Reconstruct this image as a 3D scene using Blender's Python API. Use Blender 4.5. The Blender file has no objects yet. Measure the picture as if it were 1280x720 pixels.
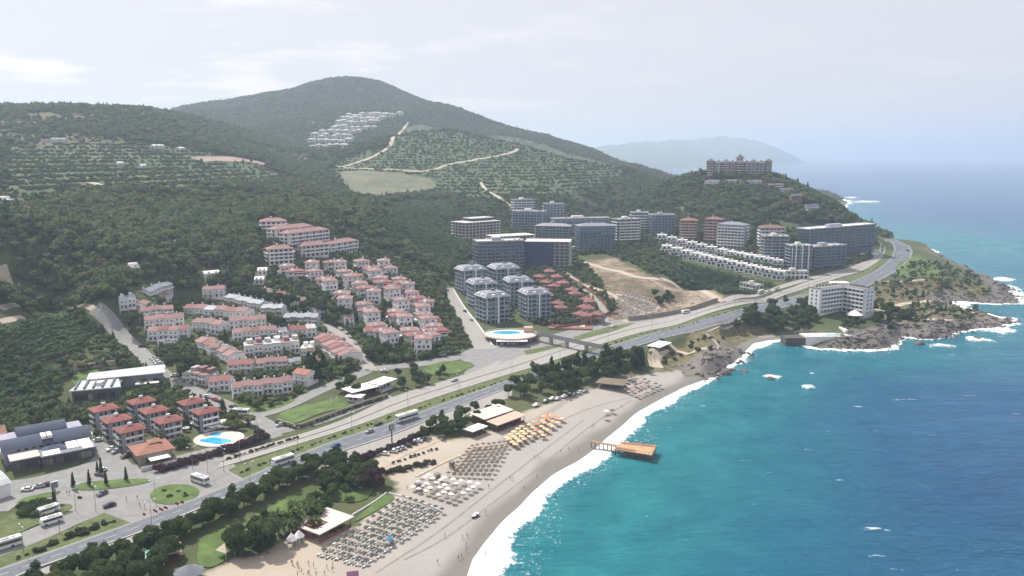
import bpy, math, random
import numpy as np
from mathutils import Vector, Matrix
from mathutils.geometry import delaunay_2d_cdt
random.seed(7); RNG = np.random.default_rng(7)
C = bpy.context.scene.collection
sc = bpy.context.scene
# ------------------------------------------------------------------ camera model (photo pixels are 1280 x 720)
H = 130.0; F = 995.0; HY = 193.5
PITCH = math.atan((360 - HY) / F); CP, SP = math.cos(PITCH), math.sin(PITCH)
def ray(px, py):
    a = (px - 640) / F; b = (360 - py) / F
    d = (a, CP + b * SP, -SP + b * CP)
    h = math.hypot(d[0], d[1])
    return d[0] / h, d[1] / h, d[2] / h           # unit horizontal direction and slope
def azpx(px, py=HY):
    r = ray(px, py); return math.atan2(r[0], r[1])
def onD(px, py, D):
    x, y, s = ray(px, py); return (x * D, y * D, H + s * D)
def onz(px, py, z):
    x, y, s = ray(px, py); D = (z - H) / s; return (x * D, y * D, z)
# ------------------------------------------------------------------ terrain control heights
ZC = [  # px, py, elevation (surveyed heights of visible ground)
(300,712,4),(500,700,2),(560,600,3),(650,560,3),(760,500,3),(470,560,4.5),(600,540,4.5),(700,500,4.5),(800,478,4.5),
(0,712,6),(100,660,6),(0,610,6.5),(250,600,6),(400,556,6),(500,520,6),(620,478,6.5),(700,447,7),(850,406,9),(950,377,12),(1000,364,14),(1060,347,17),(1115,315,20),(1100,300,21),(1138,318,18),(1125,306,20),(1118,299,21),(1142,316,18),(1121,341,16),(1090,350,16),(1106,325,19),(1100,310,20),
(60,590,7),(150,560,8),(180,530,9),(100,520,11),(40,500,14),(0,560,9),(200,460,16),(130,410,27),(0,400,31),(60,395,31),(210,385,29),(250,405,25),(300,385,30),(350,420,20),(350,460,13),(450,435,13),(420,405,19),(300,490,10),(540,440,11),(450,490,8),(570,410,13),(600,430,9),(560,370,19),(520,405,15),
(760,443,8.2),(800,433,8.7),(850,419,9.2),(880,410,9.6),(900,406,10.1),(930,398,11),(960,389,12),(985,383,12.8),(300,530,7),(400,500,7.5),(520,470,8),
(490,365,27),(400,365,32),(350,340,43),(350,305,61),(330,285,70),(420,300,55),(460,315,46),(530,335,33),(560,345,28),(380,330,46),
(550,310,43),(520,280,58),(560,270,60),(600,300,40),
(580,385,14),(640,405,11),(660,350,23),(685,333,27),(620,345,25),(740,395,13),(755,372,18),(700,420,9),
(700,310,33),(640,300,38),(600,305,40),(730,315,31),(790,303,36),(840,300,36),(860,302,35),(912,313,30),(830,322,28),(960,347,19),(900,335,24),(850,362,18),(900,365,15),(960,363,14.5),(780,400,10.5),(850,385,12),(830,345,23),(760,335,25),(800,330,27),(650,285,46),(700,285,46),
(1040,312,25),(1010,340,18.5),(1080,313,24),(960,300,36),(1055,337,18),
(1050,392,11),(1000,400,8),(1100,388,11),(1150,385,8),(1110,412,5),(1050,412,8),(1200,397,3),(1150,350,14),(1200,352,10),(1235,366,4),(1180,332,11),(1165,322,13),(1020,418,4),
(880,446,7),(850,452,7),(900,432,5),(940,423,2),(960,410,5)]
DC = [  # px, py, distance (ridges and slopes)
(882,217,1130),(925,217,1130),(965,217,1130),(985,226,1140),(1015,240,1120),(1040,253,1105),(1060,265,1080),(1078,278,1050),(1095,292,1010),
(920,260,985),(1000,275,960),(850,250,1060),(800,243,1150),(760,248,1200),(740,262,1130),(860,222,1230),(835,226,1300),(800,226,1400),(900,285,905),(960,285,900),(1050,285,985),(820,275,970),(770,275,1020),
(560,240,1150),(500,200,1350),(520,168,1500),(560,160,1550),(480,170,1500),(620,172,1550),(660,180,1550),(700,190,1520),(740,201,1500),(790,213,1450),(640,232,1150),(700,243,1100),(740,236,1180),(600,205,1300),(680,212,1300),(440,205,1350),(430,240,1080),
(440,172,1950),(480,158,2050),(410,188,1650),(520,150,2150),
(430,94,2700),(380,104,2700),(330,120,2600),(280,131,2500),(240,139,2400),(480,104,2700),(540,127,2600),(600,147,2500),(660,164,2400),(720,183,2300),(755,195,2200),(790,208,2100),(820,216,2000),(400,132,2350),(330,155,2000),(500,135,2350),(570,160,2150),
(0,133,1500),(60,130,1500),(120,127,1450),(170,131,1450),(215,142,1500),(250,145,1650),(60,180,1150),(150,180,1150),(250,190,1150),(330,200,1200),(0,220,850),(120,232,850),(250,232,880),(330,232,950),(390,232,1000),(380,200,1400),(150,150,1300),(40,150,1300),(300,165,1550),
(-200,135,1500),(-200,220,850),(-200,300,600),
(0,300,600),(100,282,680),(200,270,730),(300,262,770),(200,325,600),(100,345,590),(0,365,545),(400,255,850),(400,282,720),(480,262,850),(300,310,650),(270,350,605),(450,280,760),(200,365,568),(-200,400,470),(130,372,545),
(905,170,13000),(860,175,13000),(950,180,13000),(985,190,13000),(805,184,9600),(770,187,9600),(740,192,9600),(840,191,9700)]
ZD = [  # px, distance, elevation (ground nobody sees: behind ridges)
(925,1300,70),(925,1600,20),(1000,1300,60),(1060,1250,25),(1000,1800,12),(1040,2400,22),(1020,2450,26),(980,2500,25),(900,2500,30),(850,2000,60),(860,3000,20),
(430,3600,200),(300,3600,200),(540,3400,140),(660,3000,80),(760,2900,50),(-200,3000,200),(100,2300,160),(0,2200,180),(200,2100,180),(250,2100,170),
(430,1750,140),(330,1750,170),(540,1800,150),(620,1850,130),(680,1850,105),(740,1800,85),(480,1750,160),
(430,6000,60),(700,6000,20),(800,5000,15),(850,7000,1),(760,8300,90),(860,8500,25),(905,15500,80),(700,13000,80),(400,12000,60),(100,12000,60),(0,5000,100),(-300,6000,100),(1003,13000,20),
(300,150,5),(700,150,3),(-200,200,6),(0,180,6),(900,700,0),(1100,500,0),(1200,800,0),(1300,1300,0),(1000,400,1),(1500,600,0),
(-250,330,8),(-250,450,30),(100,150,5)]
P = []
for a, b, z in ZC:
    x, y, _ = onz(a, b, z); P.append((math.atan2(x, y), math.log(math.hypot(x, y)), z))
for a, b, D in DC:
    x, y, z = onD(a, b, D); P.append((math.atan2(x, y), math.log(D), z - (6.5 if D > 900 and D < 5000 else 2.5 if D < 900 else 0)))
for a, D, z in ZD: P.append((azpx(a), math.log(D), z))
P = np.array(P); KA = 1.0
def tpsk(r2): return np.where(r2 > 1e-12, 0.5 * r2 * np.log(np.maximum(r2, 1e-12)), 0)
def d2(A, B): return (KA * (A[:, None, 0] - B[None, :, 0])) ** 2 + (A[:, None, 1] - B[None, :, 1]) ** 2
n = len(P)
K = np.zeros((n + 3, n + 3)); K[:n, :n] = tpsk(d2(P, P)) + 1e-5 * np.eye(n)
K[:n, n] = 1; K[:n, n + 1:] = P[:, :2]; K[n, :n] = 1; K[n + 1:, :n] = P[:, :2].T
# heights are fitted relative to distance so that near ground is fitted as tightly as far hills
WT = np.linalg.solve(K, np.concatenate([P[:, 2], np.zeros(3)]))
def tps(A):
    out = np.empty(len(A))
    for i in range(0, len(A), 20000):
        a = A[i:i + 20000]; out[i:i + 20000] = tpsk(d2(a, P)) @ WT[:n] + WT[n] + a @ WT[n + 1:]
    return out
# ------------------------------------------------------------------ noise
def vnoise(x, y, seed=0):
    xi = np.floor(x).astype(np.int64); yi = np.floor(y).astype(np.int64); fx = x - xi; fy = y - yi
    fx = fx * fx * (3 - 2 * fx); fy = fy * fy * (3 - 2 * fy)
    def h(a, b):
        v = (a * 374761393 + b * 668265263 + seed * 1442695041) & 0xffffffff
        v = ((v ^ (v >> 13)) * 1274126177) & 0xffffffff
        return ((v ^ (v >> 16)) & 0xffff) / 65535.0
    return (h(xi, yi) * (1 - fx) + h(xi + 1, yi) * fx) * (1 - fy) + (h(xi, yi + 1) * (1 - fx) + h(xi + 1, yi + 1) * fx) * fy
def fbm(x, y, o=4, seed=0):
    s = 0; a = 1; t = 0
    for i in range(o):
        s = s + a * (vnoise(x, y, seed + i) - .5); t += a; a *= .5; x = x * 2.03 + 17; y = y * 2.03 + 9
    return s / t * 2
# ------------------------------------------------------------------ coast line (land polygon)
COAST_PX = [(540,790),(585,720),(592,700),(605,680),(622,660),(640,640),(665,615),(690,595),(715,580),(745,560),(768,543),(785,528),(800,515),(825,500),(850,487),(868,479),(895,469),(908,459),(922,449),(931,440),(943,430),(960,426),(985,424),(1003,428),(1020,434),(1050,437),(1081,436),(1111,434),(1122,425),(1136,421),(1163,424),(1184,421),(1186,416),(1211,413),(1238,409),(1266,405),(1262,399),(1240,396),(1215,390),(1196,384),(1184,377),(1210,377),(1240,379),(1268,379),(1270,371),(1256,360),(1238,352),(1220,343),(1195,334),(1176,325),(1162,315),(1152,307)]
COAST_D = [(1136,1270),(1118,1350),(1104,1430),(1090,1520),(1070,1700),(1050,1900),(1052,2150),(1065,2380),(1058,2520),(1030,2700),(1000,2900),(960,3200),(900,3500),(855,3800),(820,4300),(770,5200),(745,6300),(775,7000),(820,7400),(870,7900),(900,9000),(960,10500),(1010,12500),(1012,14500),(900,15800)]
coast = [onz(a, b, 0)[:2] for a, b in COAST_PX] + [(math.sin(azpx(a)) * D, math.cos(azpx(a)) * D) for a, D in COAST_D]
far_i = len(coast)
coast += [(-30000, 30000), (-30000, -400), (coast[0][0] - 60, -400)]
coast = np.array(coast)
def inpoly(X, Y, poly):
    ins = np.zeros(X.shape, bool); m = len(poly); j = m - 1
    for i in range(m):
        xi, yi = poly[i]; xj, yj = poly[j]
        if yi != yj:
            ins ^= ((yi > Y) != (yj > Y)) & (X < (xj - xi) * (Y - yi) / (yj - yi) + xi)
        j = i
    return ins
def segdist(X, Y, poly, closed=True):
    best = np.full(X.shape, 1e18); m = len(poly)
    for i in range(m if closed else m - 1):
        ax, ay = poly[i]; bx, by = poly[(i + 1) % m]; dx, dy = bx - ax, by - ay; L = dx * dx + dy * dy + 1e-9
        t = np.clip(((X - ax) * dx + (Y - ay) * dy) / L, 0, 1)
        best = np.minimum(best, (X - ax - t * dx) ** 2 + (Y - ay - t * dy) ** 2)
    return np.sqrt(best)
def lerp(a, b, t): return a + (b - a) * t
def sstep(a, b, x): t = np.clip((x - a) / (b - a), 0, 1); return t * t * (3 - 2 * t)
# ------------------------------------------------------------------ regions traced on the ground, in photo pixels
def W(poly, z=None):   # photo pixels -> world polygon on the terrain
    return [at(a, b)[:2] if z is None else onz(a, b, z)[:2] for a, b in poly]
NA, ND = 980, 800; A0, A1 = -0.80, 0.80; L0, L1 = math.log(115), math.log(16000)
az = np.linspace(A0, A1, NA); ld = np.linspace(L0, L1, ND)
AZ, LD = np.meshgrid(az, ld, indexing='ij'); DD = np.exp(LD); GX = DD * np.sin(AZ); GY = DD * np.cos(AZ)
Z0 = tps(np.stack([AZ.ravel(), LD.ravel()], 1)).reshape(AZ.shape)
# organic coast: wobble the signed distance on the rocky shores
SD = segdist(GX, GY, coast) * np.where(inpoly(GX, GY, coast), 1, -1)
rocky_px = azpx(905, 469)
ROCK = sstep(azpx(868), azpx(905), AZ) * sstep(2800, 2000, DD)      # shores east of the beach are rock
cove = np.exp(-((GX - onz(950,428,0)[0]) ** 2 + (GY - onz(950,428,0)[1]) ** 2) / 38 ** 2)
ROCK = ROCK * (1 - np.clip(cove * 1.3, 0, 1))
SD = SD + ROCK * (fbm(GX / 14, GY / 14, 3, 5) * 6 * np.clip(DD / 600, .6, 2)) + (1 - ROCK) * fbm(GX / 30, GY / 30, 2, 9) * 1.5
SD_ = SD
slope = lerp(0.085, 0.85, ROCK); slope = np.where(DD > 3500, .25, slope)
LANDZ = np.maximum(Z0, 0.6)
hill = np.clip((Z0 - 34) / 40, 0, 1) * np.where(DD < 5000, 1, 2)
hill = np.maximum(hill, 0)
sett = np.array([onz(545, 290, 50)[:2]])
nz_ = fbm(GX / 170, GY / 170, 5, 1)
gul = 1 - np.abs(fbm(GX / 260, GY / 260, 4, 3)) * 2
# keep the housing slope and the resort hill smooth
px_of = 640 + F * np.tan(AZ) * 1.0
smooth = sstep(320, 400, px_of) * sstep(900, 780, DD) + sstep(700, 760, px_of) * sstep(1060, 960, DD)
hill = hill * (1 - np.clip(smooth, 0, 1))
amp = np.clip((DD - 450) / 900, 0.1, 1)
LANDZ = LANDZ + hill * amp * (nz_ * np.where(DD > 1750, 20, 9) + (gul - .4) * 6 * (DD > 1600))
LANDZ = LANDZ + ROCK * sstep(45, 8, SD) * (fbm(GX / 7, GY / 7, 3, 11) * 2.2 + .6)
knoll = np.exp(-((GX - onz(868,458,5)[0]) ** 2 + (GY - onz(868,458,5)[1]) ** 2) / 20 ** 2)
CAP = slope * SD + np.maximum(SD - lerp(36, 50, ROCK), 0) * lerp(.8, .3, ROCK) + np.maximum(SD - 20, 0) * .9 * np.clip(cove * 2, 0, 1) + 0.02
LANDZ = LANDZ + (DD > 8200) * np.clip(Z0 / 150, 0, 1.5) * fbm(GX / 900, GY / 700, 4, 91) * 75
GZ = np.where(SD > 0, np.minimum(LANDZ, CAP), np.maximum(-6, 0.06 * SD))
def Tz(x, y):
    a = math.atan2(x, y); l = math.log(max(math.hypot(x, y), 116))
    u = min(max((a - A0) / (A1 - A0) * (NA - 1), 0), NA - 1.001); v = min(max((l - L0) / (L1 - L0) * (ND - 1), 0), ND - 1.001)
    i, j = int(u), int(v); fu, fv = u - i, v - j
    return float((GZ[i, j] * (1 - fv) + GZ[i, j + 1] * fv) * (1 - fu) + (GZ[i + 1, j] * (1 - fv) + GZ[i + 1, j + 1] * fv) * fu)
def TzA(x, y):
    a = np.arctan2(x, y); l = np.log(np.maximum(np.hypot(x, y), 116))
    u = np.clip((a - A0) / (A1 - A0) * (NA - 1), 0, NA - 1.001); v = np.clip((l - L0) / (L1 - L0) * (ND - 1), 0, ND - 1.001)
    i = u.astype(int); j = v.astype(int); fu, fv = u - i, v - j
    return (GZ[i, j] * (1 - fv) + GZ[i, j + 1] * fv) * (1 - fu) + (GZ[i + 1, j] * (1 - fv) + GZ[i + 1, j + 1] * fv) * fu
EL = np.exp(ld)
def at(px, py, z=None):
    """point of the ground seen at photo pixel (px, py), or at height z"""
    if z is not None: return Vector(onz(px, py, z))
    x, y, s = ray(px, py); a = math.atan2(x, y)
    u = min(max((a - A0) / (A1 - A0) * (NA - 1), 0), NA - 1.001); i = int(u); fu = u - i
    prof = np.maximum(GZ[i] * (1 - fu) + GZ[i + 1] * fu, 0); rz = H + s * EL
    k = np.nonzero(rz <= prof)[0]
    if len(k) == 0: D = 9000.0; return Vector((x * D, y * D, 0))
    k = k[0]
    if k == 0: D = EL[0]
    else:
        g0 = rz[k - 1] - prof[k - 1]; g1 = rz[k] - prof[k]; t = g0 / (g0 - g1); D = EL[k - 1] + (EL[k] - EL[k - 1]) * t
    return Vector((x * D, y * D, max(Tz(x * D, y * D), 0)))
def to_px(X, Y, Z):
    dx, dy, dz = X, Y, Z - H
    zc = dy * CP - dz * SP; yc = dy * SP + dz * CP
    return 640 + F * dx / zc, 360 - F * yc / zc
# ------------------------------------------------------------------ materials
def newmat(name):
    m = bpy.data.materials.new(name); m.use_nodes = True
    nt = m.node_tree; b = nt.nodes['Principled BSDF']; return m, nt, b
def N(nt, t, **k):
    n = nt.nodes.new(t)
    for a, v in k.items(): setattr(n, a, v)
    return n
def mixc(nt, fac, a, b, blend='MIX'):
    n = N(nt, 'ShaderNodeMix', data_type='RGBA', blend_type=blend)
    for s, v in ((0, fac), (6, a), (7, b)):
        if hasattr(v, 'is_output') or isinstance(v, bpy.types.NodeSocket): nt.links.new(v, n.inputs[s])
        else: n.inputs[s].default_value = v if s == 0 else (*v, 1) if len(v) == 3 else v
    return n.outputs[2]
def noise(nt, scale, detail=4, rough=.6, coord='OBJ', vec=None):
    n = N(nt, 'ShaderNodeTexNoise'); n.inputs['Scale'].default_value = scale; n.inputs['Detail'].default_value = detail; n.inputs['Roughness'].default_value = rough
    if vec is None: vec = N(nt, 'ShaderNodeNewGeometry').outputs['Position'] if coord == 'W' else N(nt, 'ShaderNodeTexCoord').outputs['Object']
    nt.links.new(vec, n.inputs['Vector']); return n.outputs['Fac']
def ramp(nt, v, *st):
    r = N(nt, 'ShaderNodeValToRGB'); e = r.color_ramp.elements
    while len(e) < len(st): e.new(.5)
    for x, (p, c) in zip(e, st): x.position = p; x.color = (c, c, c, 1) if not hasattr(c, '__len__') else (*c, 1)
    nt.links.new(v, r.inputs[0]); return r.outputs[0]
def math_(nt, op, a, b=None):
    n = N(nt, 'ShaderNodeMath', operation=op)
    for s, v in ((0, a), (1, b)):
        if v is None: continue
        if isinstance(v, bpy.types.NodeSocket): nt.links.new(v, n.inputs[s])
        else: n.inputs[s].default_value = v
    return n.outputs[0]
MATS = {}
def mat(name, col, rough=.7, var=.18, scale=.6, metal=0, spec=.4, rnd=.12, coord='W', bump=0, bscale=3):
    """plain procedural surface: two octaves of wear plus a small shift from object to object"""
    if name in MATS: return MATS[name]
    m, nt, b = newmat(name)
    lo = tuple(c * (1 - var) for c in col); hi = tuple(min(c * (1 + var), 1) for c in col)
    f = ramp(nt, noise(nt, scale, 6, .65, coord), (.3, 0), (.7, 1))
    c = mixc(nt, f, lo, hi)
    if rnd:
        oi = N(nt, 'ShaderNodeObjectInfo'); hsv = N(nt, 'ShaderNodeHueSaturation')
        mr = N(nt, 'ShaderNodeMapRange'); nt.links.new(oi.outputs['Random'], mr.inputs[0]); mr.inputs[3].default_value = 1 - rnd; mr.inputs[4].default_value = 1 + rnd
        nt.links.new(mr.outputs[0], hsv.inputs['Value']); nt.links.new(c, hsv.inputs['Color']); c = hsv.outputs[0]
    nt.links.new(c, b.inputs['Base Color'])
    b.inputs['Roughness'].default_value = rough; b.inputs['Metallic'].default_value = metal; b.inputs['Specular IOR Level'].default_value = spec
    if bump:
        bn = N(nt, 'ShaderNodeBump'); bn.inputs['Strength'].default_value = bump; bn.inputs['Distance'].default_value = .3
        nt.links.new(noise(nt, bscale, 5, .7, coord), bn.inputs['Height']); nt.links.new(bn.outputs[0], b.inputs['Normal'])
    MATS[name] = m; return m
def striped(name, col, dark, freq, axis=0, rough=.7, duty=.5, rnd=.1):
    """tiles / corrugation / decking: fine lines along one object axis over weathered colour"""
    if name in MATS: return MATS[name]
    m, nt, b = newmat(name)
    tc = N(nt, 'ShaderNodeTexCoord'); sx = N(nt, 'ShaderNodeSeparateXYZ'); nt.links.new(tc.outputs['Object'], sx.inputs[0])
    s = math_(nt, 'FRACT', math_(nt, 'MULTIPLY', sx.outputs[axis], freq)); g = math_(nt, 'GREATER_THAN', s, duty)
    f = ramp(nt, noise(nt, .5, 6, .7, 'W'), (.3, 0), (.72, 1))
    base = mixc(nt, f, tuple(c * .78 for c in col), tuple(min(1, c * 1.2) for c in col))
    c = mixc(nt, math_(nt, 'MULTIPLY', g, .55), base, dark)
    oi = N(nt, 'ShaderNodeObjectInfo'); hsv = N(nt, 'ShaderNodeHueSaturation'); mr = N(nt, 'ShaderNodeMapRange')
    nt.links.new(oi.outputs['Random'], mr.inputs[0]); mr.inputs[3].default_value = 1 - rnd; mr.inputs[4].default_value = 1 + rnd
    nt.links.new(mr.outputs[0], hsv.inputs['Value']); nt.links.new(c, hsv.inputs['Color']); nt.links.new(hsv.outputs[0], b.inputs['Base Color'])
    b.inputs['Roughness'].default_value = rough; MATS[name] = m; return m
# ------------------------------------------------------------------ object helpers
def tag(o, label=None, cat=None, group=None, kind=None):
    if label: o['label'] = label
    if cat: o['category'] = cat
    if group: o['group'] = group
    if kind: o['kind'] = kind
    return o
def mesh_obj(name, verts, faces, mats, parent=None, midx=None, smooth=False):
    me = bpy.data.meshes.new(name); me.from_pydata(verts, [], faces)
    for m in (mats if isinstance(mats, (list, tuple)) else [mats]): me.materials.append(m)
    if midx is not None: me.polygons.foreach_set('material_index', midx)
    if smooth: me.polygons.foreach_set('use_smooth', [True] * len(me.polygons))
    me.update(); o = bpy.data.objects.new(name, me); C.objects.link(o)
    if parent: o.parent = parent
    return o
def np_mesh(name, V, Fq, mats, attrs=None, smooth=True, k=4):
    me = bpy.data.meshes.new(name); V = np.asarray(V, np.float32); Fq = np.asarray(Fq, np.int32)
    me.vertices.add(len(V)); me.vertices.foreach_set('co', V.ravel())
    me.loops.add(Fq.size); me.loops.foreach_set('vertex_index', Fq.ravel())
    me.polygons.add(len(Fq)); me.polygons.foreach_set('loop_start', np.arange(0, Fq.size, k, dtype=np.int32))
    try: me.polygons.foreach_set('loop_total', np.full(len(Fq), k, np.int32))
    except Exception: pass
    if smooth: me.polygons.foreach_set('use_smooth', np.ones(len(Fq), bool))
    for m in mats: me.materials.append(m)
    me.update(calc_edges=True); me.validate()
    for a, v in (attrs or {}).items():
        at_ = me.attributes.new(a, 'FLOAT', 'POINT'); at_.data.foreach_set('value', np.asarray(v, np.float32).ravel())
    o = bpy.data.objects.new(name, me); C.objects.link(o); return o
def empty(name, loc, rz=0, label=None, cat=None, group=None):
    o = bpy.data.objects.new(name, None); C.objects.link(o); o.location = loc; o.rotation_euler = (0, 0, rz); o.empty_display_size = .5
    return tag(o, label, cat, group)
def kids(o): return [c for c in bpy.data.objects if c.parent == o]
_KC = {}
def copy_tree(o, loc=None, rz=None, parent=None):
    c = o.copy(); C.objects.link(c); c.parent = parent
    if loc is not None: c.location = loc
    if rz is not None: c.rotation_euler = (0, 0, rz)
    if o.name not in _KC: _KC[o.name] = kids(o)
    for ch in _KC[o.name]: copy_tree(ch, parent=c)
    return c
class MB:
    def __init__(s): s.v = []; s.f = []; s.m = []
    def add(s, vs, fs, m=0):
        k = len(s.v); s.v += [tuple(p) for p in vs]; s.f += [tuple(i + k for i in f) for f in fs]; s.m += [m] * len(fs); return s
    def box(s, x0, x1, y0, y1, z0, z1, m=0):
        return s.add([(x0,y0,z0),(x1,y0,z0),(x1,y1,z0),(x0,y1,z0),(x0,y0,z1),(x1,y0,z1),(x1,y1,z1),(x0,y1,z1)],
                     [(0,3,2,1),(4,5,6,7),(0,1,5,4),(1,2,6,5),(2,3,7,6),(3,0,4,7)], m)
    def taper(s, x0, x1, y0, y1, z0, z1, i, m=0):
        return s.add([(x0,y0,z0),(x1,y0,z0),(x1,y1,z0),(x0,y1,z0),(x0+i,y0+i,z1),(x1-i,y0+i,z1),(x1-i,y1-i,z1),(x0+i,y1-i,z1)],
                     [(0,3,2,1),(4,5,6,7),(0,1,5,4),(1,2,6,5),(2,3,7,6),(3,0,4,7)], m)
    def hip(s, x0, x1, y0, y1, z0, h, e=.5, t=.15, m=0):
        x0 -= e; x1 += e; y0 -= e; y1 += e; w = x1 - x0; d = y1 - y0
        if w >= d: r = [(x0 + d / 2, (y0 + y1) / 2, z0 + t + h), (x1 - d / 2, (y0 + y1) / 2, z0 + t + h)]
        else: r = [((x0 + x1) / 2, y0 + w / 2, z0 + t + h), ((x0 + x1) / 2, y1 - w / 2, z0 + t + h)]
        v = [(x0,y0,z0),(x1,y0,z0),(x1,y1,z0),(x0,y1,z0),(x0,y0,z0+t),(x1,y0,z0+t),(x1,y1,z0+t),(x0,y1,z0+t)] + r
        f = [(0,3,2,1),(0,1,5,4),(1,2,6,5),(2,3,7,6),(3,0,4,7)]
        f += [(4,5,9,8),(5,6,9),(6,7,8,9),(7,4,8)] if w >= d else [(4,5,8),(5,6,9,8),(6,7,9),(7,4,8,9)]
        return s.add(v, f, m)
    def gable(s, x0, x1, y0, y1, z0, h, e=.4, t=.15, m=0, off=0, axis='x'):
        """roof slab folded along a ridge (along x unless axis is y)"""
        if axis == 'x':
            ym = (y0 + y1) / 2 + off; a, b = y0 - e, y1 + e; k0 = h / (ym - y0) * e; k1 = h / (y1 - ym) * e
            pr = [(a, z0 - k0), (ym, z0 + h), (b, z0 - k1)]
            v = [(x, y, z + dz) for x in (x0 - e * .6, x1 + e * .6) for dz in (0, t) for y, z in pr]
        else:
            xm = (x0 + x1) / 2 + off; a, b = x0 - e, x1 + e; k0 = h / (xm - x0) * e; k1 = h / (x1 - xm) * e
            pr = [(a, z0 - k0), (xm, z0 + h), (b, z0 - k1)]
            v = [(x, y, z + dz) for y in (y0 - e * .6, y1 + e * .6) for dz in (0, t) for x, z in pr]
        f = [(0,1,7,6),(1,2,8,7),(3,9,10,4),(4,10,11,5),(0,6,9,3),(2,5,11,8),(0,3,4,1),(1,4,5,2),(6,7,10,9),(7,8,11,10)]
        return s.add(v, f, m)
    def prism(s, prof, y0, y1, m=0):
        n = len(prof); v = [(x, y0, z) for x, z in prof] + [(x, y1, z) for x, z in prof]
        f = [tuple(range(n)), tuple(range(2 * n - 1, n - 1, -1))] + [(i, n + i, n + (i + 1) % n, (i + 1) % n) for i in range(n)]
        return s.add(v, f, m)
    def ext(s, poly, z0, z1, m=0):
        n = len(poly); v = [(x, y, z0) for x, y in poly] + [(x, y, z1) for x, y in poly]
        f = [tuple(range(n - 1, -1, -1)), tuple(range(n, 2 * n))] + [(i, (i + 1) % n, n + (i + 1) % n, n + i) for i in range(n)]
        return s.add(v, f, m)
    def cyl(s, x, y, z0, z1, r0, r1=None, n=8, m=0):
        r1 = r0 if r1 is None else r1
        v = [(x + r * math.cos(2 * math.pi * i / n), y + r * math.sin(2 * math.pi * i / n), z) for z, r in ((z0, r0), (z1, r1)) for i in range(n)]
        f = [tuple(range(n - 1, -1, -1)), tuple(range(n, 2 * n))] + [(i, (i + 1) % n, n + (i + 1) % n, n + i) for i in range(n)]
        return s.add(v, f, m)
    def tube(s, p, q, r0, r1=None, n=6, m=0):
        p, q = Vector(p), Vector(q); r1 = r0 if r1 is None else r1; d = (q - p).normalized()
        u = d.orthogonal().normalized(); w = d.cross(u)
        v = [c + (u * math.cos(2 * math.pi * i / n) + w * math.sin(2 * math.pi * i / n)) * r for c, r in ((p, r0), (q, r1)) for i in range(n)]
        f = [tuple(range(n - 1, -1, -1)), tuple(range(n, 2 * n))] + [(i, (i + 1) % n, n + (i + 1) % n, n + i) for i in range(n)]
        return s.add(v, f, m)
    def build(s, name, mats, parent=None, smooth=False):
        return mesh_obj(name, s.v, s.f, mats, parent, s.m, smooth)
def resample(pts, n):
    pts = [Vector(p) for p in pts]; L = [0]
    for a, b in zip(pts, pts[1:]): L.append(L[-1] + (b - a).length)
    out = []; j = 0
    for i in range(n):
        t = L[-1] * i / (n - 1)
        while j < len(pts) - 2 and L[j + 1] < t: j += 1
        out.append(pts[j].lerp(pts[j + 1], (t - L[j]) / max(L[j + 1] - L[j], 1e-6)))
    return out
def smooth_line(pts, n, it=2):
    r = [Vector(p) for p in pts]
    for _ in range(it):
        q = [r[0]]
        for a, b in zip(r, r[1:]): q += [a.lerp(b, .25), a.lerp(b, .75)]
        r = q + [r[-1]]
    return resample(r, n)
FOOT = []       # footprints (x, y, r) kept clear of greenery
ROADPOLY = []   # world polygons kept clear of greenery
def strip_between(name, up, lo, m, off=.2, step=5, cross=3, clear=True, edge=0):
    """surface between two edges traced in photo pixels, draped on the ground"""
    U = [at(*p) for p in up]; Lo = [at(*p) for p in lo]
    L = sum((a - b).length for a, b in zip(U, U[1:])); n = max(int(L / step), 4)
    U = smooth_line(U, n); Lo = smooth_line(Lo, n)
    V = []; Fc = []
    for i in range(n):
        for k in range(cross + 1):
            p = U[i].lerp(Lo[i], k / cross); V.append((p.x, p.y, Tz(p.x, p.y) + off))
    c = cross + 1
    for i in range(n - 1):
        for k in range(cross): a = i * c + k; Fc.append((a, a + 1, a + c + 1, a + c))
    if clear: ROADPOLY.append([(p.x, p.y) for p in U] + [(p.x, p.y) for p in reversed(Lo)])
    o = mesh_obj(name, V, Fc, m); tag(o, kind='structure'); return o, U, Lo
def ribbon(name, pts, w, m, off=.2, step=4, clear=True, world=False, parent=None, kind='structure', flat=True):
    Q = [Vector((p[0], p[1], 0)) for p in pts] if world else [at(*p) for p in pts]
    for q in Q: q.z = 0
    L = sum((a - b).length for a, b in zip(Q, Q[1:])); n = max(int(L / step), 3); R = smooth_line(Q, n)
    V = []; Fc = []; up = []; dn = []
    for i, p in enumerate(R):
        d = (R[min(i + 1, n - 1)] - R[max(i - 1, 0)]).normalized(); nn = Vector((-d.y, d.x, 0))
        for k in (-1, -.33, .33, 1):
            q = p + nn * (w / 2 * k); V.append((q.x, q.y, Tz(q.x, q.y) + off))
        up.append((p + nn * (w / 2)).xy[:]); dn.append((p - nn * (w / 2)).xy[:])
    for i in range(n - 1):
        for k in range(3): a = i * 4 + k; Fc.append((a, a + 4, a + 5, a + 1))
    if clear: ROADPOLY.append(up + dn[::-1])
    o = mesh_obj(name, V, Fc, m, parent)
    if kind: tag(o, kind=kind)
    return o
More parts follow.
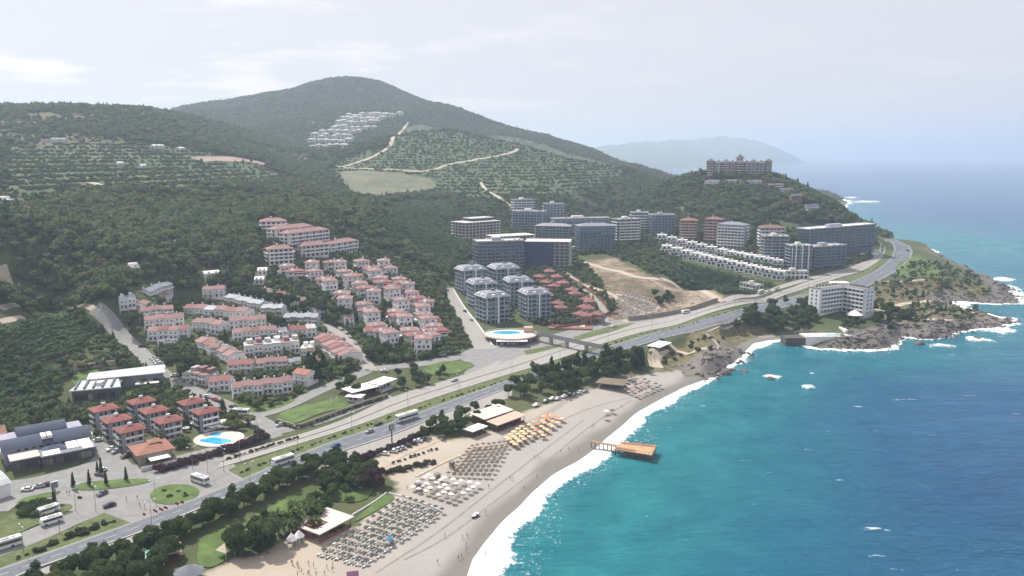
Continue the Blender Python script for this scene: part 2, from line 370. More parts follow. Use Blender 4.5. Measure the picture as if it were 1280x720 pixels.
def sheet(name, poly, m, off=.12, step=5, clear=True, kind='structure', world=False, smooth=True):
    Q = [Vector((p[0], p[1], 0)) for p in poly] if world else [at(*p) for p in poly]
    Q = [Vector((q.x, q.y, 0)) for q in Q]
    if smooth:
        for _ in range(2):
            q = []
            for a, b in zip(Q, Q[1:] + Q[:1]): q += [a.lerp(b, .2), a.lerp(b, .8)]
            Q = q
    R = []
    for a, b in zip(Q, Q[1:] + Q[:1]):
        k = max(int((b - a).length / step), 1); R += [a.lerp(b, i / k) for i in range(k)]
    xs = [q.x for q in R]; ys = [q.y for q in R]; pl = [(q.x, q.y) for q in R]
    gx, gy = np.meshgrid(np.arange(min(xs), max(xs), step), np.arange(min(ys), max(ys), step))
    ins = inpoly(gx, gy, pl) & (segdist(gx, gy, pl) > step * .4)
    pts = [Vector(p) for p in pl] + [Vector((a, b)) for a, b in zip(gx[ins], gy[ins])]
    e = [(i, (i + 1) % len(R)) for i in range(len(R))]
    r = delaunay_2d_cdt(pts, e, [list(range(len(R)))], 1, 1e-4)
    V = [(v.x, v.y, Tz(v.x, v.y) + off) for v in r[0]]; Fc = []
    for f in r[2]:
        a, b, c = (r[0][i] for i in f[:3]); s = (b.x - a.x) * (c.y - a.y) - (b.y - a.y) * (c.x - a.x)
        Fc.append(tuple(f) if s > 0 else tuple(reversed(f)))
    if clear: ROADPOLY.append(pl)
    o = mesh_obj(name, V, Fc, m)
    if kind: tag(o, kind=kind)
    return o
# ------------------------------------------------------------------ light, sky, camera
SUN_AZ, SUN_EL = math.radians(-46), math.radians(53)
sv = Vector((math.sin(SUN_AZ) * math.cos(SUN_EL), math.cos(SUN_AZ) * math.cos(SUN_EL), math.sin(SUN_EL)))
sl = bpy.data.lights.new('sun', 'SUN'); sl.energy = 5.0; sl.angle = math.radians(.53); sl.color = (1, .95, .88)
so = bpy.data.objects.new('sun', sl); C.objects.link(so); so.rotation_euler = (-sv).to_track_quat('-Z', 'Y').to_euler()
w = bpy.data.worlds.new('World'); sc.world = w; w.use_nodes = True; nt = w.node_tree; bg = nt.nodes['Background']
sky = N(nt, 'ShaderNodeTexSky', sky_type='NISHITA'); sky.sun_disc = False; sky.sun_elevation = SUN_EL; sky.sun_rotation = SUN_AZ
sky.air_density = 1.1; sky.dust_density = 2.6; sky.ozone_density = 1.5; sky.altitude = 100
tc = N(nt, 'ShaderNodeTexCoord'); sep = N(nt, 'ShaderNodeSeparateXYZ'); nt.links.new(tc.outputs['Generated'], sep.inputs[0])
# low cumulus bank: noise on the flattened direction, only near the horizon
dz = math_(nt, 'ADD', sep.outputs[2], .12); cx = math_(nt, 'DIVIDE', sep.outputs[0], dz); cy = math_(nt, 'DIVIDE', sep.outputs[1], dz)
cmb = N(nt, 'ShaderNodeCombineXYZ'); nt.links.new(cx, cmb.inputs[0]); nt.links.new(cy, cmb.inputs[1]); nt.links.new(math_(nt, 'MULTIPLY', sep.outputs[2], 9), cmb.inputs[2])
cl = ramp(nt, noise(nt, 1.15, 7, .58, vec=cmb.outputs[0]), (.50, 0), (.62, 1))
left = N(nt, 'ShaderNodeMapRange'); nt.links.new(sep.outputs[0], left.inputs[0])
for i, v in ((1, .15), (2, -.4), (3, .15), (4, .95)): left.inputs[i].default_value = v
cf = math_(nt, 'MULTIPLY', cl, left.outputs[0])
skyc = mixc(nt, .8, sky.outputs[0], (7.2, 6.95, 7.4)); skyc = mixc(nt, cf, skyc, (9.2, 8.6, 8.3))
nt.links.new(skyc, bg.inputs[0]); bg.inputs[1].default_value = .10
cam = bpy.data.cameras.new('camera'); co = bpy.data.objects.new('camera', cam); C.objects.link(co); sc.camera = co
cam.sensor_width = 36; cam.lens = F / 1280 * 36; cam.clip_start = .5; cam.clip_end = 80000
co.location = (0, 0, H); co.rotation_euler = (math.pi / 2 - PITCH, 0, 0)
vs = sc.view_settings; vs.view_transform = 'Standard'; vs.look = 'None'; vs.exposure = 0.26; vs.gamma = 1; vs.use_curve_mapping = False
sc.cycles.use_denoising = True; sc.cycles.max_bounces = 6; sc.cycles.volume_bounces = 1; sc.cycles.diffuse_bounces = 2; sc.cycles.glossy_bounces = 2
sc.cycles.transparent_max_bounces = 8; sc.cycles.sample_clamp_indirect = 6; sc.cycles.use_adaptive_sampling = True; sc.cycles.adaptive_threshold = .012
sc.cycles.caustics_reflective = False; sc.cycles.caustics_refractive = False
# ------------------------------------------------------------------ haze: one closed box of even thin air
hb = MB().box(-26000, 26000, -900, 38000, -9, 452); hz = hb.build('haze', [], None)
hm = bpy.data.materials.new('haze'); hm.use_nodes = True; t = hm.node_tree; t.nodes.remove(t.nodes['Principled BSDF'])
pv = N(t, 'ShaderNodeVolumePrincipled'); pv.inputs['Color'].default_value = (.68, .82, 1, 1); pv.inputs['Density'].default_value = 1.45e-4; pv.inputs['Anisotropy'].default_value = .35
t.links.new(pv.outputs[0], t.nodes['Material Output'].inputs['Volume']); hz.data.materials.append(hm); hz.data.materials[0].cycles.homogeneous_volume = True if hasattr(hm.cycles, 'homogeneous_volume') else None
tag(hz, kind='stuff', label='thin pale blue sea haze filling the air over the bay and hills')
# ------------------------------------------------------------------ ground zones
def zone(poly, soft=4):
    p = W(poly); m = np.zeros(GX.shape); xs = [q[0] for q in p]; ys = [q[1] for q in p]
    pad = soft * 2; box = (GX > min(xs) - pad) & (GX < max(xs) + pad) & (GY > min(ys) - pad) & (GY < max(ys) + pad)
    X, Y = GX[box], GY[box]; s = segdist(X, Y, p) * np.where(inpoly(X, Y, p), 1, -1)
    s = s + fbm(X / (soft * 2), Y / (soft * 2), 3, 21) * soft
    m[box] = sstep(-soft * .5, soft * .5, s); return m
Z_BEACH = [(200,735),(262,712),(285,702),(330,690),(350,678),(380,668),(440,662),(500,612),(486,594),(468,578),(470,565),(520,548),(545,552),(600,545),(640,520),(700,500),(770,470),(850,463),(905,455),(925,430),(955,418),(1004,420),(1010,436),(930,470),(880,500),(800,560),(700,650),(620,760),(380,760)]
Z_DIRT = [[(705,338),(735,326),(770,322),(800,340),(830,352),(870,362),(907,376),(915,381),(870,390),(785,406),(752,404),(742,388),(712,362),(694,345)],
          [(640,448),(600,462),(612,440),(700,420),(760,404),(800,398),(780,408),(717,428)],
          [(1100,360),(1150,362),(1190,372),(1220,392),(1190,400),(1130,395),(1090,382)]]
Z_DRY = [[(880,404),(930,396),(958,408),(925,428),(900,452),(850,470),(815,462),(825,440),(860,425)],
         [(1080,365),(1130,350),(1180,345),(1240,360),(1225,400),(1130,412),(1085,395)]]
Z_TERR = [[(400,210),(430,200),(480,185),(505,158),(560,162),(640,172),(700,190),(760,205),(780,222),(720,240),(650,262),(590,250),(520,235),(470,246),(430,240)],
          [(0,185),(80,178),(200,180),(330,205),(350,225),(240,240),(100,240),(0,262)], [(500,250),(560,250),(600,285),(590,330),(545,340),(500,310),(470,280)]]
aD = sum(zone(z, 5) for z in Z_DIRT).clip(0, 1); aY = sum(zone(z, 7) for z in Z_DRY).clip(0, 1); aT = sum(zone(z, 18) for z in Z_TERR).clip(0, 1)
aB = zone(Z_BEACH, 2.5) * (1 - zone([(848,452),(866,442),(888,440),(912,446),(905,464),(880,472),(856,472)], 3)); aR = ROCK * sstep(26, 10, SD) * (SD > -30); aR = np.maximum(aR, zone([(848,454),(866,446),(888,444),(908,450),(903,461),(880,470),(858,470)], 3))
wet = sstep(11, 4, SD + fbm(GX / 25, GY / 25, 2, 31) * 4) * aB
scar = sstep(.18, .34, fbm(GX / 130, GY / 60, 4, 77)) * (DD > 800) * (AZ < -.22) * (DD < 2100) * (1 - aB)
m, nt, b = newmat('terrain'); A = lambda n_: (lambda q: (setattr(q, 'attribute_name', n_), q.outputs['Fac'])[1])(N(nt, 'ShaderNodeAttribute'))
geo = N(nt, 'ShaderNodeNewGeometry').outputs['Position']
n1 = noise(nt, .02, 8, .7, 'W'); n2 = noise(nt, .25, 6, .7, 'W'); n3 = noise(nt, 1.5, 4, .6, 'W')
c = mixc(nt, ramp(nt, n1, (.35, 0), (.65, 1)), (.055, .078, .034), (.10, .108, .05))
c = mixc(nt, ramp(nt, n2, (.52, 0), (.75, .8)), c, (.13, .115, .075))
# terraces: planted rows follow the contour
sx = N(nt, 'ShaderNodeSeparateXYZ'); nt.links.new(geo, sx.inputs[0])
zz = math_(nt, 'ADD', sx.outputs[2], math_(nt, 'MULTIPLY', noise(nt, .012, 3, .5, 'W'), 14))
st = math_(nt, 'FRACT', math_(nt, 'MULTIPLY', zz, 1 / 4.2)); row = ramp(nt, st, (.0, 1), (.22, .9), (.34, 0), (1, 0))
tcol = mixc(nt, ramp(nt, n1, (.4, 0), (.6, 1)), (.055, .10, .045), (.085, .11, .05)); tcol = mixc(nt, math_(nt, 'MULTIPLY', row, .5), tcol, (.14, .13, .085))
c = mixc(nt, A('terr'), c, tcol); c = mixc(nt, math_(nt, 'MULTIPLY', A('scar'), .6), c, (.15, .12, .085))
dcol = mixc(nt, ramp(nt, n2, (.35, 0), (.65, 1)), (.23, .18, .13), (.38, .31, .235)); dcol = mixc(nt, ramp(nt, noise(nt, .035, 7, .72, 'W'), (.44, 0), (.56, 1)), dcol, (.15, .11, .08)); dcol = mixc(nt, ramp(nt, noise(nt, .022, 6, .7, 'W'), (.52, 0), (.60, .8)), dcol, (.10, .10, .055))
c = mixc(nt, A('dirt'), c, dcol)
ycol = mixc(nt, ramp(nt, n2, (.4, 0), (.62, 1)), (.19, .155, .085), (.07, .08, .04)); c = mixc(nt, A('dry'), c, ycol)
rcol = mixc(nt, ramp(nt, n3, (.35, 0), (.7, 1)), (.10, .09, .085), (.26, .235, .21)); c = mixc(nt, A('rock'), c, rcol)
scol = mixc(nt, ramp(nt, n1, (.3, 0), (.7, 1)), (.27, .25, .222), (.40, .37, .33)); scol = mixc(nt, ramp(nt, n3, (.4, 0), (.7, .6)), scol, (.235, .22, .20))
warm = N(nt, 'ShaderNodeMapRange'); nt.links.new(A('shore'), warm.inputs[0]); warm.inputs[1].default_value = 20; warm.inputs[2].default_value = 55
scol = mixc(nt, warm.outputs[0], mixc(nt, .5, scol, (.34, .325, .31)), mixc(nt, .5, scol, (.50, .41, .30)))
scol = mixc(nt, A('wet'), scol, (.19, .175, .158)); c = mixc(nt, A('sand'), c, scol)
nt.links.new(c, b.inputs['Base Color']); b.inputs['Roughness'].default_value = .95; b.inputs['Specular IOR Level'].default_value = .15
bn = N(nt, 'ShaderNodeBump'); bn.inputs['Strength'].default_value = .5; bn.inputs['Distance'].default_value = .5; nt.links.new(n2, bn.inputs['Height']); nt.links.new(bn.outputs[0], b.inputs['Normal'])
M_TERR = m
idx = np.arange(NA * ND).reshape(NA, ND)
fa = np.stack([idx[:-1, :-1], idx[1:, :-1], idx[1:, 1:], idx[:-1, 1:]], -1)
land = (GZ[:-1, :-1] > -4.5) | (GZ[1:, 1:] > -4.5); bm_ = (aB[:-1, :-1] > .5) & land; rm_ = (aR[:-1, :-1] > .5) & land & ~bm_
dm_ = (aD[:-1, :-1] > .5) & land & ~bm_ & ~rm_
attrs = dict(terr=aT, dirt=aD, dry=aY, rock=aR, sand=aB, wet=wet, scar=scar, shore=SD)
def sub(name, mask):
    f = fa[mask].reshape(-1, 4); u, inv = np.unique(f, return_inverse=True)
    V = np.stack([GX.ravel()[u], GY.ravel()[u], GZ.ravel()[u]], 1)
    o = np_mesh(name, V, inv.reshape(-1, 4)[:, ::-1], [M_TERR], {k: v.ravel()[u] for k, v in attrs.items()}); tag(o, kind='structure'); return o
sub('hill_terrain', land & ~bm_ & ~rm_ & ~dm_); sub('beach', bm_); sub('rocky_shore', rm_); sub('bare_ground', dm_)
# ------------------------------------------------------------------ sea
NS, NR = 900, 900; L2 = math.log(38000 / 1.02)
saz = np.linspace(-.85, .85, NS); sld = np.concatenate([np.linspace(L0, math.log(2500), NR - 160)[:-1], np.linspace(math.log(2500), L2, 161)])
SA, SLD = np.meshgrid(saz, sld, indexing='ij'); SR = np.exp(SLD); SX = SR * np.sin(SA); SY = SR * np.cos(SA)
a_ = np.clip((SA - A0) / (A1 - A0) * (NA - 1), 0, NA - 1).astype(int); l_ = np.clip((SLD - L0) / (L1 - L0) * (ND - 1), 0, ND - 1).astype(int)
ssd = segdist(SX, SY, coast) * np.where(inpoly(SX, SY, coast), 1, -1)
rk = ROCK[a_, l_]; ssd = ssd + rk * (fbm(SX / 14, SY / 14, 3, 5) * 6 * np.clip(SR / 600, .6, 2)) + (1 - rk) * fbm(SX / 30, SY / 30, 2, 9) * 1.5
off = -ssd
nA = fbm(SX / 16, SY / 16, 4, 41); nB = fbm(SX / 60, SY / 60, 3, 43)
fw = lerp(10.5 + nB * 6, 7 + nB * 12, rk)
fw = fw * np.where(SR > 1400, 1.6, 1)
foam = sstep(1.15, .35, off / np.maximum(fw, 2) + nA * .45) * (off > -12)
# trailing lace of foam and second breaker
foam = np.maximum(foam, .30 * sstep(2.6, 1.2, off / np.maximum(fw, 2) + nA * 1.1) * (off > 0))
for px_, py_, rx, ry in [(1010,484,13,3.5),(963,471,18,3),(1015,466,7,2),(1080,252,22,2),(1068,247,10,1.6),(1200,413,26,5),(1245,412,24,6),(1262,360,10,9),(1256,350,10,4),(1165,430,30,4),(1060,437,28,3),(1100,440,22,2.5),(880,508,10,3),(905,448,16,8),(1215,425,30,4),(1275,372,14,10),(1180,385,14,2),(925,452,14,6)]:
    q = onz(px_, py_, 0); D_ = math.hypot(q[0], q[1]); sX = rx / F * D_; th = math.atan2(q[0], q[1]); sYd = ry * D_ * D_ / (F * H)
    u_ = SX - q[0]; v_ = SY - q[1]; cr = u_ * math.cos(th) - v_ * math.sin(th); al = u_ * math.sin(th) + v_ * math.cos(th)
    e = np.exp(-(cr / sX) ** 2 - (al / sYd) ** 2); foam = np.maximum(foam, sstep(.25, .95, e + nA * .8 * (e > .06)) * .62)
tq = np.clip(sstep(130, 5, off + nB * 30), 0, 1) * .75 + .5 * np.exp(-((SX + 20) / 150.) ** 2) * sstep(900, 400, SR)
q = onz(1150, 300, 0); tq = np.maximum(tq, .95 * np.exp(-((SX - q[0]) / 230) ** 2 - ((SY - q[1]) / 420) ** 2))
tq = np.clip(tq + nB * .12, 0, 1)
smask = (ssd[:-1, :-1] < 14) | (ssd[1:, 1:] < 14)
sidx = np.arange(SX.size).reshape(SX.shape); sf = np.stack([sidx[:-1, :-1], sidx[1:, :-1], sidx[1:, 1:], sidx[:-1, 1:]], -1)[smask].reshape(-1, 4)
u, inv = np.unique(sf, return_inverse=True)
# long low swell as real relief near the shore
sw = (np.sin((off.ravel()[u]) / 7.5 + nB.ravel()[u] * 5) * .35 + nA.ravel()[u] * .25) * (SR.ravel()[u] < 1500) * np.clip(off.ravel()[u] / 30, 0, 1)
V = np.stack([SX.ravel()[u], SY.ravel()[u], .05 + sw + .35 * (foam.ravel()[u] > .5) * np.clip(off.ravel()[u] / 4, 0, 1) * (SR.ravel()[u] < 900)], 1)
m, nt, b = newmat('sea_water')
dpos = N(nt, 'ShaderNodeNewGeometry').outputs['Position']
big = noise(nt, .006, 4, .6, 'W'); swl = noise(nt, .05, 5, .6, 'W')
deep = mixc(nt, ramp(nt, big, (.35, 0), (.65, 1)), (.008, .068, .172), (.013, .100, .222))
deep = mixc(nt, ramp(nt, swl, (.4, 0), (.6, .35)), deep, (.010, .048, .115))
rpl = N(nt, 'ShaderNodeMapping'); rpl.inputs['Scale'].default_value = (.16, .42, .2); rpl.inputs['Rotation'].default_value = (0, 0, .5); nt.links.new(dpos, rpl.inputs[0]); rr_ = noise(nt, 1.0, 6, .7, vec=rpl.outputs[0])
deep = mixc(nt, ramp(nt, rr_, (.5, 0), (.72, .55)), deep, (.03, .125, .24)); deep = mixc(nt, ramp(nt, rr_, (.28, .6), (.45, 0)), deep, (.006, .035, .10))  # wave shading painted into the colour: ripple crests lighter, troughs darker
turq = mixc(nt, ramp(nt, swl, (.35, 0), (.65, 1)), (.010, .150, .190), (.022, .215, .245))
c = mixc(nt, A('tq'), deep, turq)
# breakers: attribute broken up by fine noise
fn = noise(nt, .5, 8, .74, 'W'); fn2 = noise(nt, .09, 5, .7, 'W')
fm = ramp(nt, math_(nt, 'ADD', A('foam'), math_(nt, 'MULTIPLY', math_(nt, 'SUBTRACT', fn, .5), 1.7)), (.40, 0), (.66, 1))
# scattered white caps far out
vo = N(nt, 'ShaderNodeMapping'); vo.inputs['Scale'].default_value = (.05, .16, .1); vo.inputs['Rotation'].default_value = (0, 0, .35); nt.links.new(dpos, vo.inputs[0])
wc = ramp(nt, noise(nt, 1.0, 5, .68, vec=vo.outputs[0]), (.665, 0), (.72, .8)); gate = ramp(nt, noise(nt, .012, 2, .5, 'W'), (.45, 0), (.6, 1))
sp_ = N(nt, 'ShaderNodeMapping'); sp_.inputs['Scale'].default_value = (.30, .75, .3); sp_.inputs['Rotation'].default_value = (0, 0, .8); nt.links.new(dpos, sp_.inputs[0])  # finer specks on small crests: sun glitter painted into the water colour
glitter = ramp(nt, noise(nt, 1.0, 4, .7, vec=sp_.outputs[0]), (.68, 0), (.74, .55)); fm = math_(nt, 'MAXIMUM', fm, math_(nt, 'MULTIPLY', glitter, ramp(nt, noise(nt, .02, 3, .6, 'W'), (.42, 0), (.58, 1))))
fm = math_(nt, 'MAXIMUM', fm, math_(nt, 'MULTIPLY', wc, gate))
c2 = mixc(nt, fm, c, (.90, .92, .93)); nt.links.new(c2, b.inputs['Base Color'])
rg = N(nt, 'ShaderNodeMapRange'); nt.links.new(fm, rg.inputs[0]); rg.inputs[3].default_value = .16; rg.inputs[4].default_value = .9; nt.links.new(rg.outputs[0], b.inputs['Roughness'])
b.inputs['IOR'].default_value = 1.33; b.inputs['Specular IOR Level'].default_value = .22
mp = N(nt, 'ShaderNodeMapping'); mp.inputs['Scale'].default_value = (.12, .34, .2); mp.inputs['Rotation'].default_value = (0, 0, .5); nt.links.new(dpos, mp.inputs[0])
h1 = noise(nt, 1.0, 7, .66, vec=mp.outputs[0]); mp2 = N(nt, 'ShaderNodeMapping'); mp2.inputs['Scale'].default_value = (.02, .06, .05); mp2.inputs['Rotation'].default_value = (0, 0, .4); nt.links.new(dpos, mp2.inputs[0])
h2 = noise(nt, 1.0, 4, .5, vec=mp2.outputs[0]); hh = math_(nt, 'ADD', math_(nt, 'MULTIPLY', h1, 1.0), math_(nt, 'MULTIPLY', h2, 2.5))
bn = N(nt, 'ShaderNodeBump'); bn.inputs['Strength'].default_value = 1.0; bn.inputs['Distance'].default_value = 2.4; nt.links.new(hh, bn.inputs['Height']); nt.links.new(bn.outputs[0], b.inputs['Normal'])
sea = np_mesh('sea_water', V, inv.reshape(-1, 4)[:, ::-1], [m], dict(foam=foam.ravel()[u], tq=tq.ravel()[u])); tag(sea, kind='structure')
# ground far around (left, behind the camera) so that the place has a floor from any side
sb = MB().add([(-26000, -400, -5), (26000, -400, -5), (26000, 37900, -5), (-26000, 37900, -5)], [(0, 1, 2, 3)]); o = sb.build('sea_floor', mat('sea_floor', (.02, .06, .1), .9)); tag(o, kind='structure')
del SX, SY, SA, SLD, V, inv, sf
# ------------------------------------------------------------------ roads
ASPH = mat('asphalt', (.13, .14, .16), .85, .25, .35, rnd=0); ASPH2 = mat('worn_asphalt', (.225, .222, .215), .9, .16, .25, rnd=0)
PAVE = mat('paving', (.30, .285, .26), .9, .12, .4, rnd=0); CONC = mat('concrete', (.36, .34, .31), .9, .15, .4)
CONCR = mat('concrete_road', (.30, .285, .265), .9, .1, .3, rnd=0)
PAINT = mat('road_paint', (.55, .55, .53), .7, .1, 1.5, rnd=0)
GRASS = mat('lawn', (.085, .135, .035), .95, .45, .16, rnd=0, bump=.5, bscale=1.2); GRASS2 = mat('rough_grass', (.095, .12, .045), .95, .4, .3, rnd=0, bump=.6, bscale=.8)
SOUTH_U = [(-30,722),(0,712),(165,655),(300,602),(340,583),(390,562),(440,544),(500,525),(560,503),(620,481),(680,460),(740,440),(800,422),(850,408),(900,395),(940,384),(965,378),(1000,369),(1060,356),(1090,342),(1112,326),(1119,314),(1116,305),(1106,299)]
SOUTH_L = [(20,722),(40,713),(100,692),(190,662),(287,620),(395,577),(440,560),(500,541),(560,515),(615,493),(680,470),(740,450),(800,432),(850,418),(900,406),(930,398),(960,389),(1000,381),(1060,368),(1082,360),(1121,341),(1138,325),(1142,316),(1134,306),(1118,299)]
NORTH_U = [(280,570),(375,544),(440,521),(487,497),(562,474),(612,460),(655,443),(717,427),(785,404),(870,388),(915,378),(992,359),(1055,339),(1085,326),(1098,316),(1100,308),(1096,302)]
NORTH_L = [(272,586),(340,566),(440,535),(525,503),(640,467),(720,441),(800,416),(870,397),(935,381),(995,364),(1060,345),(1090,333),(1104,322),(1107,312),(1103,304),(1098,300)]
for u_, l_, nm, mt in ((SOUTH_U, SOUTH_L, 'highway_south', ASPH), (NORTH_U, NORTH_L, 'highway_north', CONCR)):
    strip_between(nm, u_, l_, mt, .24, 5)
def mid(u_, l_, t): 
    U = smooth_line([at(*p) for p in u_], 260); Lo = smooth_line([at(*p) for p in l_], 260); return [U[i].lerp(Lo[i], t) for i in range(260)]
def marks(name, line, wd=.22, dash=None, z=.30, m=PAINT, par=None):
    R = resample([Vector((p.x, p.y, 0)) for p in line], 900); V = []; Fc = []; acc = 0
    for i in range(len(R) - 1):
        a, b_ = R[i], R[i + 1]; l = (b_ - a).length; acc += l
        if dash and (acc % (dash * 2)) > dash: continue
        d = (b_ - a).normalized(); nn = Vector((-d.y, d.x, 0)) * wd / 2; k = len(V)
        for q in (a - nn, b_ - nn, b_ + nn, a + nn): V.append((q.x, q.y, Tz(q.x, q.y) + z))
        Fc.append((k, k + 1, k + 2, k + 3))
    o = mesh_obj(name, V, Fc, m); tag(o, kind='structure'); return o
marks('lane_markings', mid(SOUTH_U, SOUTH_L, .5), .2, 4); marks('lane_markings', mid(SOUTH_U, SOUTH_L, .06), .25); marks('lane_markings', mid(SOUTH_U, SOUTH_L, .94), .25)
marks('lane_markings', mid(NORTH_U, NORTH_L, .93), .25); marks('lane_markings', mid(NORTH_U, NORTH_L, .72), .25, 6)
def kerb(line, name='kerb', h=.18, w_=.35, z0=.0, m=None, cat=False):
    R = resample([Vector((p.x, p.y, 0)) for p in line], max(int(sum((a - b_).length for a, b_ in zip(line, line[1:])) / 6), 4)); V = []; Fc = []
    for i, p in enumerate(R):
        d = (R[min(i + 1, len(R) - 1)] - R[max(i - 1, 0)]).normalized(); nn = Vector((-d.y, d.x, 0)) * w_ / 2; t = Tz(p.x, p.y)
        for q, zc in ((p - nn, t + z0 - .3), (p - nn, t + z0 + .24 + h), (p + nn, t + z0 + .24 + h), (p + nn, t + z0 - .3)): V.append((q.x, q.y, zc))
    for i in range(len(R) - 1):
        a = i * 4
        for k in range(3): Fc.append((a + k, a + k + 1, a + k + 5, a + k + 4))
    o = mesh_obj(name, V, Fc, m or CONC); 
    if not cat: tag(o, kind='structure')
    return o
kerb(mid(NORTH_U, NORTH_L, .5), 'road_divider', .3, .5)
kerb(mid(NORTH_U, NORTH_L, 1.0)); kerb(mid(SOUTH_U, SOUTH_L, 0.0)); kerb(mid(SOUTH_U, SOUTH_L, 1.0))
# planted median between the carriageways
strip_between('median_grass', [(285,588),(340,566.5),(440,535.6),(525,503.6),(640,467.6),(720,441.6),(800,416.6),(870,397.6),(920,386.5)], [(306,599),(340,582.5),(440,543.5),(525,515.5),(620,480.6),(720,446.3),(800,421.5),(870,402.4),(925,388.5)], GRASS2, .34, 5)
strip_between('median_grass', [(1000,363.6),(1060,345.8),(1088,334.5),(1104,323),(1108,312)], [(1000,368.5),(1060,355.5),(1088,342.5),(1110,326),(1117,314)], GRASS2, .34, 5)
strip_between('median_grass', [(-30,705),(0,698),(70,670),(130,642)], [(-30,721),(0,711),(90,681),(163,654)], GRASS2, .34, 5)
# western junction
strip_between('highway_north', [(-30,690),(0,677),(50,657),(92,641),(120,628),(150,617),(195,600),(240,588),(281,570)], [(-30,705),(0,697),(70,669),(128,641),(160,648),(200,640),(240,622),(262,604),(290,592)], ASPH2, .20, 5)
sheet('junction_paving', [(88,640),(60,634),(30,600),(90,612),(150,600),(185,590),(230,583),(282,568),(300,590),(310,602),(180,655),(165,655),(125,642)], ASPH2, .16, 5)
ribbon('frontage_road', [(-10,640),(28,612),(70,604),(120,598),(160,590),(215,578),(250,570),(300,556),(345,541)], 11, ASPH2, .19)
ribbon('frontage_road', [(345,541),(400,528),(450,508),(487,495)], 6, ASPH2, .17)
isl = sheet('roundabout_grass', [(186,620),(196,610),(216,606),(238,607),(250,613),(247,621),(232,629),(210,632),(192,629)], GRASS, .38, 4)
sheet('verge_grass', [(92,613),(100,604),(150,600),(185,599),(190,603),(160,609),(120,614)], GRASS, .38, 4)
sheet('verge_grass', [(-5,680),(-5,655),(20,640),(50,632),(88,630),(92,636),(50,655)], GRASS2, .3, 4)
sheet('verge_grass', [(18,632),(26,624),(60,616),(78,614),(70,620)], GRASS, .33, 4)
# pale verge on the sea side of the road
strip_between('sandy_verge', [(25,722),(100,692.5),(190,662.5),(287,620.5),(395,577.5),(440,560.5),(500,541.5),(560,515.5),(615,493.5),(640,484)], [(55,722),(120,694),(205,667),(300,625),(405,583),(450,575),(520,548),(560,530),(600,512),(640,496)], PAVE, .14, 5)
# town streets
ribbon('street', [(118,385),(140,403),(152,420),(172,436),(190,456),(205,470),(228,484),(255,495),(285,508),(312,520),(335,532),(352,540)], 9, ASPH2)
ribbon('street', [(312,522),(350,512),(398,489),(440,472),(459,464)], 7.5, ASPH2, .19)
ribbon('street', [(402,406),(425,416),(440,432),(452,448),(462,462)], 8, PAVE, .21)
ribbon('street', [(460,462),(500,458),(545,453),(600,442),(640,436)], 8, ASPH2, .19)
strip_between('street', [(558,360),(560,374),(572,398),(583,418),(594,437)], [(567,360),(578,377),(598,404),(608,420),(622,436)], PAVE, .2, 5)
sheet('junction_paving', [(570,446),(590,434),(640,430),(700,416),(745,404),(800,396),(850,388),(880,388),(785,406),(717,428),(655,444),(612,461),(575,470),(590,458)], ASPH2, .17, 6)
ribbon('street', [(756,402),(757,390),(748,378),(730,362),(712,345),(700,338)], 5, PAVE, .16)
ribbon('service_road', [(1000,352),(1045,340),(1085,332),(1098,322),(1094,312)], 7, PAVE, .3)
ribbon('service_road', [(905,377),(930,370),(965,362),(1000,352)], 7, CONCR, .27)
sheet('car_park', [(470,583),(466,572),(480,560),(520,545),(560,547),(540,556),(500,572),(478,588)], mat('sandy_ground', (.38, .33, .26), .95, .12, .3), .13, 5)
ribbon('footpath', [(560,480),(605,462),(625,452)], 3, PAVE, .2)
ribbon('footpath', [(600,560),(560,575),(520,596)], 1.3, mat('boards', (.45, .38, .28), .9), .25, clear=False)
# dirt roads and tracks
TR = mat('dirt_track', (.42, .36, .28), .95, .15, .2, rnd=0)
for p_, w_ in (([(712,352),(740,360),(770,370),(790,385),(810,392),(780,402)], 5), ([(715,325),(740,330),(775,340),(800,350),(850,355),(885,368),(905,377)], 7), ([(770,368),(795,372),(830,385),(800,395)], 4),
               ([(395,200),(408,206),(425,209),(445,203),(465,197),(482,188),(492,177),(497,168),(505,160),(511,153)], 7), ([(425,209),(480,212),(520,215),(545,212),(556,206),(600,199),(640,192),(648,186)], 6),
               ([(601,228),(606,236),(618,244),(638,258)], 4), ([(114,228),(124,232),(132,241)], 11), ([(0,352),(14,347)], 10), ([(-5,362),(15,360)], 9), ([(0,386),(40,384),(85,386),(118,387)], 4), ([(0,403),(30,397)], 3.5),
               ([(1110,388),(1140,378),(1180,372),(1215,392)], 5), ([(1075,384),(1110,390),(1150,398),(1190,400)], 4), ([(823,428),(845,436),(870,440),(900,436)], 4), ([(830,432),(815,446),(822,460)], 8), ([(60,178),(80,177)], 5), ([(1098,352),(1130,352),(1160,350)], 3)):
    ribbon('dirt_track', p_, w_, TR, .22)
ribbon('bare_patch', [(246,200),(262,198),(278,199.5),(300,199),(318,202),(332,206)], 22, mat('pink_earth', (.30, .22, .18), .95, .3, .05, rnd=0), .5, 9)
sheet('service_yard', [(112,552),(126,550),(152,568),(176,590),(150,604),(110,609),(60,620),(20,632),(-10,642),(-10,604),(40,598),(100,583),(120,572)], ASPH2, .15, 5)
strip_between('verge_grass', [(716,422),(745,413),(770,407),(795,404)], [(722,426),(745,420),(770,414),(790,406)], GRASS2, .3, 4)
strip_between('verge_grass', [(655,439),(680,434),(705,429)], [(658,444),(682,439),(706,432)], GRASS2, .3, 4)
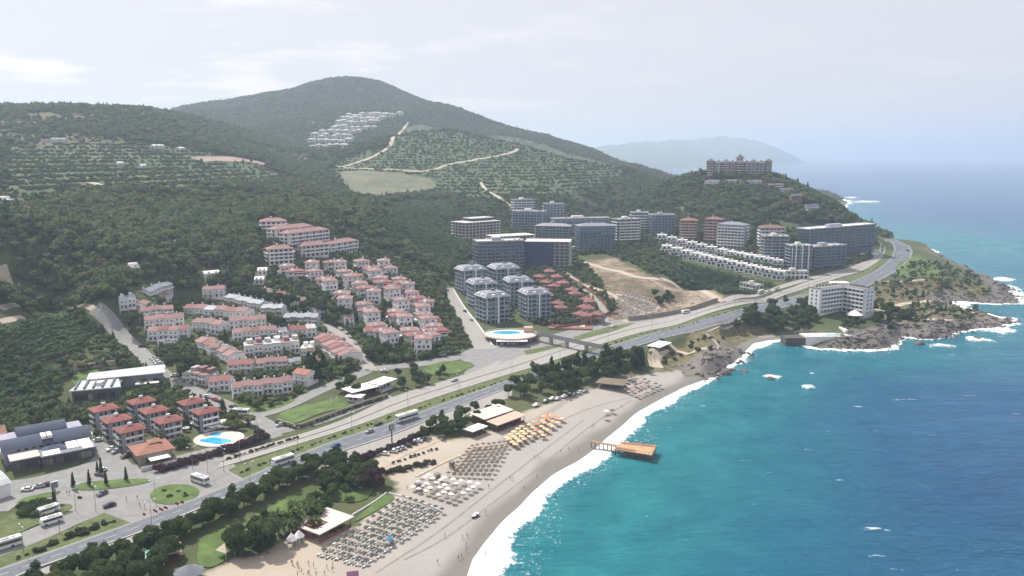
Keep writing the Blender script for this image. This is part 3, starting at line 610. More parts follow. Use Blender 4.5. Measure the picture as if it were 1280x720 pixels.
for p_ in ([(505,700),(560,672),(620,625),(680,580),(740,530),(790,500)], [(470,716),(545,668),(610,616),(670,570),(730,525)], [(640,560),(690,530),(750,505),(800,495)]):
    ribbon('tyre_track', p_, .7, mat('disturbed_sand', (.24, .22, .195), .95, .25, .4, rnd=0), .05, clear=False)
sheet('fallow_field', [(424,214),(450,213),(500,217),(535,222),(548,232),(530,242),(500,246),(470,250),(445,251),(440,240),(430,228)], mat('fallow', (.135, .14, .085), .95, .3, .05, rnd=0), .5, 8)
# lawns
for p_ in ([(245,705),(250,670),(300,655),(345,630),(385,610),(392,622),(378,640),(345,655),(320,672),(285,700),(262,712)], [(345,527),(352,514),(400,502),(448,495),(442,508),(400,517),(362,533)], [(285,512),(300,500),(355,497),(372,500),(350,510),(320,517)],
           [(303,460),(340,456),(368,462),(330,470)], [(440,655),(455,640),(480,618),(497,622),(470,640)], [(525,462),(550,452),(585,452),(596,458),(570,468),(540,470)], [(198,508),(210,500),(222,506),(212,514)], [(78,545),(82,520),(92,522),(90,542)], [(100,490),(85,470),(125,455),(150,450),(152,462)], [(1120,330),(1143,318),(1160,325),(1185,340),(1150,348),(1120,348)], [(392,618),(400,608),(440,600),(470,612),(455,628),(420,628)]):
    sheet('lawn', p_, GRASS, .3, 4, clear=False)
# ------------------------------------------------------------------ building materials
WHITE = mat('white_render', (.72, .72, .72), .85, .08, .25); WHITE2 = mat('aged_white_render', (.56, .55, .53), .9, .12, .3)
CREAM = mat('cream_render', (.58, .52, .40), .9, .1, .3); PINKW = mat('pink_render', (.50, .36, .32), .9, .1, .3); BLUEW = mat('blue_render', (.16, .22, .29), .7, .1, .3)
GREYW = mat('grey_render', (.17, .18, .21), .85, .1, .3); DARKW = mat('dark_cladding', (.085, .09, .11), .6, .15, .3); BROWNW = mat('brown_cladding', (.17, .10, .08), .8, .15, .3)
LILAC = mat('lilac_render', (.34, .34, .41), .85, .1, .3); STONE = mat('stone_wall', (.28, .245, .20), .95, .25, 1.2, bump=.4); REDST = mat('red_stone_wall', (.22, .105, .085), .9, .2, .8)
RED = striped('red_roof_tiles', (.25, .108, .096), (.15, .06, .05), 2.2, 0, .85, .6); PINKT = striped('faded_roof_tiles', (.285, .165, .158), (.18, .10, .09), 2.2, 0, .85, .6)
DKRED = striped('deep_red_roof_tiles', (.225, .07, .06), (.12, .04, .035), 2.2, 0, .85, .6); GREYT = striped('grey_roof_tiles', (.24, .255, .29), (.12, .13, .16), 2.2, 0, .6, .6)
ORNG = striped('orange_roof_tiles', (.31, .145, .10), (.19, .08, .055), 2.2, 0, .85, .6); NAVY = striped('navy_metal_roof', (.055, .07, .115), (.03, .04, .065), 1.4, 0, .9, .6)
SILV = striped('silver_metal_roof', (.40, .42, .44), (.25, .27, .29), 1.1, 0, .6, .7); FLATR = mat('flat_roof', (.45, .44, .42), .95, .2, .5); PALER = mat('pale_roof_sheet', (.62, .52, .46), .8, .1, .4)
WOOD = mat('weathered_wood', (.30, .20, .125), .9, .25, 1.0); DECK = striped('deck_boards', (.50, .31, .17), (.22, .12, .07), 3.0, 0, .85, .85); BROWNM = mat('dark_brown_wood', (.10, .06, .045), .85, .2, 1)
METAL = mat('painted_metal', (.30, .31, .32), .5, .1, 1, metal=.4); WPANEL = mat('white_sheet', (.74, .73, .71), .6, .05, .5, rnd=.04); TEAL = mat('teal_roof', (.19, .36, .33), .7, .12, .4)
m, nt, b = newmat('window_glass'); oi = N(nt, 'ShaderNodeObjectInfo'); r_ = ramp(nt, oi.outputs['Random'], (0, (.015, .02, .03)), (.55, (.04, .055, .075)), (.85, (.10, .11, .12)), (1, (.30, .28, .24)))
nt.links.new(r_, b.inputs['Base Color']); b.inputs['Roughness'].default_value = .15; b.inputs['Specular IOR Level'].default_value = .3; GLASS = m
m, nt, b = newmat('railing_glass'); b.inputs['Base Color'].default_value = (.10, .17, .23, 1); b.inputs['Roughness'].default_value = .15; RGLASS = m
m, nt, b = newmat('pool_water'); c = mixc(nt, ramp(nt, noise(nt, .8, 4, .6, 'W'), (.35, 0), (.65, 1)), (.02, .30, .55), (.05, .45, .66)); nt.links.new(c, b.inputs['Base Color']); b.inputs['Roughness'].default_value = .08; POOLW = m
bn = N(nt, 'ShaderNodeBump'); bn.inputs['Strength'].default_value = .3; nt.links.new(noise(nt, 2.5, 3, .6, 'W'), bn.inputs['Height']); nt.links.new(bn.outputs[0], b.inputs['Normal'])
NET = mat('navy_scaffold_net', (.035, .045, .115), .9, .25, .6)
def win_mesh(name, fr):
    g = MB(); g.box(-.5, .5, -.10, -.002, 0, .07, 1); g.box(-.5, .5, -.10, -.002, .93, 1, 1); g.box(-.5, -.44, -.10, -.002, .07, .93, 1); g.box(.44, .5, -.10, -.002, .07, .93, 1); g.box(-.02, .02, -.09, -.002, .07, .93, 1)
    g.box(-.44, .44, -.05, -.001, .07, .93, 0)
    o = g.build(name, [GLASS, fr]); me = o.data; bpy.data.objects.remove(o); return me
WIN_W = win_mesh('window', WPANEL); WIN_D = win_mesh('window', BROWNM)
def window(root, face, w, d, u, z, ww, wh, me=None, inset=0, name='window'):
    """a window on one face of a w x d body: f front, b back, l left, r right"""
    o = bpy.data.objects.new(name, me or WIN_W); C.objects.link(o); o.parent = root; o.scale = (ww, 1.4, wh)
    if face == 'f': o.location = (u, 0 - inset, z)
    elif face == 'b': o.location = (u, d + inset, z); o.rotation_euler = (0, 0, math.pi)
    elif face == 'l': o.location = (-inset, u, z); o.rotation_euler = (0, 0, -math.pi / 2)
    else: o.location = (w + inset, u, z); o.rotation_euler = (0, 0, math.pi / 2)
    return o
def place(p1, p2, d=10, flat=None):
    """front base line from two photo pixels: returns origin, heading, width"""
    a = at(*p1); b_ = at(*p2)
    if flat is not None: a.z = b_.z = flat
    v = (b_ - a).xy; w_ = v.length; rz = math.atan2(v.y, v.x); ca, sa = math.cos(rz), math.sin(rz)
    cor = [(a.x + x * ca - y * sa, a.y + x * sa + y * ca) for x, y in ((0, 0), (w_, 0), (0, d), (w_, d))]
    z = min(Tz(*c_) for c_ in cor) * .45 + .55 * sum(Tz(*c_) for c_ in cor) / 4
    for fx in np.arange(0, w_ + .1, max(min(w_, d) / 2, 4)):
        for fy in (0, d / 2, d): FOOT.append((a.x + fx * ca - fy * sa, a.y + fx * sa + fy * ca, min(w_, d) * .35 + 1.5))
    return Vector((a.x, a.y, z)), rz, w_
def clear_disc(x, y, r): FOOT.append((x, y, r))
ORD = ['first', 'second', 'third', 'fourth', 'fifth', 'sixth', 'seventh', 'eighth', 'ninth', 'tenth', 'eleventh', 'twelfth', 'thirteenth', 'fourteenth', 'fifteenth', 'sixteenth', 'seventeenth', 'eighteenth', 'nineteenth', 'twentieth']
# ------------------------------------------------------------------ slope villas
def villa_proto(kind):
    r = empty('villa', (0, 0, 0)); w, d, h = [(9.5, 8.5, 6.3), (11.5, 8, 6.0), (8.5, 9, 8.6)][kind]
    MB().box(0, w, 0, d, -3, h).build('wall', [WHITE, WHITE2, WHITE][kind], r)
    if kind == 0: MB().box(-1.5, 0, 1, d - 1.5, -3, 3.1).build('side_wing', WHITE2, r)
    g = MB().hip(0, w, 0, d, h, 1.7, .6, .2)
    if kind == 1: g.hip(w * .45, w + 1.2, -1.6, d * .5, h - .9, 1.1, .4, .15)
    rf = g.build('roof', [PINKT, RED, PINKT][kind], r)
    MB().box(w * .62, w * .62 + .8, d * .55, d * .55 + .8, h + .5, h + 2.7).build('chimney', WHITE, rf)
    q = MB().tube((w * .3, d * .45, h + 1.7), (w * .3 + 1.3, d * .45, h + 1.7), .32).add([(w * .3 - .2, d * .05, h + .55), (w * .3 + 1.6, d * .05, h + .55), (w * .3 + 1.6, d * .38, h + 1.65), (w * .3 - .2, d * .38, h + 1.65)], [(0, 1, 2, 3)])
    q.build('solar_heater', METAL, rf)
    b_ = MB().box(w * .1, w * .9, -1.5, 0, 2.9, 3.1); b_.box(w * .1, w * .9, -1.5, -1.38, 3.1, 3.9); b_.box(w * .12, w * .12 + .3, -1.4, -1.1, -3, 2.9); b_.box(w * .85, w * .85 + .3, -1.4, -1.1, -3, 2.9); b_.build('balcony', WHITE, r)
    for u in (.22, .5, .78): window(r, 'f', w, d, w * u, 3.5, 1.5, 1.9)
    for u in (.25, .72): window(r, 'f', w, d, w * u, .5, 1.9, 2.1)
    for u in (.3, .7): window(r, 'l', w, d, d * u, 3.7, 1.2, 1.4); window(r, 'r', w, d, d * u, 3.7, 1.2, 1.4)
    if kind == 2:
        for u in (.25, .7): window(r, 'f', w, d, w * u, 6.4, 1.2, 1.4)
    return r, w, d
VP = [villa_proto(k) for k in range(3)]; used = [0, 0, 0]
SV = [(152,315),(195,335),(275,308),(300,335),(345,372),(375,402),(425,448),(388,290),(420,305),(447,335),(482,352),(484,375),(515,395),(550,418),(585,455),(535,283),(575,315),(600,345),(617,364),(642,386),(640,294),(675,314),(680,412),(692,442),(717,370),(735,388),(757,412),(780,440),(800,468),(735,500),(850,486),(815,503),(838,530),(845,552),(860,573),(870,592),(890,612),(912,634),(440,495),(545,505),(556,533),(586,562),(695,540),(725,557),(745,584),(610,610),(632,636),(680,668),(770,635),(808,656),(835,700),(880,660)]
ps = sorted([(320 + x / 4, 260 + y / 4 + 8.5, i) for i, (x, y) in enumerate(SV)], key=lambda q: q[1])
rzv = (lambda a, b_: math.atan2(b_.y - a.y, b_.x - a.x))(at(430, 385), at(470, 386))
for t in range(0, len(ps), 6):
    tier = sorted(ps[t:t + 6]); nt_ = ORD[t // 6]
    for j, (x, y, i) in enumerate(tier):
        k = (i * 7 + 3) % 3; r, vw, vd = VP[k]; p = at(x, y); rz = rzv + [-.15, .05, -.3, .12][i % 4]
        o_ = p - Vector((math.cos(rz) * vw / 2, math.sin(rz) * vw / 2, 0)); z = (Tz(p.x, p.y) + Tz(p.x - math.sin(rz) * vd, p.y + math.cos(rz) * vd)) / 2
        loc = (o_.x, o_.y, z); clear_disc(p.x - math.sin(rz) * vd / 2, p.y + math.cos(rz) * vd / 2, 6.5)
        if not used[k]: o = r; o.location = loc; o.rotation_euler = (0, 0, rz); used[k] = 1
        else: o = copy_tree(r, loc, rz)
        kind = ['side wing', 'stepped red roof', 'three storeys'][k]
        o.scale = (1.12, 1.12, 1.08); tag(o, f'white villa with {kind}, {ORD[j]} from left in {nt_} tier down the slope', 'villa', 'white villas stepping down the slope')
# ------------------------------------------------------------------ terraced rows
def row_house(p1, p2, units, d, h, roof, wall, label, step=0, flat=False, gab=False, me=WIN_W, name='terraced_house_row', sides='f', group='terraced rows of holiday houses', chim=True):
    o_, rz, w_ = place(p1, p2, d); r = empty(name, o_, rz, label, 'terraced houses' if units > 1 else 'house', group); uw = w_ / units
    for i in range(units):
        dz = (i % 2) * .35 + step * i; x0 = i * uw; dy = (i % 2) * .6
        MB().box(x0 + .002 * i, x0 + uw, dy, d - dy * .3, -3.5, h + dz).build('wall', wall if not isinstance(wall, (list, tuple)) else wall[i % len(wall)], r)
        rm = roof if not isinstance(roof, (list, tuple)) else roof[i % len(roof)]
        if flat:
            g = MB().box(x0 - .1, x0 + uw + .1 - .25, dy - .3, d, h + dz, h + dz + .25); g.box(x0 + uw * .4, x0 + uw * .95, d * .4, d * .9, h + dz + .25, h + dz + 2.4); rf = g.build('roof', rm, r)
        elif gab: rf = MB().gable(x0 + .15, x0 + uw - .15, dy, d, h + dz, 2.0, .35, .16, axis='y').build('roof', rm, r); MB().add([(x0 + .2, dy + .01, h + dz), (x0 + uw - .2, dy + .01, h + dz), (x0 + uw / 2, dy + .01, h + dz + 1.9), (x0 + .2, dy + .2, h + dz), (x0 + uw - .2, dy + .2, h + dz), (x0 + uw / 2, dy + .2, h + dz + 1.9)], [(0, 1, 2), (3, 5, 4)]).build('gable', wall if not isinstance(wall, (list, tuple)) else wall[0], r)
        else:
            rf = MB().gable(x0 + .16, x0 + uw - .16, dy, d, h + dz, 1.7, .45, .16, off=-.5).build('roof', rm, r)
            g = MB(); yr = dy + (d - dy) / 2 - .5; ym = d
            for xx in (x0 + .02, x0 + uw - .3): g.add([(xx, dy, h + dz - .02), (xx, ym, h + dz - .02), (xx, yr, h + dz + 1.62), (xx + .26, dy, h + dz - .02), (xx + .26, ym, h + dz - .02), (xx + .26, yr, h + dz + 1.62)], [(0, 2, 1), (3, 4, 5), (0, 3, 5, 2), (1, 2, 5, 4)])
            g.build('gable', wall if not isinstance(wall, (list, tuple)) else wall[0], r)
        if chim:
            cx_ = x0 + uw * .25; MB().box(cx_, cx_ + .75, d * .62, d * .62 + .75, h + dz, h + dz + 2.5).build('chimney', WHITE, rf)
            if i % 2: q = MB().box(x0 + uw * .55, x0 + uw * .55 + 1.4, d * .55, d * .55 + .5, h + dz + 1.4, h + dz + 2.0); q.build('solar_heater', METAL, rf)
        for u in (.28, .72):
            window(r, 'f', w_, d, x0 + uw * u, 3.3 + dz, 1.15, 1.35, me, -dy); window(r, 'f', w_, d, x0 + uw * u, .25 + dz, 1.5, 2.0, me, -dy)
            if 'b' in sides: window(r, 'b', w_, d, x0 + uw * u, 3.3 + dz, 1.1, 1.3, me, -dy * .3)
        b_ = MB().box(x0 + .5, x0 + uw - .5, dy - 1.1, dy, 2.75 + dz, 2.9 + dz).box(x0 + .5, x0 + uw - .5, dy - 1.1, dy - 1.0, 2.9 + dz, 3.7 + dz); b_.build('balcony', WHITE, r)
        g = MB().box(x0 - .12, x0 + .12, dy - 3.2, dy - .003, -3, 1.5); g.build('garden_wall', WHITE2, r)
    for u in (.35, .65): window(r, 'l', w_, d, d * u, 3.3, 1, 1.3, me); window(r, 'r', w_, d, d * u, 3.3 + step * units, 1, 1.3, me)
    return r
RR = row_house
RR((187,371),(217,370),3,8,5.4,GREYT,WHITE2,'grey-roofed terrace at the very top of the village, backed by dark wood')
RR((180,386),(216,384),4,8,5.6,PINKT,WHITE,'short terrace with faded red roof under the grey terrace at the wood edge')
RR((150,389),(171,388),2,8,6.4,GREYT,WHITE,'pair of white houses with pointed gables beside the street top',gab=True)
RR((174,398),(218,399),3,8,5.2,PINKT,WHITE2,'terrace of three faded red roofs above the round dark tree')
RR((181,413),(231,410),4,9,5.8,PINKT,WHITE,'white terrace with pale red roof just right of the round tree')
RR((185,427),(236,425),4,9,5.8,[PINKT,RED],WHITE,'white terrace with red roof above the row of garages')
RR((198,437),(222,434),3,6,3.0,GREYT,WHITE,'low garages with dark sloping roofs and white dividing walls',chim=False)
RR((229,392),(307,402),6,10,6.2,[RED,PINKT,GREYT,PINKT,RED,PINKT],WHITE,'long white terrace with red and grey roofs below the umbrella pines')
RR((253,372),(281,375),2,9,6.0,PINKT,WHITE,'pair of large white houses at the left end of the pine belt')
RR((281,381),(324,389),6,9,5.0,GREYT,WHITE2,'stepped grey-roofed row running along the upper pine belt')
RR((326,391),(352,397),4,9,5.0,GREYT,WHITE2,'middle grey-roofed row half behind the pine belt')
RR((354,401),(397,410),5,10,5.4,GREYT,LILAC,'lilac walled row with smooth grey roofs ending at the street')
RR((240,412),(275,420),3,10,6.0,PINKT,WHITE,'short angled terrace with red roof left of the tall garden trees')
RR((287,413),(333,411),4,9,5.6,PINKT,WHITE,'terrace with red roof and a dark tree in front, upper middle of village')
RR((292,428),(347,424),5,9,5.6,[PINKT,PINKT,RED],WHITE,'long white terrace with pale red roof in the middle of the village')
RR((348,423),(396,423),4,9,5.4,[WPANEL,RED,RED,FLATR],WHITE,'white terrace with patchwork roof ending beside the street')
RR((244,432),(286,457),5,10,6.0,[PINKT,RED,GREYT,PINKT,PINKT],WHITE,'diagonal terrace stepping down beside the big umbrella tree',step=-.5)
RR((306,446),(375,443),6,10,6.8,[FLATR,PINKT,FLATR,WPANEL,PINKT,FLATR],WHITE,'white flat-topped terrace with roof rooms in the village centre',flat=True)
RR((284,467),(315,469),2,9,5.2,RED,WHITE2,'pair of houses with red roof at the left of the central terrace')
RR((317,466),(360,463),3,9,5.0,PINKT,WHITE2,'terrace with red roof directly below the flat-topped terrace')
RR((360,463),(377,462),2,8,4.0,GREYT,WHITE2,'low grey-roofed houses at the right end of the central terrace',chim=False)
RR((228,476),(258,483),3,10,5.0,[FLATR,PINKT,PINKT],WHITE2,'pale flat-roofed houses above the street bend',flat=True,chim=False)
RR((261,489),(287,490),2,9,5.2,RED,WHITE,'white house with bright red roof above the parked cars on the street')
RR((291,498),(366,491),6,9,5.6,PINKT,WHITE,'long terrace with straight pink roof facing the two small lawns')
RR((391,424),(425,456),6,14,6.0,[PINKT,RED,PINKT,RED,PINKT,PINKT],WHITE,'wide terrace with rippling red roofs beside the upper street',step=-.5)
RR((366,479),(384,484),1,9,6.2,ORNG,WHITE,'white house with brown roof among dark pines')
RR((376,449),(392,450),2,8,6.6,WPANEL,CREAM,'cream flat-topped house left of the rippling red roofs',flat=True)
for i, (a, b_) in enumerate([((386,432),(397,431)),((398,440),(410,440))]):
    pass
for i, (x, y, rfm, lb) in enumerate(((330,374,PINKT,'left of the pine belt, first below the white huts'),(352,378,RED,'tucked against the upper edge of the pine belt'),(378,386,PINKT,'just above the right end of the pine belt'),(400,396,PINKT,'where the pine belt meets the upper street'),(462,424,RED,'beside the bottom of the villa slope, left'),(484,430,PINKT,'beside the bottom of the villa slope, middle'),(524,438,PINKT,'beside the bottom of the villa slope, right'),(398,466,RED,'in the pines behind the brown-roofed house'),(268,446,PINKT,'left of the diagonal terrace'),(437,408,PINKT,'right of the upper street top'))):
    RR((x - 6, y), (x + 6, y), 1, 8, 5.4, rfm, WHITE, 'small white house ' + lb, name='white_house', group='single houses between the terraces')
# upper slope apartments
UPS = []
for (p1, p2, fl, lb) in (((327,291),(358,290),3,'topmost white apartment block on the wooded slope'),((345,300),(391,297),3,'long white apartment block second from the top of the slope'),((361,309),(411,307),4,'longest white apartment block on the slope, middle of the stack'),((377,321),(411,322),3,'white apartment block below the longest one on the slope'),((411,317),(447,316),3,'white apartment block furthest right on the upper slope'),((337,332),(367,332),4,'broad white apartment block alone at the left of the slope')):
    UPS.append((p1, p2, fl, lb))
# ------------------------------------------------------------------ red roofed three-storey blocks
def redblock():
    r = empty('holiday_block', (0, 0, 0)); w, d, h = 10.6, 8.8, 8.6
    MB().box(0, w, 0, d, -3, h).build('wall', LILAC, r); rf = MB().hip(0, w, 0, d, h, 1.9, 1.2, .3).build('roof', DKRED, r)
    MB().box(w / 2 - 1, w / 2 + .9, d / 2 - .5, d / 2 + .5, h + 1.9, h + 3.1).build('water_tank', WHITE, rf)
    for k in range(3):
        z = k * 2.9
        MB().box(1, w - 1, -1.4, 0, z - .15, z).box(1, w - 1, -1.4, -1.3, z, z + .95).build('balcony', WHITE, r)
        MB().box(-1.4, 0, 1.4, d - 1.4, z - .15, z).box(-1.4, -1.3, 1.4, d - 1.4, z, z + .95).build('balcony', WHITE, r)
        for u in (.2, .5, .8): window(r, 'f', w, d, w * u, z + .15, 1.9, 2.1, WIN_D); window(r, 'l', w, d, d * u, z + .2, 1.5, 2.0, WIN_D); window(r, 'r', w, d, d * u, z + .6, 1.2, 1.4, WIN_D)
    g = MB()
    for x in (1, w / 2, w - 1.3): g.box(x, x + .3, -1.38, -1.1, -3, h)
    g.build('pillar', WHITE2, r)
    return r, w, d
rb, bw, bd = redblock(); first = True
e1 = at(112.5, 518); e2 = at(137.5, 513); rzr = math.atan2(e2.y - e1.y, e2.x - e1.x) + 0.02
for i, (x, y, lb) in enumerate([(129,504,'furthest left and back'),(145,517,'middle of the left column'),(162,529,'front of the left column, beside the service yard'),(176,495,'back of the middle column behind the dense garden trees'),(192,506,'middle of the centre column'),(210,518,'front of the centre column, above the orange restaurant'),(239,496,'back of the right pair, beside the street'),(257,507,'front of the right pair, above the swimming pool')]):
    c_ = at(x, y + 24, None); c_ = onz(x, y, Tz(c_.x, c_.y) + 10.5); c_ = onz(x, y, Tz(c_[0], c_[1]) + 10.5)
    loc = Vector((c_[0] - math.cos(rzr) * bw * .42 + math.sin(rzr) * bd * .42, c_[1] - math.sin(rzr) * bw * .42 - math.cos(rzr) * bd * .42, Tz(c_[0], c_[1])))
    clear_disc(c_[0], c_[1], 9.5)
    if first: o = rb; o.location = loc; o.rotation_euler = (0, 0, rzr); first = False
    else: o = copy_tree(rb, loc, rzr)
    o.scale = (.84, .84, .92); tag(o, 'red-roofed block, ' + lb, 'holiday block', 'red roofed blocks above the junction')
# ------------------------------------------------------------------ apartment blocks
def apt(p1, p2, d, fl, label, wall=WHITE, band=WHITE, roof='flat', roofm=FLATR, fh=3.1, bay=3.6, left=True, right=True, glass=False, corners=None, name='apartment_block', group='apartment blocks at the foot of the hill', bd_=1.3, top=None, flat=None, wmat=None, cap=96, rz_=None):
    o_, rz, w_ = place(p1, p2, d, flat); r = empty(name, o_, rz, label, 'apartment block', group); h = fl * fh
    MB().box(0, w_, 0, d, -6, h).build('wall', wall, r); nb = max(int(w_ / bay), 2); sd = max(int(d / 4.5), 2); cnt = 0
    for k in range(fl):
        z = k * fh; g = MB()
        if k:
            g.box(.6, w_ - .6, -bd_, -.002, z - .22, z); g.box(.6, w_ - .6, -bd_, -bd_ + .1, z, z + 1.0, 1 if glass else 0)
            for i in range(0, nb + 1, 2): u = .6 + (w_ - 1.35) * i / nb; g.box(u, u + .15, -bd_ + .1, -.002, z, z + 2.7)
            if left: g.box(-bd_, -.002, 1, d - 1, z - .22, z); g.box(-bd_, -bd_ + .1, 1, d - 1, z, z + 1.0, 1 if glass else 0)
            if right: g.box(w_ + .002, w_ + bd_, 1, d - 1, z - .22, z); g.box(w_ + bd_ - .1, w_ + bd_, 1, d - 1, z, z + 1.0, 1 if glass else 0)
            g.build('balcony', [band, RGLASS], r)
        for i in range(nb):
            if cnt >= cap: break
            window(r, 'f', w_, d, w_ * (i + .5) / nb, z + .1, bay * .62, 2.35, wmat or WIN_D); cnt += 1
        for i in range(sd):
            if cnt >= cap: break
            if left: window(r, 'l', w_, d, d * (i + .5) / sd, z + .3, 1.9, 2.0, wmat or WIN_D); cnt += 1
            if right and cnt < cap: window(r, 'r', w_, d, d * (i + .5) / sd, z + .3, 1.9, 2.0, wmat or WIN_D); cnt += 1
    if roof == 'flat':
        rf = MB().box(-.4, w_ + .4, -.5, d + .4, h, h + .3).box(-.4, w_ + .4, -.5, -.3, h + .3, h + 1).box(-.4, w_ + .4, d + .2, d + .4, h + .3, h + 1).box(-.4, -.2, -.3, d + .2, h + .3, h + 1).box(w_ + .2, w_ + .4, -.3, d + .2, h + .3, h + 1).build('roof', roofm, r)
        MB().box(w_ * .35, w_ * .55, d * .4, d * .75, h + .3, h + 3).build('roof_room', band, rf)
        g = MB(); R_ = random.Random(int(w_ * 100))
        for i in range(min(max(int(w_ / 5), 2), 7)): x = R_.uniform(1, w_ - 2); y = R_.uniform(1, d * .35); g.box(x, x + 1.5, y, y + .8, h + .3, h + 1.3)
        g.build('solar_heater', METAL, rf)
    elif roof == 'hip': rf = MB().hip(0, w_, 0, d, h, 2.6, 1.0, .3).build('roof', roofm, r); MB().box(w_ * .4, w_ * .4 + 1, d * .5, d * .5 + 1, h + 1, h + 4).build('chimney', WHITE, rf)
    elif roof == 'mansard':
        g = MB().taper(-1.2, w_ + 1.2, -1.2, d + 1.2, h + .25, h + 3.0, 3.2); g.hip(2, w_ - 2, 2, d - 2, h + 3.0, 1.0, .01, .1); g.box(-1.5, w_ + 1.5, -1.5, d + 1.5, h, h + .25); rf = g.build('roof', roofm, r)
        g = MB()
        for u in (.25, .7): g.box(w_ * u, w_ * u + 2.2, -.6, 2, h + .26, h + 2.2)
        for u in (.3, .68): g.box(-.6, 2, d * u, d * u + 2.2, h + .26, h + 2.2)
        g.build('dormer', band, rf); MB().box(w_ * .45, w_ * .6, d * .4, d * .6, h + 3.6, h + 4.9).build('roof_vent', DARKW, rf)
    if corners:
        g = MB()
        for u in corners: g.box(w_ * u - .45, w_ * u + .45, -bd_ - .35, -.003, -4, h + .5)
        g.build('pilaster', band, r)
    return r
TW = dict(wall=mat('tower_render', (.27, .30, .34)), band=mat('pale_blue_trim', (.72, .75, .78), .8, .08, .3), roof='mansard', roofm=GREYT, glass=True, corners=(.5,), group='grey towers with mansard roofs', name='apartment_tower')
for dx, dy, nm in ((0, 0, 'front tower of the left column, right above the oval pool'), (-15, -18, 'middle tower of the left column'), (-28, -36, 'back tower of the left column, beside the banana grove')):
    apt((608 + dx, 405 + dy), (636 + dx * 1.0, 402.5 + dy), 17, 6, 'grey mansard-roofed apartment block, ' + nm.split(',')[0], **TW)
for dx, dy, nm in ((0, 0, 'front tower of the right column, beside the brick-red villas'), (-22, -17, 'middle tower of the right column'), (-39, -35, 'back tower of the right column, in front of the dark block')):
    apt((659 + dx, 401.5 + dy), (688 + dx, 398 + dy), 18, 6, 'grey mansard-roofed apartment block, ' + nm.split(',')[0], **TW)
AP = apt
for p1, p2, fl, lb in UPS: AP(p1, p2, 10, fl, lb, wall=WHITE, band=WHITE, roof='hip', roofm=PINKT, fh=2.8, bd_=2.0, group='white blocks at the top of the slope')
AP((598,336),(655,337),20,8,'dark wide apartment block behind the mansard towers',wall=DARKW,band=LILAC,roofm=FLATR,glass=True)
AP((640,287),(679,290),16,7,'pale blue apartment block at the rear left of the cluster',wall=BLUEW,band=WHITE,glass=True)
AP((645,266),(668,266),14,5,'small stepped apartment block, topmost of the cluster on the left',wall=BLUEW,band=WHITE)
AP((679,281),(704,282),14,8,'tall apartment block, topmost of the cluster on the right',wall=LILAC,band=WHITE,glass=True)
AP((669,300),(712,302),15,5,'wide apartment block with metal roof in front of the two rear ones',wall=GREYW,band=WHITE,glass=True,roof='hip',roofm=GREYT)
AP((692,291),(762,290),14,5,'very long blue glass apartment block with curved look behind the corner block',wall=BLUEW,band=WHITE,glass=True)
AP((724,314),(768,312),18,8,'large blue glass apartment block at the corner above the small green pool',wall=BLUEW,band=GREYW,glass=True,roof='hip',roofm=GREYT)
AP((773,304),(800,303),15,8,'white apartment block with dark glass, left of the pair before the hill',wall=DARKW,band=WHITE)
AP((789,290),(810,290),13,7,'pale apartment block half hidden behind the white one',wall=BLUEW,band=WHITE)
AP((814,294),(843,292),14,7,'broad blue-grey apartment block against the wooded hill',wall=BLUEW,band=LILAC,glass=True)
AP((851,302),(871,300),13,7,'left one of two brown apartment blocks with red hipped roofs',wall=BROWNW,band=PINKW,roof='hip',roofm=RED)
AP((880,305),(901,304),13,8,'right one of two brown apartment blocks with red hipped roofs',wall=BROWNW,band=PINKW,roof='hip',roofm=RED)
AP((896,313),(930,311),15,8,'white apartment block with blue windows right of the brown pair',wall=LILAC,band=WHITE,roof='hip',roofm=GREYT)
AP((950,314),(980,312),14,7,'apartment block with dark red roof edge behind the black glass block',wall=LILAC,band=WHITE,roof='hip',roofm=BROWNW)
AP((953,327),(984,329),14,8,'black glass apartment block with white balconies, front left of the dark group',wall=DARKW,band=WHITE,glass=True)
AP((988,339),(1014,341),14,8,'black and white striped apartment block in the middle of the dark group',wall=DARKW,band=WHITE,corners=(.2,.5,.8),glass=True)
AP((1016,338),(1056,335),15,7,'dark curved apartment block with long balconies, front right by the highway',wall=DARKW,band=LILAC,glass=True)
AP((1010,310),(1091,313),14,8,'very long dark apartment block with white roof line beside the highway bend',wall=DARKW,band=LILAC,roofm=WPANEL,glass=True)
AP((978,347),(1010,349),9,2,'low white building with flat roof between the apartments and the highway',wall=WHITE,band=WHITE)
AP((925,364),(944,365),9,2,'abandoned looking grey house in the banana field beside the highway',wall=WHITE2,band=WHITE2,group='single houses')
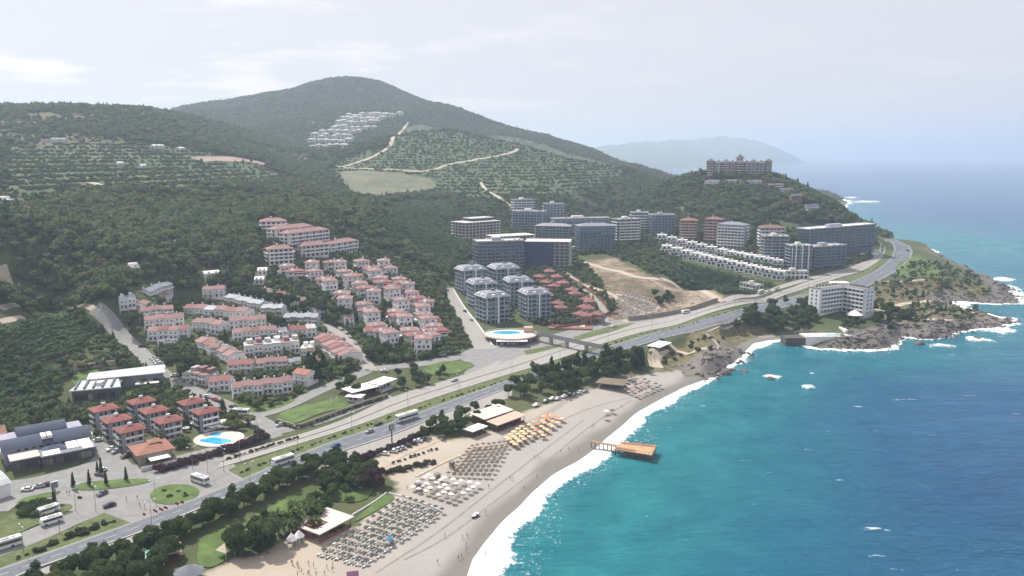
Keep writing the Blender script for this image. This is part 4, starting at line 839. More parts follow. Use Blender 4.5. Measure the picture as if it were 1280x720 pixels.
# concrete frames under construction
def frame(p1, p2, d, fl, label, net=False, fh=3.1, tier=False, col=WHITE2):
    o_, rz, w_ = place(p1, p2, d); r = empty('unfinished_building', o_, rz, label, 'unfinished building', 'buildings under construction')
    nx = max(int(w_ / 4.5), 3); ny = max(int(d / 5), 2); g = MB()
    for k in range(fl):
        MB().box(-.8, w_ + .8, -.8, d + .8, (k + 1) * fh - .35, (k + 1) * fh).build('floor_slab', col, r)
    for i in range(nx + 1):
        for j in range(ny + 1):
            x = (w_ - .6) * i / nx; y = (d - .6) * j / ny
            if i in (0, nx) or j in (0, ny): g.box(x, x + .6, y, y + .6, -6, fl * fh - .36)
    g.build('column_grid', col, r); MB().box(1.6, w_ - 1.6, 1.8, d - 1.6, -5, fl * fh - .4).build('brick_infill', BROWNW if not net else DARKW, r)
    if tier: MB().box(w_ * .35, w_ * .95, d * .4, d, fl * fh, fl * fh + 2.8).build('roof_storey', DARKW, r); MB().box(w_ * .32, w_ * .98, d * .36, d + .6, fl * fh + 2.8, fl * fh + 3.2).build('floor_slab', col, r)
    if net:
        g = MB().box(-1.5, w_ * .62, -1.5, -1.3, -3, fl * fh - .5); g.box(-1.7, -1.5, -1.4, d + 1, -3, fl * fh - .5); g.build('safety_net', NET, r)
        g = MB()
        for i in range(9): x = w_ * .64 + (w_ * .4) * i / 8; g.tube((x, -1.3, -3), (x, -1.3, fl * fh + .4), .09, n=4)
        for k in range(fl * 2): g.tube((w_ * .63, -1.3, k * fh / 2), (w_ + 1.2, -1.3, k * fh / 2), .07, n=4)
        for i in range(7): y = -1.3 + (d + 1) * i / 6; g.tube((w_ + 1.3, y, -3), (w_ + 1.3, y, fl * fh + .4), .09, n=4)
        for k in range(fl * 2): g.tube((w_ + 1.3, -1.3, k * fh / 2), (w_ + 1.3, d, k * fh / 2), .07, n=4)
        g.build('scaffolding', METAL, r)
    q = MB(); R_ = random.Random(int(w_)); 
    for i in range(14): x = R_.uniform(0, w_); y = R_.uniform(0, d * .6); q.tube((x, y, fl * fh), (x, y, fl * fh + 1.1), .08, n=4)
    q.build('rebar', METAL, r); return r
frame((657,333),(712,337),24,8,'unfinished tower wrapped in navy net with pale top slab',net=True)
frame((619,312),(668,314),20,5,'open concrete frame with white top slab left of the netted tower')
frame((582,301),(625,304),24,7,'large dark concrete frame with stepped top at the rear left',tier=True)
# ------------------------------------------------------------------ white cube townhouses in two rows
def cube():
    r = empty('townhouse', (0, 0, 0)); w, d = 9, 9
    MB().box(0, w, 0, d, -3, 3.1).box(1.2, w - .002, 2.4, d - .002, 3.1, 6.1).build('wall', WHITE, r)
    rf = MB().box(.9, w + .2, 2.1, d + .2, 6.1, 6.35).box(-.2, w + .2, -.3, 2.1, 3.1, 3.3).build('roof', WPANEL, r); MB().box(4, 5.8, 5, 6.6, 6.35, 8).build('roof_room', WHITE, rf)
    MB().box(0, w, -.25, -.1, 3.3, 4.1).build('railing', RGLASS, r)
    for u in (2, 5, 7.6): window(r, 'f', w, d, u, .3, 1.9, 2.2, WIN_D)
    for u in (3, 6.5): window(r, 'f', w, d, u, 3.6, 1.8, 1.8, WIN_D, -2.4)
    window(r, 'l', w, d, 5, .6, 1.6, 1.6, WIN_D); window(r, 'l', w, d, 6, 3.8, 1.4, 1.5, WIN_D, -1.2)
    return r
cb = cube(); first = True
for (a, b_, lb) in (((825,300),(970,333),'back'), ((831,314),(970,347),'front')):
    n_ = 13
    for i in range(n_):
        t = i / (n_ - 1); px_ = a[0] + (b_[0] - a[0]) * t; py_ = a[1] + (b_[1] - a[1]) * t + math.sin(t * 3.14) * 1.5; p = at(px_, py_ + 2); q = at(px_ + 9, py_ + 3.6); rz = math.atan2(q.y - p.y, q.x - p.x) + .25
        loc = (p.x - 4.5, p.y, Tz(p.x, p.y) + .4); clear_disc(p.x, p.y + 4.5, 8)
        if first: o = cb; o.location = loc; o.rotation_euler = (0, 0, rz); first = False
        else: o = copy_tree(cb, loc, rz)
        o.scale = (1.3, 1.2, 1.12)
        tag(o, f'white cubic townhouse, {ORD[i]} from left in the {lb} row above the banana field', 'townhouse', 'two rows of white cubic townhouses')
# ------------------------------------------------------------------ brick red villas beside the towers
def redvilla():
    r = empty('villa', (0, 0, 0)); w, d, h = 8, 8, 6
    MB().box(0, w, 0, d, -3, h).build('wall', STONE, r); rf = MB().hip(0, w, 0, d, h, 2.0, .8, .2).build('roof', RED, r); g = MB().hip(w * .5, w + 1.6, -1.5, d * .5, h - 2.4, 1.2, .3, .15).build('porch_roof', RED, r); MB().box(w * .6, w * .6 + .7, d * .5, d * .5 + .7, h + .8, h + 2.8).build('chimney', CREAM, rf)
    for u in (.25, .7): window(r, 'f', w, d, w * u, 3.2, 1.3, 1.6, WIN_D); window(r, 'l', w, d, d * u, 3.2, 1.2, 1.5, WIN_D); window(r, 'f', w, d, w * u, .3, 1.7, 2, WIN_D)
    return r
rv = redvilla(); first = True
RV = [(672,351,'at the top'),(688,345,'behind the top corner near the netted tower'),(680,358,'left of the second line'),(697,352,'right of the second line'),(690,363,'inner one of the upper middle'),(705,360,'outer one of the upper middle'),(676,368,'against the right mansard tower'),(685,376,'beside the dark garden strip'),(712,368,'outer one below the stone wall'),(720,374,'at the middle of the stone wall'),(694,385,'on the inner side of the lower lane'),(702,392,'lowest of the inner side'),(730,380,'at the outer bend of the wall'),(738,384,'outermost on the right'),(727,390,'centre of the lower right group'),(736,393,'right of the lower group'),(722,399,'left front of the lower group'),(733,402,'front of the lower group'),(744,399,'front right corner by the street')]
RX = at(700, 390); RY = at(740, 394); rz0 = math.atan2(RY.y - RX.y, RY.x - RX.x)
for i, (x, y, lb) in enumerate(RV):
    p = at(x, y + 3); loc = (p.x - 4, p.y - 2, Tz(p.x, p.y)); clear_disc(p.x, p.y + 2, 6); rz = rz0 + (.5 if i % 2 else -.2)
    if first: o = rv; o.location = loc; o.rotation_euler = (0, 0, rz); first = False
    else: o = copy_tree(rv, loc, rz)
    tag(o, 'red-roofed stone villa, ' + lb, 'villa', 'walled cluster of stone villas')
# ------------------------------------------------------------------ walls and fences
def wall_line(pts, h, t, m, label, name='garden_wall', cat='wall', sub=0, cap=None, step=4, z=None):
    Q = [at(*p) for p in pts]; 
    for q in Q: q.z = 0
    n_ = max(int(sum((a - b_).length for a, b_ in zip(Q, Q[1:])) / step), 2); R = resample(Q, n_)
    V = []; Fc = []
    for i, p in enumerate(R):
        d_ = (R[min(i + 1, n_ - 1)] - R[max(i - 1, 0)]).normalized(); nn = Vector((-d_.y, d_.x, 0)) * t / 2; g = Tz(p.x, p.y) if z is None else z
        for q, zz_ in ((p - nn, g - 1 - sub), (p - nn, g + h), (p + nn, g + h), (p + nn, g - 1 - sub)): V.append((q.x, q.y, zz_))
    for i in range(n_ - 1):
        a = i * 4
        for k in range(3): Fc.append((a + k, a + k + 1, a + k + 5, a + k + 4))
    Fc += [(0, 1, 2, 3), tuple((n_ - 1) * 4 + k for k in (3, 2, 1, 0))]
    o = mesh_obj(name, V, Fc, m); return tag(o, label, cat)
wall_line([(690,339),(705,346),(725,357),(748,373),(757,381)],2.4,.5,REDST,'dark red boundary wall between stone villas and building site')
wall_line([(757,381),(762,392),(745,404),(715,409),(695,412),(683,404)],2.4,.5,REDST,'dark red boundary wall along the slip road below the stone villas')
wall_line([(785,401),(830,395),(870,386),(897,377)],3.2,.6,STONE,'brown stone retaining wall between building site and highway', 'retaining_wall')
wall_line([(345,529),(372,537),(410,523),(450,508),(485,497)],2.2,.5,STONE,'stone wall between hotel lawn and highway')
wall_line([(962,392),(940,398),(920,404),(898,409),(884,415)],.3,1.2,CONC,'tall grey concrete retaining wall below the highway','retaining_wall',sub=7)
wall_line([(882,418),(893,427),(899,436)],1,1.5,STONE,'short stone sea wall beside the small cove','retaining_wall',sub=3)
wall_line([(1156,396),(1168,391),(1178,387)],1.6,.8,STONE,'low brown wall on the bare headland')
wall_line([(92,463),(120,460),(156,455)],3,.6,PINKW,'pinkish boundary wall behind the modern shopping complex')
wall_line([(506,622),(520,627),(540,635),(553,641)],.7,.3,WHITE,'low white wall between two parasol fields')
wall_line([(483,617),(470,627),(455,636),(440,645)],.6,.3,WHITE,'low white wall beside the beach bar lawn')
wall_line([(486,617),(495,622),(506,622)],.5,.3,WHITE,'short white wall at the corner of the beach lawn')
wall_line([(567,363),(580,384),(600,410),(616,433)],1.1,.4,WHITE,'white wall edging the steep street below the towers')
# ------------------------------------------------------------------ pedestrian bridge
A_ = at(669, 416, 13.6); B_ = at(766, 437.5, 13.0); r = empty('footbridge', (A_.x, A_.y, 0), math.atan2(B_.y - A_.y, B_.x - A_.x), 'grey concrete footbridge crossing the highway', 'footbridge'); L_ = (B_ - A_).xy.length
MB().box(0, L_, -1.5, 1.5, 12.6, 13.3).build('deck', CONC, r)
for s_ in (-1.5, 1.36): MB().box(0, L_, s_, s_ + .14, 13.3, 14.4).build('railing', METAL, r)
for t in (.03, .22, .43, .68, .97): x = L_ * t; MB().box(x - .8, x + .8, -1.2, 1.2, 2, 12.6).build('pier', CONC, r)
MB().box(L_ - 3, L_ + 2, 1.6, 12, 9, 9.4).add([(L_ - 2, 1.6, 12.8), (L_, 1.6, 12.8), (L_, 14, 7), (L_ - 2, 14, 7), (L_ - 2, 1.6, 13.3), (L_, 1.6, 13.3), (L_, 14, 7.5), (L_ - 2, 14, 7.5)], [(0, 3, 2, 1), (4, 5, 6, 7), (0, 1, 5, 4), (1, 2, 6, 5), (2, 3, 7, 6), (3, 0, 4, 7)]).build('staircase', CONC, r)
# ------------------------------------------------------------------ oval pool deck with restaurant
c_ = at(638, 430); zc = Tz(c_.x, c_.y); r = empty('pool_terrace', (c_.x, c_.y + 9, zc), 0, 'oval pool terrace with white balustrade above a restaurant, at the foot of the towers', 'pool terrace')
ell = lambda a, b_, n_=36, x=0, y=0, s=0: [(x + a * math.cos(2 * math.pi * i / n_), y + b_ * math.sin(2 * math.pi * i / n_)) for i in range(n_)]
MB().ext(ell(16.5, 13), -3, 3.9).build('restaurant_wall', DARKW, r); MB().ext(ell(17.6, 14), 3.9, 4.6).build('deck', PALER, r)
g = MB(); E = ell(17.3, 13.7, 48)
for (x, y), (x2, y2) in zip(E, E[1:] + E[:1]): g.tube((x, y, 5.5), (x2, y2, 5.5), .1, n=4); g.box(x - .15, x + .15, y - .15, y + .15, 4.6, 5.5)
g.build('balustrade', WHITE, r); MB().ext(ell(9.5, 4.8, 32, -2.5, 4.5), 4.6, 4.68).build('pool', POOLW, r); MB().ext(ell(10.3, 5.5, 32, -2.5, 4.5), 4.58, 4.64).build('pool_edge', WPANEL, r)
MB().box(-9, 11, -16.5, -11, 3.3, 3.5).build('awning', WPANEL, r); MB().box(9, 15, 4, 9, 4.6, 8).build('pool_bar', PINKW, r)
g = MB()
for i, x in enumerate((-9, -6.5, -4.8, -2, 0, 1.6, 4)): g.box(x, x + (1.0 if i % 2 else .5), -13.9, -13.7, .8, 1.9)
g.build('shopfront_panel', WPANEL, r); clear_disc(c_.x, c_.y + 9, 19)
# left-hand sunken plaza beside the red villas
r = empty('courtyard_building', at(686, 412), rz0 + .25, 'low walled courtyard with pale paved floor below the stone villas', 'courtyard'); MB().box(0, 30, 0, 17, -2, 1.2).build('floor', REDST, r); MB().box(8, 25, 5, 13, 1.2, 1.4).build('paving', CREAM, r); MB().box(12, 21, 7, 11, 1.4, 1.6).build('basin', STONE, r)
# small green pool by the corner block
r = empty('swimming_pool', at(716, 308), 0, 'small green swimming pool at the base of the blue corner block', 'swimming pool'); MB().box(-7, 7, -5, 5, -1, .5).build('deck', WPANEL, r); MB().box(-5, 5, -3, 3, .5, .56).build('pool', TEAL, r)
r = empty('swimming_pool', at(1082, 317), 0, 'long turquoise pool below the very long dark block', 'swimming pool'); MB().box(-13, 13, -4, 4, -2, 1.0).build('deck', WPANEL, r); MB().box(-11, 10, -2.5, 2.5, 1.0, 1.06).build('pool', POOLW, r)
# ------------------------------------------------------------------ white beach hotel (V plan)
pc = at(1051, 387); 
for k, (p1, p2, lb) in enumerate((((1019,396),(1051.5,387),''),((1051.5,387),(1083,397.5),''))): pass
root = empty('hotel', at(1051, 388), 0, 'white six-storey hotel with two wings on the rocky point', 'hotel')
def wing(a, b_, d, par, side):
    pa = at(*a); pb = at(*b_); v = (pb - pa).xy; L = v.length; rz = math.atan2(v.y, v.x); z0 = Tz(pc.x, pc.y)
    wr = bpy.data.objects.new('wing', None); C.objects.link(wr); wr.parent = par; wr.location = Vector((pa.x, pa.y, z0)) - par.location; wr.rotation_euler = (0, 0, rz); fl = 6; fh = 3.05
    MB().box(0, L, 0, d, -4, fl * fh).build('wall', BLUEW if 0 else WHITE, wr); g = MB()
    for k in range(fl): g.box(1, L - 1, -1.4, -.002, k * fh + fh - .25, k * fh + fh); g.box(1, L - 1, -1.4, -1.25, k * fh + fh, k * fh + fh + 1.05)
    for i in range(int(L / 3.6) + 1): x = 1 + (L - 2.2) * i / int(L / 3.6); g.box(x, x + .2, -1.24, -.003, .3, fl * fh)
    g.build('balcony', WHITE, wr)
    for k in range(fl):
        for i in range(int(L / 3.6)): window(wr, 'f', L, d, 1 + (L - 2) * (i + .5) / int(L / 3.6), k * fh + .1, 2.6, 2.3, WIN_D)
        for i in range(2): window(wr, side, L, d, d * (.3 + .4 * i), k * fh + .8, 1.2, 1.3, WIN_D)
    MB().box(-.3, L + .3, -.4, d + .3, fl * fh + 1.06, fl * fh + 1.3).build('roof', mat('brown_flat_roof', (.22, .20, .18)), wr); MB().box(.3, L - .3, .2, d - .3, fl * fh, fl * fh + 1.06).build('parapet', WHITE, wr)
    q = MB()
    for i in range(7): x = 2 + (L - 5) * i / 6; q.box(x, x + 1.6, d * .5, d * .5 + .8, fl * fh + 1.3, fl * fh + 2.5)
    q.build('solar_heater', DARKW, wr)
wing((1023,396),(1052,388.5),10,root,'l'); wing((1052,388.5),(1080,398.5),10,root,'r')
MB().box(-6, 7, 3, 12, 0, 21).build('stair_tower', WHITE, root); clear_disc(pc.x, pc.y + 4, 14); clear_disc(pc.x - 14, pc.y, 10); clear_disc(pc.x + 14, pc.y, 10)
q = at(1068, 398); r = empty('pavilion', q, 0, 'white tented entrance pavilion in front of the hotel', 'pavilion'); MB().cyl(0, 0, 3, 6.5, 6, .3, 12).build('canopy', WPANEL, r); g = MB()
for i in range(6): a = i * math.pi / 3; g.cyl(5 * math.cos(a), 5 * math.sin(a), -1, 3, .15, n=6)
g.build('post', WHITE, r)
q = at(1040, 421); r = empty('beach_terrace', q, .05, 'white sea-view terrace with pool on the rocks below the hotel', 'terrace'); MB().box(-20, 16, -4, 8, -6, 1.0).build('base_wall', WHITE2, r); MB().box(-8, 16, -2, 5, 1.0, 1.35).build('deck', WPANEL, r); MB().box(-4, 9, 0, 3.6, 1.35, 1.42).build('pool', TEAL, r)
g = MB()
for i in range(13): g.box(-20 + i * 3, -19.7 + i * 3, -4, -3.8, 1, 2)
g.box(-20, 16, -4, -3.85, 2, 2.12); g.build('railing', WHITE, r); MB().box(11, 13, 4, 14, 1.35, 4).build('staircase', WPANEL, r); MB().box(-34, -20.1, -3.5, 6, -6, .2).build('rock_platform', mat('cliff_stone', (.10, .09, .08), .95, .5, .8, bump=.8), r)
# ------------------------------------------------------------------ resort hotel on top of the hill
a = Vector(onD(883, 219, 1122)); b_ = Vector(onD(964, 219, 1122)); zt = 101; L = (b_ - a).xy.length
root = empty('hilltop_hotel', (a.x, a.y, zt - 1), math.atan2(b_.y - a.y, b_.x - a.x), 'large red-brown and grey hotel with dark roofs and central turret on the hilltop', 'hotel')
segs = [(0, .12, BROWNW, 6, 21), (.12, .24, LILAC, 3, 19), (.24, .36, REDST, 6, 20), (.36, .44, LILAC, 3, 19), (.44, .58, REDST, 6, 20), (.58, .66, LILAC, 3, 19), (.66, .78, GREYW, 6, 20), (.78, .9, LILAC, 3, 19), (.9, 1, GREYW, 6, 21)]
for s0, s1, mt, dep, hh_ in segs:
    wg = MB().box(L * s0, L * s1 - .02, -dep, 16, -14, hh_).build('wing', mt, root); MB().hip(L * s0, L * s1, -dep, 16, hh_ + .02, 4, 1, .3).build('roof', mat('slate_roof', (.115, .105, .125), .8, .15, .5), wg)
    for k in range(6):
        nn_ = 2 if s1 - s0 < .13 else 3
        MB().box(L * s0 + .8, L * s1 - .8, -dep - 1, -dep - .002, k * 3.2 + 2.7, k * 3.2 + 3.6).build('balcony', WHITE2, wg)
for k in range(6):
    for i in range(16): dep = [s for s in segs if s[0] <= (i + .5) / 16 < s[1] + .001][0][3]; window(root, 'f', L, 16, L * (i + .5) / 16, k * 3.2 + .3, 2.6, 2.2, WIN_D, dep)
tt = MB().box(L * .46, L * .56, 0, 12, 20, 25).build('turret', BROWNW, root); MB().cyl(L * .51, 6, 25, 31, 7.0, .3, 8).build('spire', mat('slate_roof', (.115, .105, .125)), tt)
for s0 in (.05, .3, .72, .95): MB().cyl(L * s0, -1, 21, 25.5, 1.5, .1, 8).build('small_turret', mat('slate_roof', (.115, .105, .125)), root)
for i, (x, y, w_, lb) in enumerate(((889,233,17,'leftmost'),(914,232,12,'second from the left'),(942,233,18,'third from the left, centred'),(970,237,19,'fourth from the left'),(984,243,16,'upper right'),(996,256,13,'tall and dark'),(1016,264,16,'furthest right'))):
    RR((x - w_ / 2, y), (x + w_ / 2, y + .3), 2, 9, 5.2 if i != 5 else 10, mat('slate_roof', (.115, .105, .125)), BROWNW if i % 2 else LILAC, 'dark-roofed lodge half hidden in trees under the hilltop hotel, ' + lb, name='hotel_lodge', group='lodges below the hilltop hotel', chim=False)
# ------------------------------------------------------------------ far village on the mountain foot
fh_ = empty('village_house', (0, 0, 0)); MB().box(0, 11, 0, 10, -4, 7).build('wall', WHITE2, fh_); MB().hip(0, 11, 0, 10, 7, 2, .6, .2).build('roof', FLATR, fh_)
for u in (3, 8): window(fh_, 'f', 11, 10, u, 4, 2, 2, WIN_D); window(fh_, 'f', 11, 10, u, .5, 2, 2, WIN_D)
FV = []
R_ = random.Random(5)
for row_, (x0, x1, y, n_) in enumerate(((432,500,147,11),(424,478,152,10),(420,470,157,9),(412,470,162,9),(400,452,168,8),(390,446,174,8),(386,440,180,7),(384,432,187,6))):
    for i in range(n_): FV.append((x0 + (x1 - x0) * (i + R_.uniform(-.3, .3)) / n_, y + R_.uniform(-1.2, 1.2), row_, i))
for j, (x, y, row_, i) in enumerate(FV):
    p = at(x, y); loc = (p.x, p.y, p.z); rz = R_.uniform(-.3, .3); o = fh_ if j == 0 else copy_tree(fh_, loc, rz); o.location = loc; o.rotation_euler = (0, 0, rz); s = R_.uniform(1.1, 1.7); o.scale = (s, s, s)
    tag(o, 'small pale house in the distant hillside village under the mountain', 'house', 'pale houses of the distant hillside village'); clear_disc(p.x, p.y + 5, 14)
for i, (x1, x2, y, lb) in enumerate(((52,84,178,'long white greenhouse roof high on the left hill'),(0,20,262,'pale building with flat roof at the left picture edge'),(192,206,186,'white shed right of the left hill fields'),(177,184,211,'small white shed in the lower terraces'),(225,232,189,'white shed under the pink bare patch'),(156,176,342,'white roofed shed in the dark wood'),(222,230,309,'pale green hut alone in the wood'),(325,338,283,'pale house left of the slope apartments'),(256,276,349,'low white shed above the pine belt'),(318,330,356,'low white hut left of the slope villas'),(322,334,345,'white hut above the pine belt'),(148,156,208,'tiny white roof on the terraces'))):
    RR((x1, y), (x2, y), 1, 8, 3.2 if i != 1 else 7, WPANEL if i != 6 else TEAL, WHITE2, lb, name='farm_building', group='farm sheds on the hills', chim=False, flat=(i in (0, 1, 5)))
# ------------------------------------------------------------------ shopping hall, modern complex, restaurants
def barrel(mb, x0, x1, y0, y1, z0, h, n=10, m=0):
    pr = [(y0 + (y1 - y0) * i / n, z0 + h * math.sin(math.pi * i / n) ** .8) for i in range(n + 1)] ; v = [(x, y, z) for x in (x0, x1) for y, z in pr]; k = n + 1
    f = [(i, i + 1, k + i + 1, k + i) for i in range(n)] + [tuple(range(n, -1, -1)), tuple(range(k, 2 * k)), (0, k, 2 * k - 1, n)]
    return mb.add(v, f, m)
o_, rz, w_ = place((9,590),(116,566),26); r = empty('shopping_hall', o_, rz, 'long hall with navy corrugated curved roofs and pale front canopies at the left edge', 'shopping hall')
MB().box(0, w_, 6, 30, -3, 6).build('wall', LILAC, r)
barrel(MB(), -1, w_ + 1, 5, 18, 6, 2.6).build('roof', NAVY, r); barrel(MB(), 6, w_ - 6, 18.2, 30, 6.3, 3.0).build('roof', NAVY, r)
for t in (-1.3, w_ + 1.0): MB().box(t, t + .3, 4.5, 18.5, 5.5, 6.8).build('roof_trim', WPANEL, r)
for t in (.44, .51): MB().box(w_ * t, w_ * t + 1.7, 6.5, 12, 7.8, 9.0).build('skylight', WPANEL, r)
MB().box(2, w_ * .36, -3, 5, -3, 4.3).build('annex', DARKW, r); MB().box(1, w_ * .37, -4, 5, 4.32, 4.7).build('flat_roof', PALER, r)
MB().box(w_ * .38, w_, -5, 4.9, -3, 4.2).build('annex', DARKW, r); MB().box(w_ * .37, w_ + 1, -6, 5, 4.22, 4.5).build('flat_roof', GREYW, r)
for t0, t1, y0, y1 in ((.40, .60, -5.6, -2), (.70, .83, -2, 4.5), (.84, .99, -2, 4.5), (.86, .99, -5.6, -2.4)): MB().add([(w_ * t0, y0, 4.7), (w_ * t1, y0, 4.7), (w_ * t1, y1, 5.5), (w_ * t0, y1, 5.5), (w_ * t0, y0, 4.52), (w_ * t1, y0, 4.52), (w_ * t1, y1, 4.52), (w_ * t0, y1, 4.52)], [(0, 1, 2, 3), (4, 5, 1, 0), (5, 6, 2, 1), (6, 7, 3, 2), (7, 4, 0, 3)]).build('canopy', WPANEL, r)
MB().hip(w_ * .42, w_ * .68, -1.5, 4.6, 4.6, 1.6, .2, .1).build('roof', NAVY, r)
for i in range(7): window(r, 'f', w_, 26, 2 + w_ * .1 + i * 2.6, 4.9, 1.1, 1.0, WIN_D, -5.9)
for i in range(14): window(r, 'f', w_, 26, w_ * .4 + i * w_ * .58 / 14, .4, w_ * .035, 3.0, WIN_D, 5.1)
for i in range(8): window(r, 'f', w_, 26, 3.5 + i * w_ * .34 / 8.5, .4, w_ * .032, 3.0, WIN_D, 3.1)
o_, rz, w_ = place((-24,632),(14,620),24); r = empty('warehouse', o_, rz, 'pale silver barrel-roofed warehouse cut by the left picture edge', 'warehouse'); MB().box(0, w_, 0, 22, -3, 5).build('wall', WPANEL, r); barrel(MB(), -.5, w_ + .5, -.5, 22.5, 5.02, 3.0).build('roof', SILV, r)
for i in range(4): window(r, 'r', w_, 22, 3 + i * 5, 1, 2, 1.6, WIN_D)
RR((-12,560),(10,555),2,10,4.5,ORNG,WHITE2,'low building with orange tiled roof at the left edge behind the hall')
o_, rz, w_ = place((91,505),(150,500),22); r = empty('modern_complex', o_, rz, 'modern complex with angular light grey roof panels between wood and red blocks', 'shopping complex')
MB().box(0, w_, 0, 16, -3, 5.5).build('wall', DARKW, r); MB().ext([(-1, -1), (w_ + 1, -1), (w_ - 2, 17), (2, 17)], 5.5, 6.1).build('roof', SILV, r)
MB().box(w_ * .55, w_ + 18, 16.5, 28, -3, 6.6).build('wall', GREYW, r); MB().add([(w_ * .2, 15.5, 6.7), (w_ + 20, 15.5, 7.2), (w_ + 19, 29, 8.2), (4, 26, 7.4), (w_ * .2, 15.5, 6.3), (w_ + 20, 15.5, 6.7), (w_ + 19, 29, 7.6), (4, 26, 6.9)], [(0, 1, 2, 3), (7, 6, 5, 4), (0, 4, 5, 1), (1, 5, 6, 2), (2, 6, 7, 3), (3, 7, 4, 0)]).build('roof', SILV, r)
for i in range(5): MB().box(1 + i * w_ / 5.2, 1.8 + i * w_ / 5.2, 0, 15.5, 6.12, 6.9).build('roof_beam', DARKW, r)
MB().box(w_ * .5, w_ * .62, 4, 8, 6.12, 7.8).build('roof_unit', WHITE, r)
for i in range(9): window(r, 'f', w_, 16, 2 + i * (w_ - 3) / 9, .6, 2.2, 3.2, WIN_D)
MB().box(w_ + 6, w_ + 17, 11, 16, 3, 3.4).build('canopy', WPANEL, r)
for nm, a, b_, dd, hh_, rf, wl, lb in (('restaurant', (175,583),(216,574),13,4.2,ORNG,STONE,'restaurant with broad orange hipped roof beside the entrance street'),):
    o_, rz, w_ = place(a, b_, dd); r = empty(nm, o_, rz, lb, 'restaurant'); MB().box(0, w_, 0, dd, -2, hh_).build('wall', wl, r); MB().hip(0, w_, 1, dd, hh_, 2.2, 1.2, .25).build('roof', rf, r); MB().hip(w_ * .45, w_ * .8, dd * .45, dd * .8, hh_ + 2.2, .9, .4, .15).build('roof_lantern', rf, r)
    MB().box(3, w_ * .85, -5, -.2, 2.7, 2.95).build('awning', WPANEL, r); MB().box(-1, w_ + 1, -6.2, -5.9, -2, 1.5).build('garden_wall', WHITE2, r)
    for i in range(6): window(r, 'f', w_, dd, 1.5 + i * (w_ - 2) / 6, .5, 1.8, 2.4, WIN_D)
def shed(a, b_, dd, h, rf, wl, lb, name='beach_restaurant', cat='restaurant', posts=True, opening=False, tilt=0, flat=None, grp=None):
    o_, rz, w_ = place(a, b_, dd, flat); r = empty(name, o_, rz, lb, cat, grp)
    if opening:
        g = MB(); g.box(-.6, w_ + .6, -.6, dd * .28, h, h + .35); g.box(-.6, w_ + .6, dd * .78, dd + .6, h, h + .35); g.box(-.6, w_ * .06, dd * .28, dd * .78, h, h + .35); g.box(w_ * .5, w_ + .6, dd * .28, dd * .78, h, h + .35); g.build('roof', rf, r); MB().box(w_ * .06, w_ * .5, dd * .28, dd * .78, h - .4, h - .2).build('sunken_roof', BROWNM, r)
    else: MB().add([(-.6, -.6, h), (w_ + .6, -.6, h), (w_ + .6, dd + .6, h + tilt), (-.6, dd + .6, h + tilt), (-.6, -.6, h + .3), (w_ + .6, -.6, h + .3), (w_ + .6, dd + .6, h + .3 + tilt), (-.6, dd + .6, h + .3 + tilt)], [(0, 3, 2, 1), (4, 5, 6, 7), (0, 1, 5, 4), (1, 2, 6, 5), (2, 3, 7, 6), (3, 0, 4, 7)]).build('roof', rf, r)
    MB().box(.3, w_ - .3, dd * .35, dd - .3, -1, h - .02).build('wall', wl, r)
    if posts:
        for i in range(max(int(w_ / 3.5), 2) + 1):
            x = .2 + (w_ - .6) * i / max(int(w_ / 3.5), 2); MB().box(x, x + .2, .1, .3, -1, h - .02).build('post', wl, r)
    MB().box(.2, w_ - .2, .35, .5, -1, 1.1).build('counter', wl, r)
    for i in range(max(int(w_ / 3), 2)): window(r, 'f', w_, dd, 1.5 + i * (w_ - 2) / max(int(w_ / 3), 2), 1.2, 1.5, 1.2, WIN_D, -dd * .35)
    return r
shed((400,680),(440,659),12,3.4,PALER,REDST,'square beach bar with pale pink roof and dark roof opening','beach_bar','beach bar',opening=True)
shed((606,535),(640,523),9,4,PALER,BROWNM,'biggest beach restaurant shed with long pale pink roof',tilt=.8,grp='sheds of the beach restaurant')
shed((622,541),(656,528),6,3.4,mat('pink_roof_sheet', (.58, .40, .32), .8, .1, .4),BROWNM,'lower beach restaurant shed with stronger pink roof facing the sea',tilt=.4,grp='sheds of the beach restaurant')
shed((588,527),(603,532),5,3,PALER,BROWNM,'small side roof left of the beach restaurant sheds',grp='sheds of the beach restaurant')
shed((591,548),(608,541),5,3,WPANEL,BROWNM,'small white-roofed kiosk in front of the beach restaurant','kiosk','kiosk')
shed((618,518),(626,515),4,3,WPANEL,BROWNM,'little white kiosk among trees behind the beach restaurant','kiosk','kiosk')
shed((441,501),(478,491),9,4,WPANEL,BROWNM,'white flat-roofed restaurant beside the highway','restaurant','restaurant'); shed((476,492),(495,484),8,4.4,WPANEL,WHITE2,'white flat-roofed annex right of the roadside restaurant','restaurant','restaurant'); shed((433,503),(450,505),5,3,WPANEL,WHITE2,'small white canopy in front of the roadside restaurant','canopy','canopy')
shed((824,441),(838,436),8,3,WPANEL,BROWNM,'white-topped shelter at the sandy turning place above the rocks','shelter','shelter')
shed((185,712),(207,708),6,3,TEAL,WHITE2,'teal flat-roofed hut among trees at the bottom edge','hut','hut',posts=False); shed((205,706),(226,702),6,3.2,mat('brown_sheet', (.30, .20, .16)),BROWNM,'brown-roofed hut beside the teal hut','hut','hut',posts=False)
q = at(765, 484); r = empty('straw_shelter', q, rz0, 'big dark straw-roofed shelter on the sand beside the trees', 'shelter'); clear_disc(q.x, q.y, 8)
STRAW = mat('straw', (.19, .155, .11), .98, .3, 1.5, bump=.6); MB().hip(-7, 7, -5, 5, 3.0, 1.2, 1, .4).build('roof', STRAW, r)
for x in (-6, 0, 6):
    for y in (-4.5, 4.5): MB().cyl(x, y, -.5, 3.0, .15).build('post', WOOD, r)
